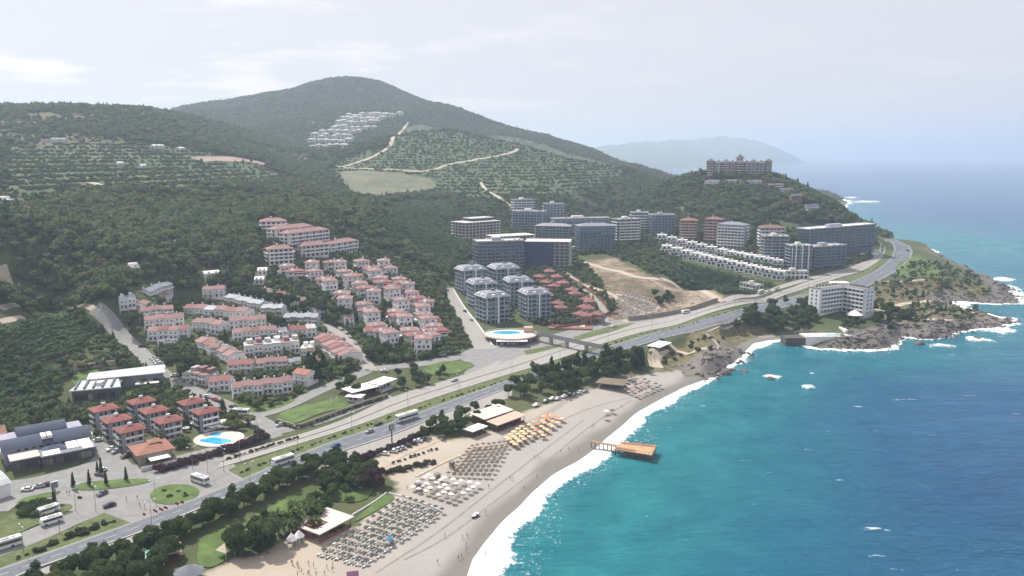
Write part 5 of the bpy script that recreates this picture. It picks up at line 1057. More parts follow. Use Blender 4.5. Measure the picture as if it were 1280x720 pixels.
for (x, y, wv, m_, lb) in ((283,695,3.2,CREAM,'cream tent pavilion on the lawn edge'),(237,724,4.5,GREYW,'grey round canopy at the bottom edge'),(365,683,1.9,WPANEL,'left one of two small white tents behind the beach'),(374,679,1.9,WPANEL,'right one of two small white tents behind the beach')):
    q = at(x, y); r = empty('pavilion', q, .3, lb, 'pavilion'); MB().cyl(0, 0, 2.5, 4.6, wv, .15, 4 if wv == 3.2 else 10).build('canopy', m_, r); clear_disc(q.x, q.y, wv + 2)
    for a in range(4): MB().cyl(wv * .8 * math.cos(a * math.pi / 2), wv * .8 * math.sin(a * math.pi / 2), -.3, 2.6, .1, n=5).build('post', WPANEL, r)
# pools beside the junction
q = at(268, 552); r = empty('swimming_pool', q, rz0, 'kidney shaped blue swimming pool with sun deck beside the junction', 'swimming pool'); clear_disc(q.x, q.y + 2, 13)
MB().ext(ell(11, 10, 32, 0, 3), -1, .5).build('deck', PALER, r); MB().ext([(6.6 * math.cos(t) + (1.5 if math.sin(t) > 0 else 0) * 1, 4.2 * math.sin(t) * (1 + .25 * math.cos(2 * t))) for t in [2 * math.pi * i / 36 for i in range(36)]], .5, .57).build('pool', POOLW, r); MB().ext(ell(2.6, 2.2, 20, -5, 6.5), .5, .57).build('pool', POOLW, r)
# ------------------------------------------------------------------ pier
P1 = onz(739, 551.5, 3.2); P2 = onz(776, 561, 3.2); DKR = mat('rusty_steel', (.16, .10, .08), .9, .3, 1)
cor = [onz(x, y, 3.4) for x, y in ((777,553),(821,557),(815,569),(767,561))]
c0 = Vector((sum(c[0] for c in cor) / 4, sum(c[1] for c in cor) / 4, 0)); r = empty('pier', c0, 0, 'wooden bathing pier with orange deck on steel legs off the beach', 'pier')
L4 = [(c[0] - c0.x, c[1] - c0.y) for c in cor]; g = MB().ext(L4[::-1] , 3.0, 3.4); g.build('platform', DECK, r)
a = Vector((P1[0] - c0.x, P1[1] - c0.y, 0)); b_ = Vector(((L4[0][0] + L4[3][0]) / 2, (L4[0][1] + L4[3][1]) / 2, 0)); d = (b_ - a).normalized(); nn = Vector((-d.y, d.x, 0)) * 1.1
MB().ext([((a - nn).x, (a - nn).y), ((b_ - nn).x, (b_ - nn).y), ((b_ + nn).x, (b_ + nn).y), ((a + nn).x, (a + nn).y)], 3.05, 3.3).build('walkway', WOOD, r)
def bil(s, t): x = [(1 - s) * (1 - t), s * (1 - t), s * t, (1 - s) * t]; return sum(x[i] * L4[i][0] for i in range(4)), sum(x[i] * L4[i][1] for i in range(4))
for i in range(5):
    for j in range(3): x, y = bil(.04 + .92 * i / 4, .06 + .88 * j / 2); MB().cyl(x, y, -5, 3.0, .22, n=6).build('leg', DKR, r)
for i in range(7): p = a.lerp(b_, i / 6.5); MB().box(p.x - .12, p.x + .12, p.y - 1, p.y + 1, 2.7, 3.05).tube((p.x, p.y - .9, -4), (p.x, p.y - .9, 2.8), .13).tube((p.x, p.y + .9, -4), (p.x, p.y + .9, 2.8), .13).build('trestle', DKR, r)
g = MB()
for e0, e1 in ((0, 1), (1, 2), (2, 3)):
    A1_, B1_ = Vector((*L4[e0], 0)), Vector((*L4[e1], 0)); n_ = int((A1_ - B1_).length / 1.5)
    for i in range(n_ + 1): p = A1_.lerp(B1_, i / n_); g.tube((p.x, p.y, 3.4), (p.x, p.y, 4.4), .05, n=4)
    g.tube((A1_.x, A1_.y, 4.4), (B1_.x, B1_.y, 4.4), .06, n=4); g.tube((A1_.x, A1_.y, 2.2), (B1_.x, B1_.y, 2.2), .12, n=4)
g.build('railing', DKR, r)
PIERL = [(bil(s_, t_)[0] + c0.x, bil(s_, t_)[1] + c0.y) for s_ in np.linspace(.08, .92, 9) for t_ in (.12, .88) if not (t_ > .5 and s_ > .5)]
# ------------------------------------------------------------------ parasols and loungers
FAB = {k: mat('parasol_' + k, c, .9, .12, 1.5) for k, c in dict(dark=(.085, .10, .09), white=(.66, .64, .60), straw=(.155, .12, .09), cream=(.62, .48, .29), orange=(.62, .27, .15), pink=(.42, .30, .28), blue=(.04, .17, .32), grey=(.22, .20, .19)).items()}
CUSH = mat('lounger_cushion', (.60, .62, .60), .9, .1, 2); CUSHG = mat('lounger_cushion_green', (.20, .30, .25), .9, .1, 2); CUSHO = mat('lounger_cushion_orange', (.55, .26, .16), .9, .1, 2); PLAS = mat('white_plastic', (.62, .61, .58), .5, .05, 1)
def parasol(fab, r0=.95, h=2.3):
    r = empty('parasol', (0, 0, 0)); MB().cyl(0, 0, -.3, h + .1, .04, n=5).build('pole', WOOD, r); n_ = 10
    v = [(0, 0, h + .12)] + [(r0 * .5 * math.cos(2 * math.pi * i / n_), r0 * .5 * math.sin(2 * math.pi * i / n_), h - .07) for i in range(n_)] + [(r0 * math.cos(2 * math.pi * i / n_), r0 * math.sin(2 * math.pi * i / n_), h - .42 - .05 * (i % 2)) for i in range(n_)] + [(0, 0, h - .1)]
    f = [(0, 1 + i, 1 + (i + 1) % n_) for i in range(n_)] + [(1 + i, 1 + n_ + i, 1 + n_ + (i + 1) % n_, 1 + (i + 1) % n_) for i in range(n_)] + [(2 * n_ + 1, 1 + n_ + (i + 1) % n_, 1 + n_ + i) for i in range(n_)]
    mesh_obj('canopy', v, f, FAB[fab], r); return r
def lounger(cu):
    r = empty('sun_lounger', (0, 0, 0)); g = MB().box(-.33, .33, -.95, .95, .26, .33)
    for x in (-.3, .24):
        for y in (-.85, .8): g.box(x, x + .06, y, y + .06, 0, .26)
    g.build('frame', PLAS, r); MB().box(-.31, .31, -.93, .35, .33, .42).build('mattress', cu, r); MB().add([(-.31, .35, .33), (.31, .35, .33), (.31, .95, .72), (-.31, .95, .72), (-.31, .35, .43), (.31, .35, .43), (.31, .92, .82), (-.31, .92, .82)], [(0, 3, 2, 1), (4, 5, 6, 7), (0, 1, 5, 4), (1, 2, 6, 5), (2, 3, 7, 6), (3, 0, 4, 7)]).build('backrest', cu, r); return r
PP = {}; 
def put(proto_key, make, loc, rz, label, cat, grp):
    if proto_key not in PP: o = PP[proto_key] = make(); o.location = loc; o.rotation_euler = (0, 0, rz)
    else: o = copy_tree(PP[proto_key], loc, rz)
    return tag(o, label, cat, grp)
def field(c0, c1, c2, c3, nu, nv, fabs, lab, grp, loung=None, cap=9999, jit=.35, lrz=.5, size=.95, skip=.0, lname=None):
    R_ = random.Random(nu * 31 + nv); Q = [at(*c) for c in (c0, c1, c2, c3)]; k = 0
    for i in range(nu):
        for j in range(nv):
            if R_.random() < skip: continue
            s, t = (i + (.5 if j % 2 else 0) * .0) / max(nu - 1, 1), j / max(nv - 1, 1); p = Q[0] * (1 - s) * (1 - t) + Q[1] * s * (1 - t) + Q[2] * s * t + Q[3] * (1 - s) * t
            x = p.x + R_.uniform(-jit, jit); y = p.y + R_.uniform(-jit, jit); z = Tz(x, y); f_ = R_.choice(fabs)
            put('par' + f_ + str(size), lambda: parasol(f_, size), (x, y, z), R_.uniform(0, 3), lab % ('brown' if f_ in ('straw',) else 'dark' if f_ == 'dark' else 'orange' if f_ == 'orange' else f_), 'parasol', grp + ' in ' + f_); k += 1
            if loung:
                for e in (-.75, .75):
                    if R_.random() < .9: put('lou' + loung.name, lambda: lounger(loung), (x + math.cos(lrz) * e + 1.45 * math.sin(lrz), y + math.sin(lrz) * e - 1.45 * math.cos(lrz), z + .02), lrz + R_.uniform(-.1, .1) + math.pi, lname, 'sun lounger', 'loungers ' + grp)
    return k
SEA = math.atan2(-1, 1) + math.pi / 2
field((404,692),(505,626),(552,642),(456,706),13,7,['dark','dark','dark','grey'],'%s green parasol above pale loungers in the field nearest the beach bar','parasols near the beach bar',CUSH,lrz=-.6,lname='pale sun lounger under a dark green parasol near the beach bar')
field((516,614),(536,599),(597,610),(566,630),6,7,['white','white','grey'],'%s parasol in the loose field right of the low white wall','parasols beyond the low white wall',None,jit=.3,skip=.05,size=1.2)
field((561,596),(590,562),(637,556),(612,598),9,8,['straw'],'%s straw parasol in the regular field in front of the kiosk','straw parasols in front of the kiosk',None,jit=.2,size=1.0)
field((634,551),(652,537),(668,547),(644,560),5,4,['cream'],'%s parasol in the tight cluster before the beach restaurant','cream parasols before the restaurant',CUSHO,jit=.3,size=1.5,lname='orange sun lounger in the tight cluster before the beach restaurant')
field((662,535),(684,522),(702,527),(680,548),5,5,['cream','orange','cream'],'%s parasol in the mixed cluster right of the beach restaurant','parasols right of the restaurant',CUSHO,jit=.6,size=1.3,lrz=.2,lname='orange sun lounger in the mixed cluster right of the beach restaurant')
field((772,486),(793,473),(825,486),(797,498),7,6,['pink','pink','dark'],'%s parasol at the far end of the beach beside the straw shelter','parasols beside the straw shelter',None,jit=.5,size=1.3)
for i, (x, y) in enumerate(PIERL): put('lou' + CUSHO.name, lambda: lounger(CUSHO), (x, y, 3.42), .9, 'orange sun lounger on the edge of the wooden bathing pier', 'sun lounger', 'loungers on the pier')
for x, y, f_, lb in ((758,518,'white','pair of white parasols alone on the open sand, left one'),(765,517,'dark','dark parasol alone on the open sand right of the white one'),(757,525,'grey','grey parasol alone nearest the water'),(486,680,'blue','bright blue parasol at the sea edge of the field near the beach bar')):
    q = at(x, y); put('par' + f_, lambda: parasol(f_, 1.5), q, 0, lb, 'parasol', None)
R_ = random.Random(3)
for i in range(26):
    x = 232 + R_.uniform(0, 75); y = 536 - (x - 232) * .05 + R_.uniform(-4, 5); q = at(x, y)
    put('parwhite1.6', lambda: parasol('white', 1.6), q, 0, 'white parasol on the sun deck behind the kidney shaped pool', 'parasol', 'white parasols around the pool')
# ------------------------------------------------------------------ vehicles
GL = GLASS; TYRE = mat('tyre', (.02, .02, .02), .9, .1, 1); LAMP_W = mat('headlight', (.7, .7, .68), .2, .02, 1); LAMP_R = mat('tail_light', (.35, .02, .02), .3, .02, 1)
PAINTS = {k: mat('paint_' + k, c, .3, .03, 1, spec=.6) for k, c in dict(white=(.72, .72, .71), black=(.02, .02, .024), silver=(.38, .39, .41), grey=(.12, .125, .13), red=(.35, .03, .03), blue=(.03, .08, .22), brown=(.14, .08, .06)).items()}
def wheels(r, xs, y, rad, wdt=.24):
    for x in xs:
        for s in (-1, 1):
            q = MB().tube((x, s * y, rad), (x, s * (y - wdt), rad), rad, n=12); w__ = q.build('wheel', TYRE, r); MB().tube((x, s * (y + .01), rad), (x, s * (y - .05), rad), rad * .55, n=8).build('rim', METAL, w__)
def car(col):
    r = empty('parked_car', (0, 0, 0)); pr = [(-2.1, .35), (-2.15, .75), (-1.95, .98), (-.75, 1.0), (1.75, .98), (2.1, .9), (2.15, .4), (1.9, .28), (-1.9, .28)]
    MB().prism(pr, -.86, .86).build('body', PAINTS[col], r)
    v = [(-1.0, -.8, .98), (1.7, -.8, .98), (1.7, .8, .98), (-1.0, .8, .98), (-.25, -.66, 1.42), (1.15, -.66, 1.42), (1.15, .66, 1.42), (-.25, .66, 1.42)]
    MB().add(v, [(0, 1, 5, 4), (1, 2, 6, 5), (2, 3, 7, 6), (3, 0, 4, 7)]).build('window', GL, r); MB().add([(-.27, -.67, 1.42), (1.17, -.67, 1.42), (1.17, .67, 1.42), (-.27, .67, 1.42), (-.15, -.6, 1.47), (1.05, -.6, 1.47), (1.05, .6, 1.47), (-.15, .6, 1.47)], [(0, 3, 2, 1), (4, 5, 6, 7), (0, 1, 5, 4), (1, 2, 6, 5), (2, 3, 7, 6), (3, 0, 4, 7)]).build('roof', PAINTS[col], r)
    wheels(r, (-1.3, 1.35), .88, .31)
    for s in (-1, 1): MB().box(-2.17, -2.1, s * .6 - .17, s * .6 + .17, .62, .78).build('headlight', LAMP_W, r); MB().box(2.08, 2.17, s * .65 - .12, s * .65 + .12, .68, .84).build('tail_light', LAMP_R, r)
    return r
def bus(L=12, h=3.3, band=.9, col='white'):
    r = empty('bus', (0, 0, 0)); w_ = 1.25; hl = L / 2; pr = [(-hl, .5), (-hl, 1.6), (-hl + .25, h - .2), (-hl + .5, h), (hl - .2, h), (hl, h - .25), (hl, .5), (hl - .3, .35), (-hl + .3, .35)]
    MB().prism(pr, -w_, w_).build('body', PAINTS[col], r)
    for s in (-1, 1):
        y0, y1 = (s * w_, s * (w_ + .03)); g = MB().box(-hl + .6, hl - .4, min(y0, y1), max(y0, y1), 1.45, 1.45 + band * 1.15); g.build('window', GL, r)
    MB().add([(-hl - .02, -w_ + .1, 1.3), (-hl - .02, w_ - .1, 1.3), (-hl + .2, w_ - .1, h - .35), (-hl + .2, -w_ + .1, h - .35), (-hl + .1, -w_ + .1, 1.3), (-hl + .1, w_ - .1, 1.3)], [(0, 1, 2, 3), (0, 4, 5, 1)]).build('windscreen', GL, r)
    MB().box(hl, hl + .02, -w_ + .2, w_ - .2, 1.7, h - .5).build('rear_window', GL, r); MB().box(-1.2, 1.2, -.7, .7, h, h + .28).build('air_conditioner', FLATR, r); MB().box(hl * .45, hl * .6, -.4, .4, h, h + .12).build('roof_hatch', GREYW, r)
    wheels(r, (-hl + 2.2 if L > 9 else -hl + 1.3, hl - 3 if L > 9 else hl - 1.5), w_ + .02, .48)
    for s in (-1, 1): MB().box(-hl - .03, -hl + .05, s * .9 - .2, s * .9 + .2, .7, .9).build('headlight', LAMP_W, r)
    return r
def head(p1, p2): a = at(*p1); b_ = at(*p2); return math.atan2(b_.y - a.y, b_.x - a.x)
HW = head((440, 552), (500, 533)); HW2 = head((100, 650), (160, 632))
def veh(key, make, px, py, rz, label, cat, name, grp=None, off=.26):
    q = at(px, py); 
    if key not in PP: o = PP[key] = make()
    else: o = copy_tree(PP[key])
    o.location = (q.x, q.y, Tz(q.x, q.y) + off); o.rotation_euler = (0, 0, rz); o.name = name; tag(o, label, cat, grp); return o
veh('coach', lambda: bus(12.5, 3.6), 508.5, 525.5, HW, 'long white coach with dark window band on the seaside carriageway', 'coach', 'coach')
veh('bus10', lambda: bus(9.5, 3.1), 354, 580, HW, 'white bus on the seaside carriageway beside the grass median tip', 'bus', 'bus')
veh('midibus', lambda: bus(8.5, 3.0), 250, 604, head((238, 597), (262, 606)), 'white bus turning beside the round grass island', 'bus', 'bus')
veh('midibus', None, 301, 519, head((290, 518), (312, 520)), 'white bus waiting at the mouth of the village street', 'bus', 'bus')
veh('minibus', lambda: bus(6.8, 2.6, .6), 65, 655, HW2, 'white minibus driving left of the junction beside dark bushes', 'minibus', 'minibus'); veh('bus10', None, 7, 686, HW2, 'white bus cut by the left picture edge', 'bus', 'bus')
veh('minibus', None, 61, 642, HW2 + .1, 'white van parked behind the bushes at the left', 'van', 'van'); veh('midibus', None, 951, 367, head((940, 371), (962, 364)), 'dark topped bus on the upper carriageway beside the banana field', 'bus', 'bus')
veh('minibus', None, 857, 392, head((840, 396), (870, 389)), 'white tanker-like van below the brown retaining wall', 'van', 'van')
for x, y, c_, h_, lb in ((137,634,'black',HW2,'black car driving past the round island'),(337,594,'silver',HW,'silver car behind the bus on the seaside carriageway'),(381,575,'white',HW,'white car ahead of the bus on the seaside carriageway'),(420,559,'blue',HW,'dark blue car alone on the seaside carriageway'),(462,541,'silver',HW,'silver car following behind the coach'),(473,532,'black',HW,'black car just behind the coach'),(568,477,'silver',HW,'silver car alone on the upper carriageway'),(826,426,'black',HW,'black car on the seaside carriageway near the rocks'),
    (1102,343,'white',1,'white car entering the highway bend from below'),(1115,322,'white',1.5,'white car in the middle of the highway bend'),(1124,318,'white',1.6,'white car on the outer lane of the highway bend'),(1119,327,'silver',1.4,'silver car close behind in the highway bend'),(1135,314,'black',2,'black car at the outer edge of the highway bend'),(350,533,'silver',HW,'silver car parked at the corner of the hotel lawn'),
    (128,619,'grey',1.2,'dark car parked before the hall entrance with open street behind'),(34,614,'white',.2,'white car parked before the beige annex'),(49,610,'silver',.4,'silver car parked second before the dark annex'),(59,608,'black',.4,'black car parked third before the dark annex'),(122,552,'white',.5,'white car parked at the corner of the hall'),(139,563,'white',1.2,'white car parked beside the red blocks wall'),(145,566,'silver',1.2,'silver car parked next to the white one beside the red blocks'),(157,572,'brown',1.2,'brown car parked left of the orange restaurant'),(127,590,'white',.9,'white car by the red sign before the hall'),(125,595,'grey',-.3,'grey car under the cypress before the hall'),
    (218,471,'white',.6,'white car at the street bend below the big umbrella tree'),(178,434,'black',.3,'black car crossing the street near the carport'),(259,497,'white',-.6,'white car parked above the red roofed pair'),(268,501,'red',-.6,'red car parked along the street'),(276,504,'black',-.6,'black car parked along the street below the red one'),(291,510,'grey',-.5,'grey car behind the waiting bus'),(412,472,'grey',.4,'grey car at the corner below dark pines'),(425,412,'white',-1,'white car first from the top on the upper street'),(432,417,'white',-1,'white car second from the top on the upper street'),(437,422,'white',-1,'white van-like car third from the top on the upper street'),(444,430,'white',-1,'white car lowest on the upper street'),(429,425,'brown',-1,'brown car across from the white ones on the upper street'),
    (581,390,'black',-1.1,'black car parked upper on the steep street'),(589,401,'silver',-1.1,'silver car parked lower on the steep street'),(553,445,'white',.2,'white car left on the lower street'),(560,443,'grey',.2,'grey car right on the lower street'),(480,465,'white',0,'white car in shade by the street junction'),(768,409,'white',.3,'white car waiting at the building site exit')):
    veh('car' + c_, (lambda c_=c_: car(c_)), x, y, h_, lb, 'car', 'car')
for i, (x, y, c_) in enumerate(((192,449,'white'),(194,451,'white'),(196,453.5,'white'),(198,456,'white'),(200,458.5,'black'),(202,461,'white'))): veh('car' + c_, (lambda c_=c_: car(c_)), x, y, .35, f'{c_} car, {ORD[i]} from the top of the parked row beside the round green tree', 'car', 'parked_car', 'cars parked beside the village street')
for i, (x, y, c_) in enumerate(((480,569,'white'),(491,566,'white'),(496,564,'silver'),(502,562,'silver'),(509,559,'black'),(516,556,'black'),(522,553,'white'),(528,551,'grey'))): veh('car' + c_, (lambda c_=c_: car(c_)), x, y, head((480, 569), (490, 573)) + .5, f'{c_} car, {ORD[i]} from the left in the sandy car park behind the hedge', 'car', 'parked_car', 'cars in the sandy car park')
for i, (x, y, c_) in enumerate(((682,503,'grey'),(690,500,'white'),(697,500,'silver'),(705,497,'white'),(712,494,'black'),(717,495,'grey'),(724,492,'white'),(731,490,'silver'),(670,508,'white'))): veh('car' + c_, (lambda c_=c_: car(c_)), x, y, .9, f'{c_} car, {ORD[i]} of the line in the shade of the beach trees', 'car', 'parked_car', 'cars in the shade of the beach trees')
# beach buggy / small boat on the sand
q = at(594, 646); r = empty('rowing_boat', q, 1.0, 'small white boat with dark hull lying on the grey sand', 'boat')
hl_ = [(-2.2, 0), (-1.2, .75), (1, .85), (2, .7), (2, -.7), (1, -.85), (-1.2, -.75)]; n_ = len(hl_)
mesh_obj('hull', [(x * .85, y * .6, 0) for x, y in hl_] + [(x, y, .8) for x, y in hl_], [tuple(range(n_))[::-1]] + [(i, (i + 1) % n_, n_ + (i + 1) % n_, n_ + i) for i in range(n_)], PAINTS['black'], r); MB().ext([(x * .93, y * .9) for x, y in hl_], .72, .92).build('deck', WPANEL, r); MB().box(-.3, .9, -.4, .4, .92, 1.4).build('console', WPANEL, r)
# ------------------------------------------------------------------ poles, lamps, signs, flags
def lamp():
    r = empty('street_lamp', (0, 0, 0)); MB().cyl(0, 0, -.3, 9.5, .11, .06, 6).build('pole', METAL, r)
    for s in (-1, 1): MB().tube((0, 0, 9.3), (s * 1.6, 0, 9.8), .05, n=4).build('arm', METAL, r); MB().box(s * 1.6 - .35, s * 1.6 + .35, -.14, .14, 9.72, 9.88).build('lamp_head', WHITE, r)
    return r
LP = [(280,590),(300,577),(372,561),(440,541),(510,512),(574,491),(640,470),(700,450),(760,431),(815,414),(870,399),(918,387),(120,640),(75,668),(30,694),(1010,365),(1045,354)]
for i, (x, y) in enumerate(LP): put('lamp', lamp, at(x, y) + Vector((0, 0, .2)), HW + math.pi / 2, 'tall two-armed street lamp standing on the grass median of the highway', 'street lamp', 'street lamps along the median')
for i, (x, y, lb) in enumerate(((241,588,'beside the round island'),(260,592,'at the median tip by the pool'),(322,555,'beside the pool hedge'),(418,523,'beside the roadside restaurant wall'),(532,487,'beside the pine group'),(663,440,'beside the oval pool terrace'),(195,632,'on the west side of the round island'),(95,640,'in the junction opposite the totem sign'),(190,660,'at the sea side kerb with the flags'),(313,609,'at the sea side kerb before the bus'))): put('lamp', lamp, at(x, y) + Vector((0, 0, .2)), HW, 'tall street lamp ' + lb, 'street lamp', 'street lamps of the junction')
for k, (x, y, h_, lb) in enumerate(((490,555,9,'brown square billboard on a post beside the sandy verge'),(70,628,8,'grey totem sign with white panel at the shopping junction'))):
    r = empty('billboard', at(x, y), HW, lb, 'sign'); MB().box(-.2, .2, -.2, .2, -.5, h_ - 2.6).build('post', BROWNM if k == 0 else GREYW, r); MB().box(-1.3, 1.3, -.25, .25, h_ - 2.6, h_).build('panel', BROWNM if k == 0 else WPANEL, r); MB().box(-1.1, 1.1, -.29, -.26, h_ - 2.4, h_ - .2).build('poster', [PAVE, GREYW][k], r)
FLAG = mat('red_flag', (.32, .035, .06), .8, .1, 1); 
def flag():
    r = empty('flagpole', (0, 0, 0)); MB().cyl(0, 0, -.3, 6, .07, n=5).build('pole', WPANEL, r); v = []; 
    for i in range(5): v += [(.07 + i * .3, math.sin(i * 1.5) * .12, 5.9 - i * .22), (.07 + i * .3, math.sin(i * 1.5) * .12 + .1, 5.0 - i * .26)]
    mesh_obj('flag', v + [(a, b_ + .02, c) for a, b_, c in v], [(i * 2, i * 2 + 1, i * 2 + 3, i * 2 + 2) for i in range(4)] + [(10 + i * 2, 10 + i * 2 + 2, 10 + i * 2 + 3, 10 + i * 2 + 1) for i in range(4)], FLAG, r); return r
for i, (x, y) in enumerate(((193,657),(200,655),(206,653),(220,648),(227,646),(180,662))): put('flag', flag, at(x, y) + Vector((0, 0, .2)), .3 + i * .2, f'red flag on a white pole, {ORD[i]} in the row at the seaside kerb', 'flag', 'red flags at the junction')
for x, y, lb in ((523,612,'left one'),(547,600,'middle one'),(565,585,'right one')):
    r = empty('changing_cabin', at(x, y), .6, 'tall brown changing cabin on the sand behind the parasols, ' + lb + ' of three', 'cabin', 'changing cabins on the sand'); MB().box(-.9, .9, -.9, .9, 0, 2.6).build('wall', WOOD, r); MB().box(-1.1, 1.1, -1.1, 1.1, 2.6, 2.75).build('roof', GREYW, r); MB().box(-.35, .35, -.95, -.9, .05, 2.1).build('door', BROWNM, r)
r = empty('beach_sign', at(441, 722), .2, 'magenta framed board standing on the sand at the bottom edge', 'sign'); MB().box(-1.8, 1.8, -.1, .1, .4, 2.2).build('panel', mat('magenta_board', (.38, .16, .30)), r); 
for s in (-1.6, 1.5): MB().box(s, s + .12, -.08, .08, -.3, .4).build('post', WOOD, r)
# ------------------------------------------------------------------ people
SKIN = mat('skin', (.42, .25, .17), .6, .05, 1); HAIR = mat('hair', (.03, .022, .018), .7, .1, 1); SWIM = [mat('swimwear_dark', (.03, .035, .07), .8), mat('swimwear_red', (.35, .04, .05), .8), mat('swimwear_pale', (.6, .6, .55), .8)]
def person(pose, sw):
    J = dict(pel=(0, 0, .95), ch=(0, 0, 1.28), nk=(0, 0, 1.50), hd=(0, -.02, 1.66), tp=(0, -.02, 1.74)); st = [0, .22, -.05][pose]
    for s, n_ in ((-1, 'l'), (1, 'r')):
        J['hp' + n_] = (s * .1, 0, .90); J['kn' + n_] = (s * .12, -s * st * .6, .50); J['an' + n_] = (s * .12, -s * st, .09); J['to' + n_] = (s * .13, -s * st - .15, .04)
        J['sh' + n_] = (s * .18, 0, 1.43); J['el' + n_] = (s * .27, s * st * .5 + .02, 1.15); J['ha' + n_] = [(s * .27, s * st - .06, .90), (s * .30, s * st, .92), (s * .12, -.25, 1.15)][pose]; J['fi' + n_] = tuple(a + b for a, b in zip(J['ha' + n_], (0, -.03, -.14) if pose < 2 else (-s * .05, -.06, .02)))
    K = list(J); E = [('pel', 'ch'), ('ch', 'nk'), ('nk', 'hd'), ('hd', 'tp')]
    for n_ in 'lr': E += [('pel', 'hp' + n_), ('hp' + n_, 'kn' + n_), ('kn' + n_, 'an' + n_), ('an' + n_, 'to' + n_), ('ch', 'sh' + n_), ('sh' + n_, 'el' + n_), ('el' + n_, 'ha' + n_), ('ha' + n_, 'fi' + n_)]
    me = bpy.data.meshes.new('body'); me.from_pydata([J[k] for k in K], [(K.index(a), K.index(b)) for a, b in E], []); o = bpy.data.objects.new('person', me); C.objects.link(o)
    sm = o.modifiers.new('s', 'SKIN'); R0 = dict(pel=.14, ch=.15, nk=.055, hd=.10, tp=.08, hp=.095, kn=.06, an=.038, to=.035, sh=.06, el=.042, ha=.03, fi=.022)
    for i, k in enumerate(K): r_ = R0.get(k, R0.get(k[:2], .05)); me.skin_vertices[0].data[i].radius = (r_, r_ * .8)
    me.skin_vertices[0].data[0].use_root = True; o.modifiers.new('u', 'SUBSURF').levels = 1
    dg = bpy.context.evaluated_depsgraph_get(); m2 = bpy.data.meshes.new_from_object(o.evaluated_get(dg)); o.modifiers.clear(); o.data = m2; m2.materials.clear(); m2.materials.append(SKIN); m2.materials.append(sw)
    for p in m2.polygons:
        if .80 < p.center.z < 1.02 and abs(p.center.x) < .22: p.material_index = 1
    g = MB(); n_ = 8
    for a0, z0, r0, z1, r1 in ((0, 1.66, .118, 1.74, .112), (0, 1.74, .112, 1.80, .04)): g.cyl(0, .0, z0, z1, r0, r1, 8)
    g.build('hair', HAIR, o); return o
PR = [person(i % 3, SWIM[i % 3]) for i in range(3)]; FREE = list(PR)
PL = [(573,700),(577,698),(583,690),(547,705),(556,672),(578,674),(584,672),(583,683),(596,692),(607,695),(638,600),(641,601),(668,573),(672,572),(675,575),(701,566),(711,563),(723,564),(742,533),(740,535),(776,509),(778,510),(671,598),(704,586),(694,622),(669,622),(607,643),(611,610),(509,612),(825,494),(833,493),(840,505),(662,612),(655,612)]
PL += [(358 + random.Random(i).uniform(0, 60), 705 + random.Random(i + 99).uniform(0, 16)) for i in range(16)]; PL += [(158,627),(172,625),(175,634),(181,637),(84,619),(87,619)]
PWH = ['standing at the wet edge of the beach', 'walking on the open sand', 'standing on the grey sand']
for i, (x, y) in enumerate(PL):
    q = at(x, y); s = i % 3; z = max(Tz(q.x, q.y), -.7)
    if FREE and s < len(PR) and PR[s] in FREE: o = PR[s]; FREE.remove(o)
    else:
        o = PR[s].copy(); C.objects.link(o)
        for ch in kids(PR[s]):
            c_ = ch.copy(); C.objects.link(c_); c_.parent = o
    o.location = (q.x, q.y, z + (.18 if i >= 50 else 0)); o.rotation_euler = (0, 0, i * 2.1)
    if i < 34: tag(o, ['bather in dark swimwear standing on the sand or in the shallow surf', 'bather in red swimwear walking on the sand or in the shallow surf', 'bather in pale swimwear with hands held together on the beach'][s], 'person', 'bathers on the beach, ' + 'dark red pale'.split()[s])
    elif i < 50: tag(o, ['person in dark swimwear in the loose crowd at the bottom of the beach', 'person in red swimwear in the loose crowd at the bottom of the beach', 'person in pale swimwear in the loose crowd at the bottom of the beach'][s], 'person', 'crowd at the bottom of the beach, ' + 'dark red pale'.split()[s])
    else: tag(o, 'pedestrian crossing the paved junction near the islands', 'person', 'pedestrians at the junction')
# ------------------------------------------------------------------ vegetation
def leafmat(name, cols, tr=.35):
    m, nt, b = newmat(name); oi = N(nt, 'ShaderNodeObjectInfo'); rp = ramp(nt, oi.outputs['Random'], *[(i / max(len(cols) - 1, 1), c) for i, c in enumerate(cols)])
    hs = N(nt, 'ShaderNodeHueSaturation'); nn = noise(nt, .55, 3, .6, 'W'); mr = N(nt, 'ShaderNodeMapRange'); nt.links.new(nn, mr.inputs[0]); mr.inputs[1].default_value = .3; mr.inputs[2].default_value = .7; mr.inputs[3].default_value = .62; mr.inputs[4].default_value = 1.4
    nt.links.new(mr.outputs[0], hs.inputs['Value']); nt.links.new(rp, hs.inputs['Color'])
    d = N(nt, 'ShaderNodeBsdfTranslucent'); mx = N(nt, 'ShaderNodeMixShader'); mx.inputs[0].default_value = tr; nt.links.new(hs.outputs[0], d.inputs[0]); nt.links.new(hs.outputs[0], b.inputs['Base Color']); b.inputs['Roughness'].default_value = .75; b.inputs['Specular IOR Level'].default_value = .15
    nt.links.new(b.outputs[0], mx.inputs[1]); nt.links.new(d.outputs[0], mx.inputs[2]); nt.links.new(mx.outputs[0], nt.nodes['Material Output'].inputs[0]); return m
LEAF = leafmat('leaves', [(.045, .072, .028), (.072, .112, .036), (.10, .13, .048), (.055, .09, .038), (.12, .145, .05)])
PINE = leafmat('pine_needles', [(.035, .056, .025), (.050, .080, .028), (.068, .098, .032)]); BANA = leafmat('banana_leaves', [(.060, .12, .045), (.045, .10, .045), (.085, .13, .05)], .45)
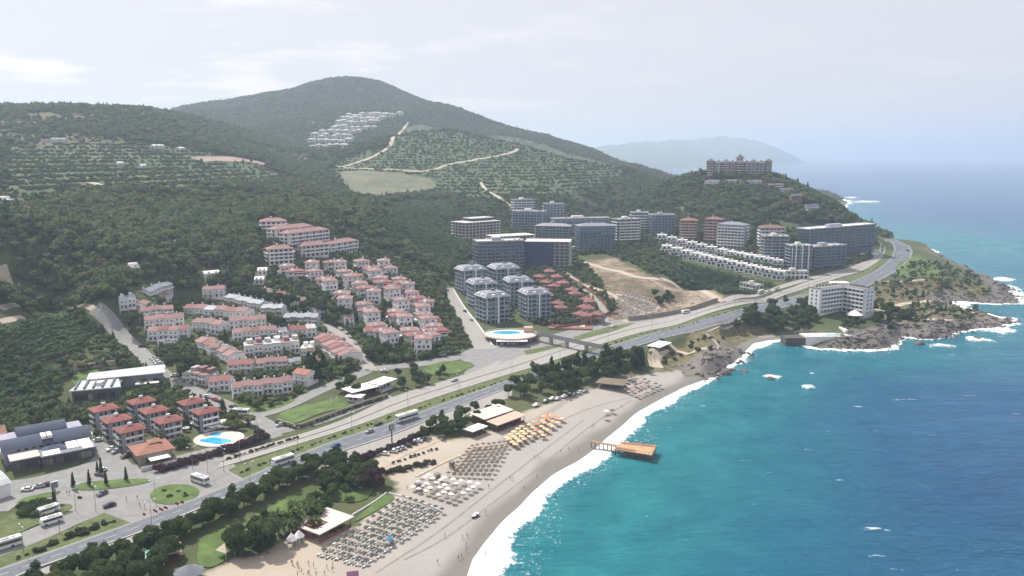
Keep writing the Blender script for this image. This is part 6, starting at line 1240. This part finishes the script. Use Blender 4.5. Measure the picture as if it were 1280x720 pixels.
BOUG = leafmat('bougainvillea', [(.085, .035, .055), (.05, .05, .03), (.115, .04, .07)]); PALM = leafmat('palm_leaves', [(.055, .09, .03), (.075, .11, .035)], .4); OLIV = leafmat('olive_leaves', [(.085, .095, .055), (.065, .08, .045)])
FRST = leafmat('forest_leaves', [(.055, .098, .046), (.11, .160, .060), (.165, .19, .072), (.068, .122, .055), (.19, .185, .09), (.12, .17, .065), (.08, .13, .068)], .45)
BARK = mat('bark', (.12, .09, .065), .95, .3, 2)
def crown(name, lobes, ncard, s, m, seed, parent=None, core=True):
    R_ = np.random.default_rng(seed); V = []; Fq = []; tot = sum(l[3] ** 2 for l in lobes)
    import bmesh
    for (cx_, cy_, cz_, rx, rz_) in lobes:
        k = int(ncard * rx ** 2 / tot)
        for _ in range(k):
            n = R_.normal(size=3); n[2] = abs(n[2]) * 1.2 - .35; n /= np.linalg.norm(n); rr = R_.uniform(.78, 1.08)
            c = np.array([cx_ + n[0] * rx * rr, cy_ + n[1] * rx * rr, cz_ + n[2] * rz_ * rr]); nn = n + R_.normal(size=3) * .55; nn /= np.linalg.norm(nn)
            a = np.cross(nn, R_.normal(size=3)); a /= np.linalg.norm(a); b_ = np.cross(nn, a); q = s * R_.uniform(.55, 1.25); i = len(V)
            V += [c - a * q, c - b_ * q * .7 - nn * q * .25, c + a * q, c + b_ * q * .7 - nn * q * .25, c + nn * q * .3]; Fq += [(i, i + 1, i + 4), (i + 1, i + 2, i + 4), (i + 2, i + 3, i + 4), (i + 3, i, i + 4)]
        if core:
            bm = bmesh.new(); bmesh.ops.create_icosphere(bm, subdivisions=1, radius=1); i = len(V)
            for v in bm.verts: f = .82 + R_.uniform(-.15, .1); V.append(np.array([cx_ + v.co.x * rx * f, cy_ + v.co.y * rx * f, cz_ + v.co.z * rz_ * f]))
            for f in bm.faces: Fq.append(tuple(i + v.index for v in f.verts))
            bm.free()
    return mesh_obj(name, [tuple(v) for v in V], Fq, m, parent)
def tree(kind, seed):
    R_ = random.Random(seed)
    if kind == 'umbrella': nm, h = 'umbrella_pine', 4.5; lob = [(R_.uniform(-2.2, 2.2), R_.uniform(-2.2, 2.2), 5.8 + R_.uniform(-.3, .4), R_.uniform(1.6, 2.4), 1.3) for _ in range(7)]; m = PINE
    elif kind == 'cypress': nm, h = 'cypress', 1; lob = [(0, 0, 1.2 + i * .9, .75 - i * .09, .9) for i in range(6)]; m = PINE
    elif kind == 'bush': nm, h = 'bush', .2; lob = [(R_.uniform(-.8, .8), R_.uniform(-.8, .8), .8 + R_.uniform(0, .5), R_.uniform(.7, 1.1), .85) for _ in range(4)]; m = LEAF
    elif kind == 'pine': nm, h = 'conifer', 2; lob = [(R_.uniform(-.5, .5), R_.uniform(-.5, .5), 2.5 + i * 1.15, 2.1 - i * .3, 1.1) for i in range(6)]; m = PINE
    else: nm, h = 'broadleaf_tree', 3.0; lob = [(R_.uniform(-1.7, 1.7), R_.uniform(-1.7, 1.7), 4.0 + R_.uniform(-1.2, 1.6), R_.uniform(1.3, 2.1), R_.uniform(1.1, 1.7)) for _ in range(8)]; m = LEAF
    r = empty(nm, (0, 0, 0)); g = MB().tube((0, 0, -.8), (.1, 0, h), .22 if kind != 'bush' else .06, .13 if kind != 'bush' else .04)
    if kind in ('umbrella', 'leaf', 'pine'):
        for l in lob[:5]: g.tube((.1, 0, h * .8), (l[0] * .8, l[1] * .8, l[2] - .3), .09, .04, n=4)
    g.build('trunk', BARK, r); crown('crown', lob, {'umbrella': 1300, 'cypress': 350, 'bush': 260, 'pine': 900}.get(kind, 1500), {'bush': .22, 'cypress': .24}.get(kind, .32), m, seed, r); return r
def palm(seed):
    R_ = random.Random(seed); r = empty('palm_tree', (0, 0, 0)); MB().tube((0, 0, -.5), (.2, .1, 4.6), .22, .15, 8).build('trunk', BARK, r); V = []; Fc = []
    for i in range(22):
        a = i * 2.4 + R_.uniform(-.2, .2); el = R_.uniform(-.2, 1.0); L = R_.uniform(1.9, 2.6); p = [(.2 + math.cos(a) * L * t, .1 + math.sin(a) * L * t, 4.7 + math.sin(el) * L * t - 1.5 * t * t) for t in (0, .3, .6, .85, 1)]; px_, py_ = -math.sin(a), math.cos(a)
        for wd, t in zip((.05, .34, .36, .22, .03), p): V += [(t[0] - px_ * wd, t[1] - py_ * wd, t[2] - .14), t, (t[0] + px_ * wd, t[1] + py_ * wd, t[2] - .14)]
        k = len(V) - 15
        for j in range(4): Fc += [(k + j * 3, k + j * 3 + 1, k + j * 3 + 4, k + j * 3 + 3), (k + j * 3 + 1, k + j * 3 + 2, k + j * 3 + 5, k + j * 3 + 4)]
    mesh_obj('crown', V, Fc, PALM, r); return r
TP = {('leaf', i): tree('leaf', 10 + i) for i in range(4)}; TP.update({('umbrella', i): tree('umbrella', 30 + i) for i in range(2)}); TP.update({('pine', 0): tree('pine', 50), ('pine', 1): tree('pine', 51), ('cypress', 0): tree('cypress', 60), ('bush', 0): tree('bush', 70), ('bush', 1): tree('bush', 71), ('palm', 0): palm(80), ('palm', 1): palm(81)})
PLACED = set(); R_ = random.Random(77); COUNT = {}
def plant(kind, x, y, s, label, grp, m=None, px=True):
    vs_ = [k for k in TP if k[0] == kind]; k = R_.choice(vs_)
    if px: q = at(x, y); x, y = q.x, q.y
    loc = (x, y, Tz(x, y)); rz = R_.uniform(0, 6.28)
    if k not in PLACED: o = TP[k]; PLACED.add(k); o.location = loc; o.rotation_euler = (0, 0, rz)
    else: o = copy_tree(TP[k], loc, rz)
    s *= R_.uniform(.82, 1.2); o.scale = (s * R_.uniform(.92, 1.1), s, s * R_.uniform(.9, 1.12)); tag(o, label, {'leaf': 'tree', 'umbrella': 'pine tree', 'pine': 'conifer', 'cypress': 'cypress', 'bush': 'bush', 'palm': 'palm tree'}[kind], grp); COUNT[kind] = COUNT.get(kind, 0) + 1
    if m:
        for c in kids(o):
            if c.name.startswith('crown'): c.material_slots[0].link = 'OBJECT'; c.material_slots[0].material = m
    return o
def belt(kind, pts, wd, n, s, label, grp, m=None, jit=1):
    Q = resample([Vector(at(*p).xy[:] + (0,)) for p in pts], 60)
    for i in range(n):
        t = (i + R_.uniform(-.4, .4)) / n; p = Q[int(min(max(t, 0), .999) * 59)]; plant(kind, p.x + R_.uniform(-wd, wd), p.y + R_.uniform(-wd, wd), s, label, grp, m, False)
def patch(kind, poly, n, s, label, grp, m=None, clear=True):
    k = 0; xs = [p[0] for p in poly]; ys = [p[1] for p in poly]
    for _ in range(n * 30):
        if k >= n: break
        x = R_.uniform(min(xs), max(xs)); y = R_.uniform(min(ys), max(ys))
        if not inpoly(np.array([x]), np.array([y]), poly)[0]: continue
        plant(kind, x, y, s, label, grp, m); k += 1
G = lambda s: s
for i_, (x_, y_) in enumerate(((100,623),(212,622),(232,618))): plant('bush', x_, y_, .6, 'small round shrub on the grass islands of the junction', 'shrubs on the junction islands')
for i_ in range(4): plant('bush', 205 + 9 * i_, 615 + (i_ % 2) * 6, .5, 'small round shrub on the grass islands of the junction', 'shrubs on the junction islands')
belt('leaf', [(50,735),(130,708),(205,680),(250,658),(295,638),(350,610),(400,590),(425,581)], 2.6, 58, .95, 'dense dark green tree in the belt between highway and beach lawn', 'trees of the belt below the highway')
patch('leaf', [(385,590),(425,575),(470,588),(485,600),(470,615),(440,612),(400,612)], 26, .85, 'green tree in the small park behind the beach', 'trees of the beach park')
patch('leaf', [(440,600),(470,598),(478,612),(455,618)], 9, .8, 'purple flowering tree in the small park behind the beach', 'purple trees of the beach park', BOUG)
patch('leaf', [(50,745),(90,728),(150,708),(205,688),(228,700),(215,722),(150,745)], 22, 1.0, 'bushy tree filling the bottom left corner', 'trees of the bottom left corner')
patch('leaf', [(285,684),(312,668),(345,672),(338,692),(300,698)], 9, 1.25, 'large dark spreading tree between the two halves of the lawn', 'large trees on the lawn')
patch('palm', [(345,675),(350,652),(385,640),(405,650),(392,672),(360,678)], 18, 1.15, 'palm tree beside the beach bar', 'palms beside the beach bar')
patch('leaf', [(380,640),(410,612),(440,620),(420,640),(400,650)], 9, .85, 'green tree behind the beach bar', 'trees behind the beach bar')
patch('leaf', [(628,500),(632,482),(690,466),(750,452),(800,440),(812,462),(770,478),(700,492),(660,500)], 52, 1.1, 'tall green tree in the grove between highway and beach cars', 'grove between highway and beach')
patch('pine', [(680,470),(800,440),(812,466),(700,485)], 12, 1.25, 'dark conifer in the grove between highway and beach cars', 'conifers of the beach grove')
patch('leaf', [(535,552),(520,546),(545,530),(575,518),(620,507),(632,515),(600,528),(570,545)], 24, .8, 'green garden tree behind the beach restaurant', 'trees behind the beach restaurant')
patch('leaf', [(925,395),(960,384),(1015,372),(1022,398),(1000,415),(960,412),(930,405)], 26, 1.15, 'dark tree left of the white beach hotel', 'trees left of the white hotel')
patch('leaf', [(815,372),(838,370),(845,380),(826,386)], 8, .8, 'dark tree alone on the bare building site', 'trees on the building site')
patch('leaf', [(905,412),(925,402),(960,394),(985,392),(1000,408),(1000,420),(965,416),(930,412)], 22, 1.0, 'dark tree above the small cove left of the hotel', 'trees above the cove')
patch('leaf', [(985,398),(1018,384),(1026,404),(1000,412)], 14, 1.15, 'dark tree left of the white beach hotel', 'trees left of the white hotel')
patch('leaf', [(1028,405),(1062,402),(1080,408),(1060,413)], 8, .8, 'green tree in front of the white beach hotel', 'trees in front of the white hotel')
patch('leaf', [(1083,408),(1092,385),(1115,385),(1150,400),(1140,415),(1100,420)], 20, 1.0, 'dark tree right of the white beach hotel on the headland', 'trees right of the white hotel')
patch('leaf', [(488,486),(495,470),(530,462),(560,468),(545,480),(510,486)], 12, .8, 'green tree between roadside restaurant and lower street', 'trees by the lower street')
patch('pine', [(378,470),(385,462),(412,466),(408,480),(390,482)], 9, 1.2, 'dark conifer beside the brown-roofed house', 'conifers beside the brown-roofed house')
patch('leaf', [(420,486),(450,484),(448,498),(425,500)], 3, 1.0, 'round green tree in front of the roadside restaurant', 'trees by the roadside restaurant')
belt('umbrella', [(288,368),(320,374),(350,384),(385,388),(415,400),(438,405)], 3, 24, 1.15, 'umbrella pine in the curved belt above the terraces', 'umbrella pines above the terraces')
for x, y, s, lb in ((170,410,1.5,'round dark umbrella pine beside the street top'),(222,468,1.25,'large green umbrella pine above the parked cars, left'),(243,460,1.25,'large green umbrella pine above the parked cars, right'),(345,412,1.2,'large dark umbrella pine at the end of the lilac row'),(218,386,1.1,'dark umbrella pine left of the long red and grey row')): plant('umbrella', x, y + 4, s * 1.1, lb, None)
for i, (x, y) in enumerate(((92,612),(112,608),(133,607),(158,602),(122,592),(127,595),(68,632))): plant('cypress', x, y, 1.0, 'slim dark cypress on the verge before the shopping hall', 'cypresses before the hall')
plant('palm', 197, 448, 1.2, 'palm tree beside the village street above the complex', None); plant('palm', 203, 556, 1.1, 'palm left of the kidney shaped pool', 'palms by the pool'); plant('palm', 228, 545, 1.2, 'palm left of the kidney shaped pool', 'palms by the pool')
belt('bush', [(205,588),(235,580),(260,572),(300,560),(332,548),(325,542)], 1.6, 46, 1.35, 'purple flowering bush in the hedge between pool and junction', 'purple hedge around the pool', BOUG)
belt('bush', [(455,578),(462,572),(490,562),(530,543),(550,535)], 1.0, 40, 1.15, 'dark purple bush in the hedge of the sandy car park', 'purple hedge of the car park', BOUG)
belt('bush', [(484,592),(500,589),(525,583),(545,578)], 1.0, 22, .9, 'olive bush in the row on the sand by the car park', 'olive bushes on the sand', OLIV)
belt('bush', [(492,580),(520,570),(550,560)], .5, 12, .5, 'small dry bush in the line on the sand', 'dry bushes on the sand', OLIV)
belt('bush', [(100,690),(190,661),(290,620),(380,583)], .8, 1, .8, 'bush at the kerb', 'kerb bushes')
belt('bush', [(348,530),(372,537),(420,519),(486,496)], .6, 44, .8, 'dark clipped bush in the hedge along the hotel wall', 'hedge along the hotel wall')
for (x0, y0, x1, y1, n_) in ((300,592,440,539,20),(440,539,640,474,26),(640,474,800,419,20),(800,419,925,387,14),(1000,366,1100,334,12),(20,700,150,650,16)): belt('bush', [(x0, y0), (x1, y1)], .5, n_, .5, 'small shrub planted on the grass median of the highway', 'shrubs on the median')
belt('bush', [(285,575),(330,561),(375,547)], .4, 22, .6, 'low clipped shrub in the line between frontage road and highway', 'shrubs along the frontage road')
patch('bush', [(15,650),(30,632),(60,630),(75,636),(50,648)], 22, 1.3, 'dark bush on the verge beside the white van', 'bushes beside the white van')
patch('bush', [(28,700),(60,682),(120,655),(145,655),(80,680)], 14, .9, 'dry bush on the wide median at the lower left', 'bushes on the wide median', OLIV)
patch('leaf', [(480,455),(490,440),(445,445),(470,455)], 8, .9, 'green tree above the lower street junction', 'trees above the lower street')
patch('bush', [(820,458),(840,440),(880,420),(920,405),(900,430),(880,445)], 24, 1.0, 'dry bush on the slope above the rocks', 'bushes above the rocks', OLIV)
# ------------------------------------------------------------------ woodland, groves: countless, so one object each
def scatter(n, polys=None, dmin=230, dmax=3000, keep=None, azr=(-.64, .64), power=1.0):
    """random ground points, evenly dense over the picture's depth range"""
    a = RNG.uniform(*azr, n); l = RNG.uniform(math.log(dmin), math.log(dmax), n) if power == 0 else None
    D = np.exp(l) if power == 0 else (RNG.uniform(0, 1, n) * (dmax ** power - dmin ** power) + dmin ** power) ** (1 / power)
    X, Y = D * np.sin(a), D * np.cos(a); return X, Y
def sdist_at(X, Y): 
    a = np.arctan2(X, Y); l = np.log(np.hypot(X, Y)); i = np.clip((a - A0) / (A1 - A0) * (NA - 1), 0, NA - 1).astype(int); j = np.clip((l - L0) / (L1 - L0) * (ND - 1), 0, ND - 1).astype(int); return i, j
for px_ in range(885,970,8): FOOT.append((*at(px_,220)[:2],13)); FOOT.append((*at(px_,226)[:2],8))
CLR = np.array(FOOT)
def clear_mask(X, Y):
    ok = np.ones(X.shape, bool)
    for fx, fy, fr in CLR: ok &= (X - fx) ** 2 + (Y - fy) ** 2 > fr * fr
    for pl in ROADPOLY:
        xs = [p[0] for p in pl]; ys = [p[1] for p in pl]; b_ = (X > min(xs) - 2) & (X < max(xs) + 2) & (Y > min(ys) - 2) & (Y < max(ys) + 2) & ok
        if b_.any(): q = np.nonzero(b_)[0]; s_ = inpoly(X[q], Y[q], pl) | (segdist(X[q], Y[q], pl) < 1.6); ok[q[s_]] = False
    return ok
def gn_cloud(name, X, Y, Zs, S, KI, protos, label, seed=1):
    me = bpy.data.meshes.new(name); V = np.stack([X, Y, Zs], 1).astype(np.float32); me.vertices.add(len(V)); me.vertices.foreach_set('co', V.ravel())
    for an, v, t in (('siz', S, 'FLOAT'), ('rot', RNG.uniform(0, 6.28, len(V)), 'FLOAT'), ('kin', KI, 'INT')): q = me.attributes.new(an, t, 'POINT'); q.data.foreach_set('value', np.asarray(v, np.float32 if t == 'FLOAT' else np.int32))
    o = bpy.data.objects.new(name, me); C.objects.link(o); tag(o, label, None, None, 'stuff')
    ng = bpy.data.node_groups.new(name, 'GeometryNodeTree'); ng.interface.new_socket('Geometry', in_out='INPUT', socket_type='NodeSocketGeometry'); ng.interface.new_socket('Geometry', in_out='OUTPUT', socket_type='NodeSocketGeometry')
    gi = ng.nodes.new('NodeGroupInput'); go = ng.nodes.new('NodeGroupOutput'); jn = ng.nodes.new('GeometryNodeJoinGeometry')
    def attr(n_, t='FLOAT'): a = ng.nodes.new('GeometryNodeInputNamedAttribute'); a.data_type = t; a.inputs[0].default_value = n_; return a.outputs[0]
    for k, p in enumerate(protos):
        ob = ng.nodes.new('GeometryNodeObjectInfo'); ob.inputs[0].default_value = p; ob.inputs['As Instance'].default_value = True
        cp = ng.nodes.new('FunctionNodeCompare'); cp.data_type = 'INT'; cp.operation = 'EQUAL'; ng.links.new(attr('kin', 'INT'), cp.inputs[2]); cp.inputs[3].default_value = k
        ip = ng.nodes.new('GeometryNodeInstanceOnPoints'); ng.links.new(gi.outputs[0], ip.inputs['Points']); ng.links.new(cp.outputs[0], ip.inputs['Selection']); ng.links.new(ob.outputs['Geometry'], ip.inputs['Instance'])
        cz = ng.nodes.new('ShaderNodeCombineXYZ'); ng.links.new(attr('rot'), cz.inputs[2]); ng.links.new(cz.outputs[0], ip.inputs['Rotation']); ng.links.new(attr('siz'), ip.inputs['Scale']); ng.links.new(ip.outputs[0], jn.inputs[0])
    ng.links.new(jn.outputs[0], go.inputs[0]); md = o.modifiers.new('scatter', 'NODES'); md.node_group = ng; return o
crowns = lambda kind: [c for k in TP if k[0] == kind for c in kids(TP[k]) if c.name.startswith('crown')]
# hillside crowns are their own lower mesh objects: real trees standing on the far slopes
def wildtree(seed, m, x, y, lob, lb):
    q = at(x, y); r = empty('wild_tree', (q.x, q.y, q.z), 0, lb, 'tree', 'single trees on the hills'); g = MB().tube((0, 0, -1), (0, 0, 3.2), .2, .12, 5); g.build('trunk', BARK, r); return crown('crown', lob, 110, .85, m, seed, r)
RW = random.Random(4)
mk = lambda n_, h, sp, rr: [(RW.uniform(-sp, sp), RW.uniform(-sp, sp), h + RW.uniform(-.8, 1.2), RW.uniform(rr * .7, rr), RW.uniform(rr * .6, rr * .9)) for _ in range(n_)]
FC = [wildtree(101, FRST, 205, 283, mk(5, 3.2, 1.6, 2.0), 'wild tree in a gap of the wooded hill, lower left'), wildtree(102, FRST, 415, 262, mk(4, 2.6, 1.5, 1.9), 'wild tree in a gap of the wooded hill, middle'), wildtree(103, FRST, 870, 262, mk(4, 3.6, 1.2, 1.8), 'wild tree on the slope of the hotel hill'), wildtree(104, FRST, 1012, 262, [(0, 0, 2 + i * 1.3, 1.7 - i * .28, 1.2) for i in range(5)], 'pointed wild tree near the dark-roofed lodges'), wildtree(105, FRST, 560, 262, mk(3, 1.6, 1.2, 1.3), 'low wild tree at the head of the banana grove')]
# woodland
X, Y = scatter(330000, dmin=430, dmax=3000, power=1.25); i, j = sdist_at(X, Y); ok = (GZ[i, j] > 1.5) & (SD[i, j] > 18); PXx, PYy = to_px(X, Y, GZ[i, j])
hw = onz(0, 0, 0) if 0 else None
built = [(100,390),(122,386),(175,372),(300,362),(330,350),(318,284),(340,272),(460,310),(500,318),(545,340),(562,356),(560,300),(620,262),(640,240),(700,240),(760,262),(850,262),(940,285),(1000,280),(1095,292),(1104,297),(1150,297),(1290,300),(1290,420),(900,480),(640,520),(300,740),(-60,740),(-60,388)]
wood = ~inpoly(PXx, PYy, built); terr = aT[i, j]; sc_ = scar[i, j]
nzz = fbm(X / 45, Y / 45, 3, 61); dens = np.where(DD[i, j] > 1600, .98, np.clip(.80 + nzz * .55, .3, 1)); dens = dens * (1 - .90 * terr) * (1 - .85 * sc_) * (1 - aY[i, j] * .6) * (1 - aD[i, j])
vis = np.abs(np.arctan2(X, Y)) < .63; ok &= wood & (RNG.uniform(size=len(X)) < dens) & vis
X, Y, D_ = X[ok], Y[ok], DD[i, j][ok]; cm = clear_mask(X, Y); X, Y, D_ = X[cm], Y[cm], D_[cm]; tq_ = terr[ok][cm]
S = (.8 + 1.15 * RNG.uniform(0, 1, len(X)) ** 1.6) * np.clip(1.02 - D_ / 9000, .72, 1) * np.where(tq_ > .5, .62, 1); gn_cloud('hillside_woodland', X, Y, TzA(X, Y) - .5, S, RNG.choice(5, len(X), p=[.33, .28, .23, .04, .12]), FC, 'continuous green woodland covering the hills and the mountain')
print('woodland', len(X))
# planted terraces: crops in rows along the contours
X, Y = scatter(150000, dmin=560, dmax=1900, power=1.2); i, j = sdist_at(X, Y); z = TzA(X, Y); ok = (aT[i, j] > .5) & (np.mod(z + 1.2, 4.2) < 1.9) & (SD[i, j] > 20); ok &= RNG.uniform(size=len(X)) < .85 + fbm(X / 60, Y / 60, 3, 88); X, Y, z = X[ok], Y[ok], z[ok]; cm = clear_mask(X, Y); X, Y, z = X[cm], Y[cm], z[cm]
bc = crowns('bush'); gn_cloud('terrace_crops', X, Y, z - .3, RNG.uniform(.8, 1.5, len(X)), RNG.choice(2, len(X)), bc, 'green crops growing in rows on the hillside terraces'); print('crops', len(X))
# banana groves: regular rows of leafy plants
def grove(name, poly, sp, lab, s=1.0, m=None):
    p = W(poly); xs = [q[0] for q in p]; ys = [q[1] for q in p]; gx, gy = np.meshgrid(np.arange(min(xs), max(xs), sp), np.arange(min(ys), max(ys), sp * 1.25)); gx = gx.ravel() + RNG.normal(0, .35, gx.size); gy = gy.ravel() + RNG.normal(0, .35, gy.size)
    ok = inpoly(gx, gy, p); gx, gy = gx[ok], gy[ok]; cm = clear_mask(gx, gy); gx, gy = gx[cm], gy[cm]; return gx, gy
def banana():
    r = empty('banana_plant', at(560, 350), 0, 'banana plant at the lower corner of the hillside grove', 'banana plant'); MB().cyl(0, 0, -.3, 1.8, .15, .1, 6).build('stem', mat('banana_stem', (.12, .13, .06)), r); V = []; Fc = []; Q_ = random.Random(2)
    for i in range(11):
        a = i * 2.4; el = Q_.uniform(.2, 1.2); L = Q_.uniform(1.5, 2.2); px_, py_ = -math.sin(a), math.cos(a)
        for t, wd in ((0, .08), (.35, .36), (.7, .34), (1, .06)): V += [(math.cos(a) * L * t * math.cos(el * .6) + s_ * px_ * wd, math.sin(a) * L * t * math.cos(el * .6) + s_ * py_ * wd, 1.8 + L * t * math.sin(el) - 1.2 * t * t) for s_ in (-1, 1)]
        k = len(V) - 8; Fc += [(k + q * 2, k + q * 2 + 1, k + q * 2 + 3, k + q * 2 + 2) for q in range(3)]
    return mesh_obj('leaves', V, Fc, BANA, r)
bn_ = banana(); gx, gy = [], []
for poly, sp in (([(455,305),(470,272),(500,255),(555,252),(585,270),(606,300),(598,330),(580,330),(560,352),(548,345),(525,325),(490,318)], 2.6), ([(832,325),(870,334),(920,345),(965,356),(975,366),(945,372),(900,368),(862,360),(840,348)], 2.4), ([(-5,440),(0,405),(40,398),(85,392),(110,395),(118,412),(95,440),(60,455),(0,470)], 2.6), ([(-5,480),(60,458),(95,470),(88,505),(40,520),(0,520)], 2.6), ([(826,340),(845,342),(855,350),(840,352)], 2.5)):
    a, b_ = grove('g', poly, sp, ''); gx.append(a); gy.append(b_)
gx = np.concatenate(gx); gy = np.concatenate(gy); gn_cloud('banana_grove', gx, gy, TzA(gx, gy), RNG.uniform(.95, 1.5, len(gx)), np.zeros(len(gx)), [bn_], 'banana plants growing in close rows'); print('banana', len(gx))
# garden greenery between the houses
X, Y = scatter(120000, dmin=300, dmax=1150, power=1.3); i, j = sdist_at(X, Y); zt_ = TzA(X, Y); PXx, PYy = to_px(X, Y, zt_)
gard = np.zeros(len(X), bool)
for pl, dn in (([(85,392),(120,384),(300,362),(318,284),(345,268),(460,305),(500,318),(548,345),(566,372),(596,436),(545,452),(462,456),(395,485),(345,508),(330,530),(290,540),(215,565),(160,560),(120,540),(95,500),(155,470),(130,430)], .7), ([(572,360),(560,335),(600,262),(640,240),(760,255),(850,262),(950,285),(1095,292),(1090,325),(1000,345),(960,350),(890,320),(825,296),(770,315),(720,320),(745,345),(770,385),(750,405),(690,410),(620,395)], .95), ([(745,315),(825,296),(870,350),(900,372),(860,362),(820,348),(790,330)], .5), ([(1080,360),(1145,325),(1180,330),(1240,355),(1225,400),(1120,412)], .14), ([(0,520),(95,505),(100,540),(60,548),(0,552)], .9), ([(160,480),(215,478),(240,490),(230,560),(120,560),(100,520)], 1.0), ([(0,440),(60,458),(118,412),(150,470),(90,470),(100,510),(0,530)], .25)):
    gard |= inpoly(PXx, PYy, pl) & (RNG.uniform(size=len(X)) < dn)
ok = gard & (SD[i, j] > 6); X, Y = X[ok], Y[ok]; cm = clear_mask(X, Y); X, Y = X[cm], Y[cm]
gn_cloud('garden_greenery', X, Y, TzA(X, Y) - .3, RNG.uniform(.35, 1.0, len(X)), RNG.choice(6, len(X), p=[.25, .2, .1, .1, .2, .15]), FC[:4] + bc, 'mixed green garden plants filling the spaces between the houses'); print('garden', len(X))
# shore rocks
import bmesh
bm = bmesh.new(); bmesh.ops.create_icosphere(bm, subdivisions=2, radius=1); bv = np.array([v.co[:] for v in bm.verts]); bf = np.array([[v.index for v in f.verts] for f in bm.faces]); bm.free()
X, Y = scatter(90000, dmin=420, dmax=1250, power=1.0, azr=(.1, .62)); i, j = sdist_at(X, Y); ok = (inpoly(*to_px(X, Y, TzA(X, Y)), [(846,456),(866,446),(888,446),(908,450),(903,461),(880,470),(856,470)]) & (RNG.uniform(size=len(X)) < .5)) | (ROCK[i, j] > .5) & (SD[i, j] > -6) & (SD[i, j] < 14); X, Y = X[ok][:2200], Y[ok][:2200]
kp = (np.arctan2(X, Y) > azpx(935)) | (RNG.uniform(size=len(X)) < .3); X, Y = X[kp], Y[kp]
ex = [(963,473,2.2),(929,464,3),(905,468,3),(915,462,2.5),(1148,430,3),(940,452,2),(1222,423,3.5),(895,470,2)]; Xe = [onz(a, b_, 0)[0] for a, b_, c in ex]; Ye = [onz(a, b_, 0)[1] for a, b_, c in ex]
X = np.concatenate([X, Xe]); Y = np.concatenate([Y, Ye]); SS = np.concatenate([RNG.uniform(.35, 1.0, len(X) - len(ex)) ** 2 * 1.5 + .12, [c for a, b_, c in ex]])
hill_n = len(X); kx, ky = onz(868, 458, 5)[:2]
V = []; Fq = []
for q in range(hill_n):
    s = SS[q]; v = bv * np.array([s * RNG.uniform(.7, 1.4), s * RNG.uniform(.7, 1.4), s * RNG.uniform(.5, .95)]); v = v * (1 + .28 * np.sign(np.sin(bv @ RNG.normal(size=3) * 3))[:, None] * RNG.uniform(.3, 1)) ; z = max(Tz(X[q], Y[q]), -.6)
    V.append(v + [X[q], Y[q], z + s * .1]); Fq.append(bf + q * len(bv))
o = np_mesh('shore_rocks', np.concatenate(V), np.concatenate(Fq), [mat('rock', (.12, .105, .095), .95, .45, .5, bump=.8, bscale=2)], smooth=False, k=3); tag(o, 'dark broken rocks heaped along the shore of the headland', None, None, 'stuff')
print('trees', COUNT)
# rubble on the building site
X, Y = scatter(120000, dmin=560, dmax=900, azr=(.03, .3)); PX_, PY_ = to_px(X, Y, TzA(X, Y))
ok = (inpoly(PX_, PY_, [(772,370),(790,366),(815,374),(826,388),(800,398),(785,402),(768,388)]) & (RNG.uniform(size=len(X)) < .45)) | (inpoly(PX_, PY_, [(715,342),(745,340),(800,350),(860,365),(890,376),(860,386),(790,402),(750,384)]) & (RNG.uniform(size=len(X)) < .012))
X, Y = X[ok], Y[ok]; V = []; Fq = []
for q in range(len(X)):
    s = RNG.uniform(.2, .9); v = bv * np.array([s, s * RNG.uniform(.6, 1.2), s * .7]) * (1 + .3 * np.sin(bv @ RNG.normal(size=3) * 3))[:, None]; V.append(v + [X[q], Y[q], Tz(X[q], Y[q]) + s * .2]); Fq.append(bf + q * len(bv))
o = np_mesh('rubble', np.concatenate(V), np.concatenate(Fq), [mat('rubble', (.33, .29, .25), .95, .4, .6)], smooth=False, k=3); tag(o, 'grey rubble and broken stone spread over the bare building site', None, None, 'stuff'); print('rubble', len(X))
for o in bpy.data.objects:
    if o.get('label') and len(o['label'].split()) > 16: print('LONG', o['label'])
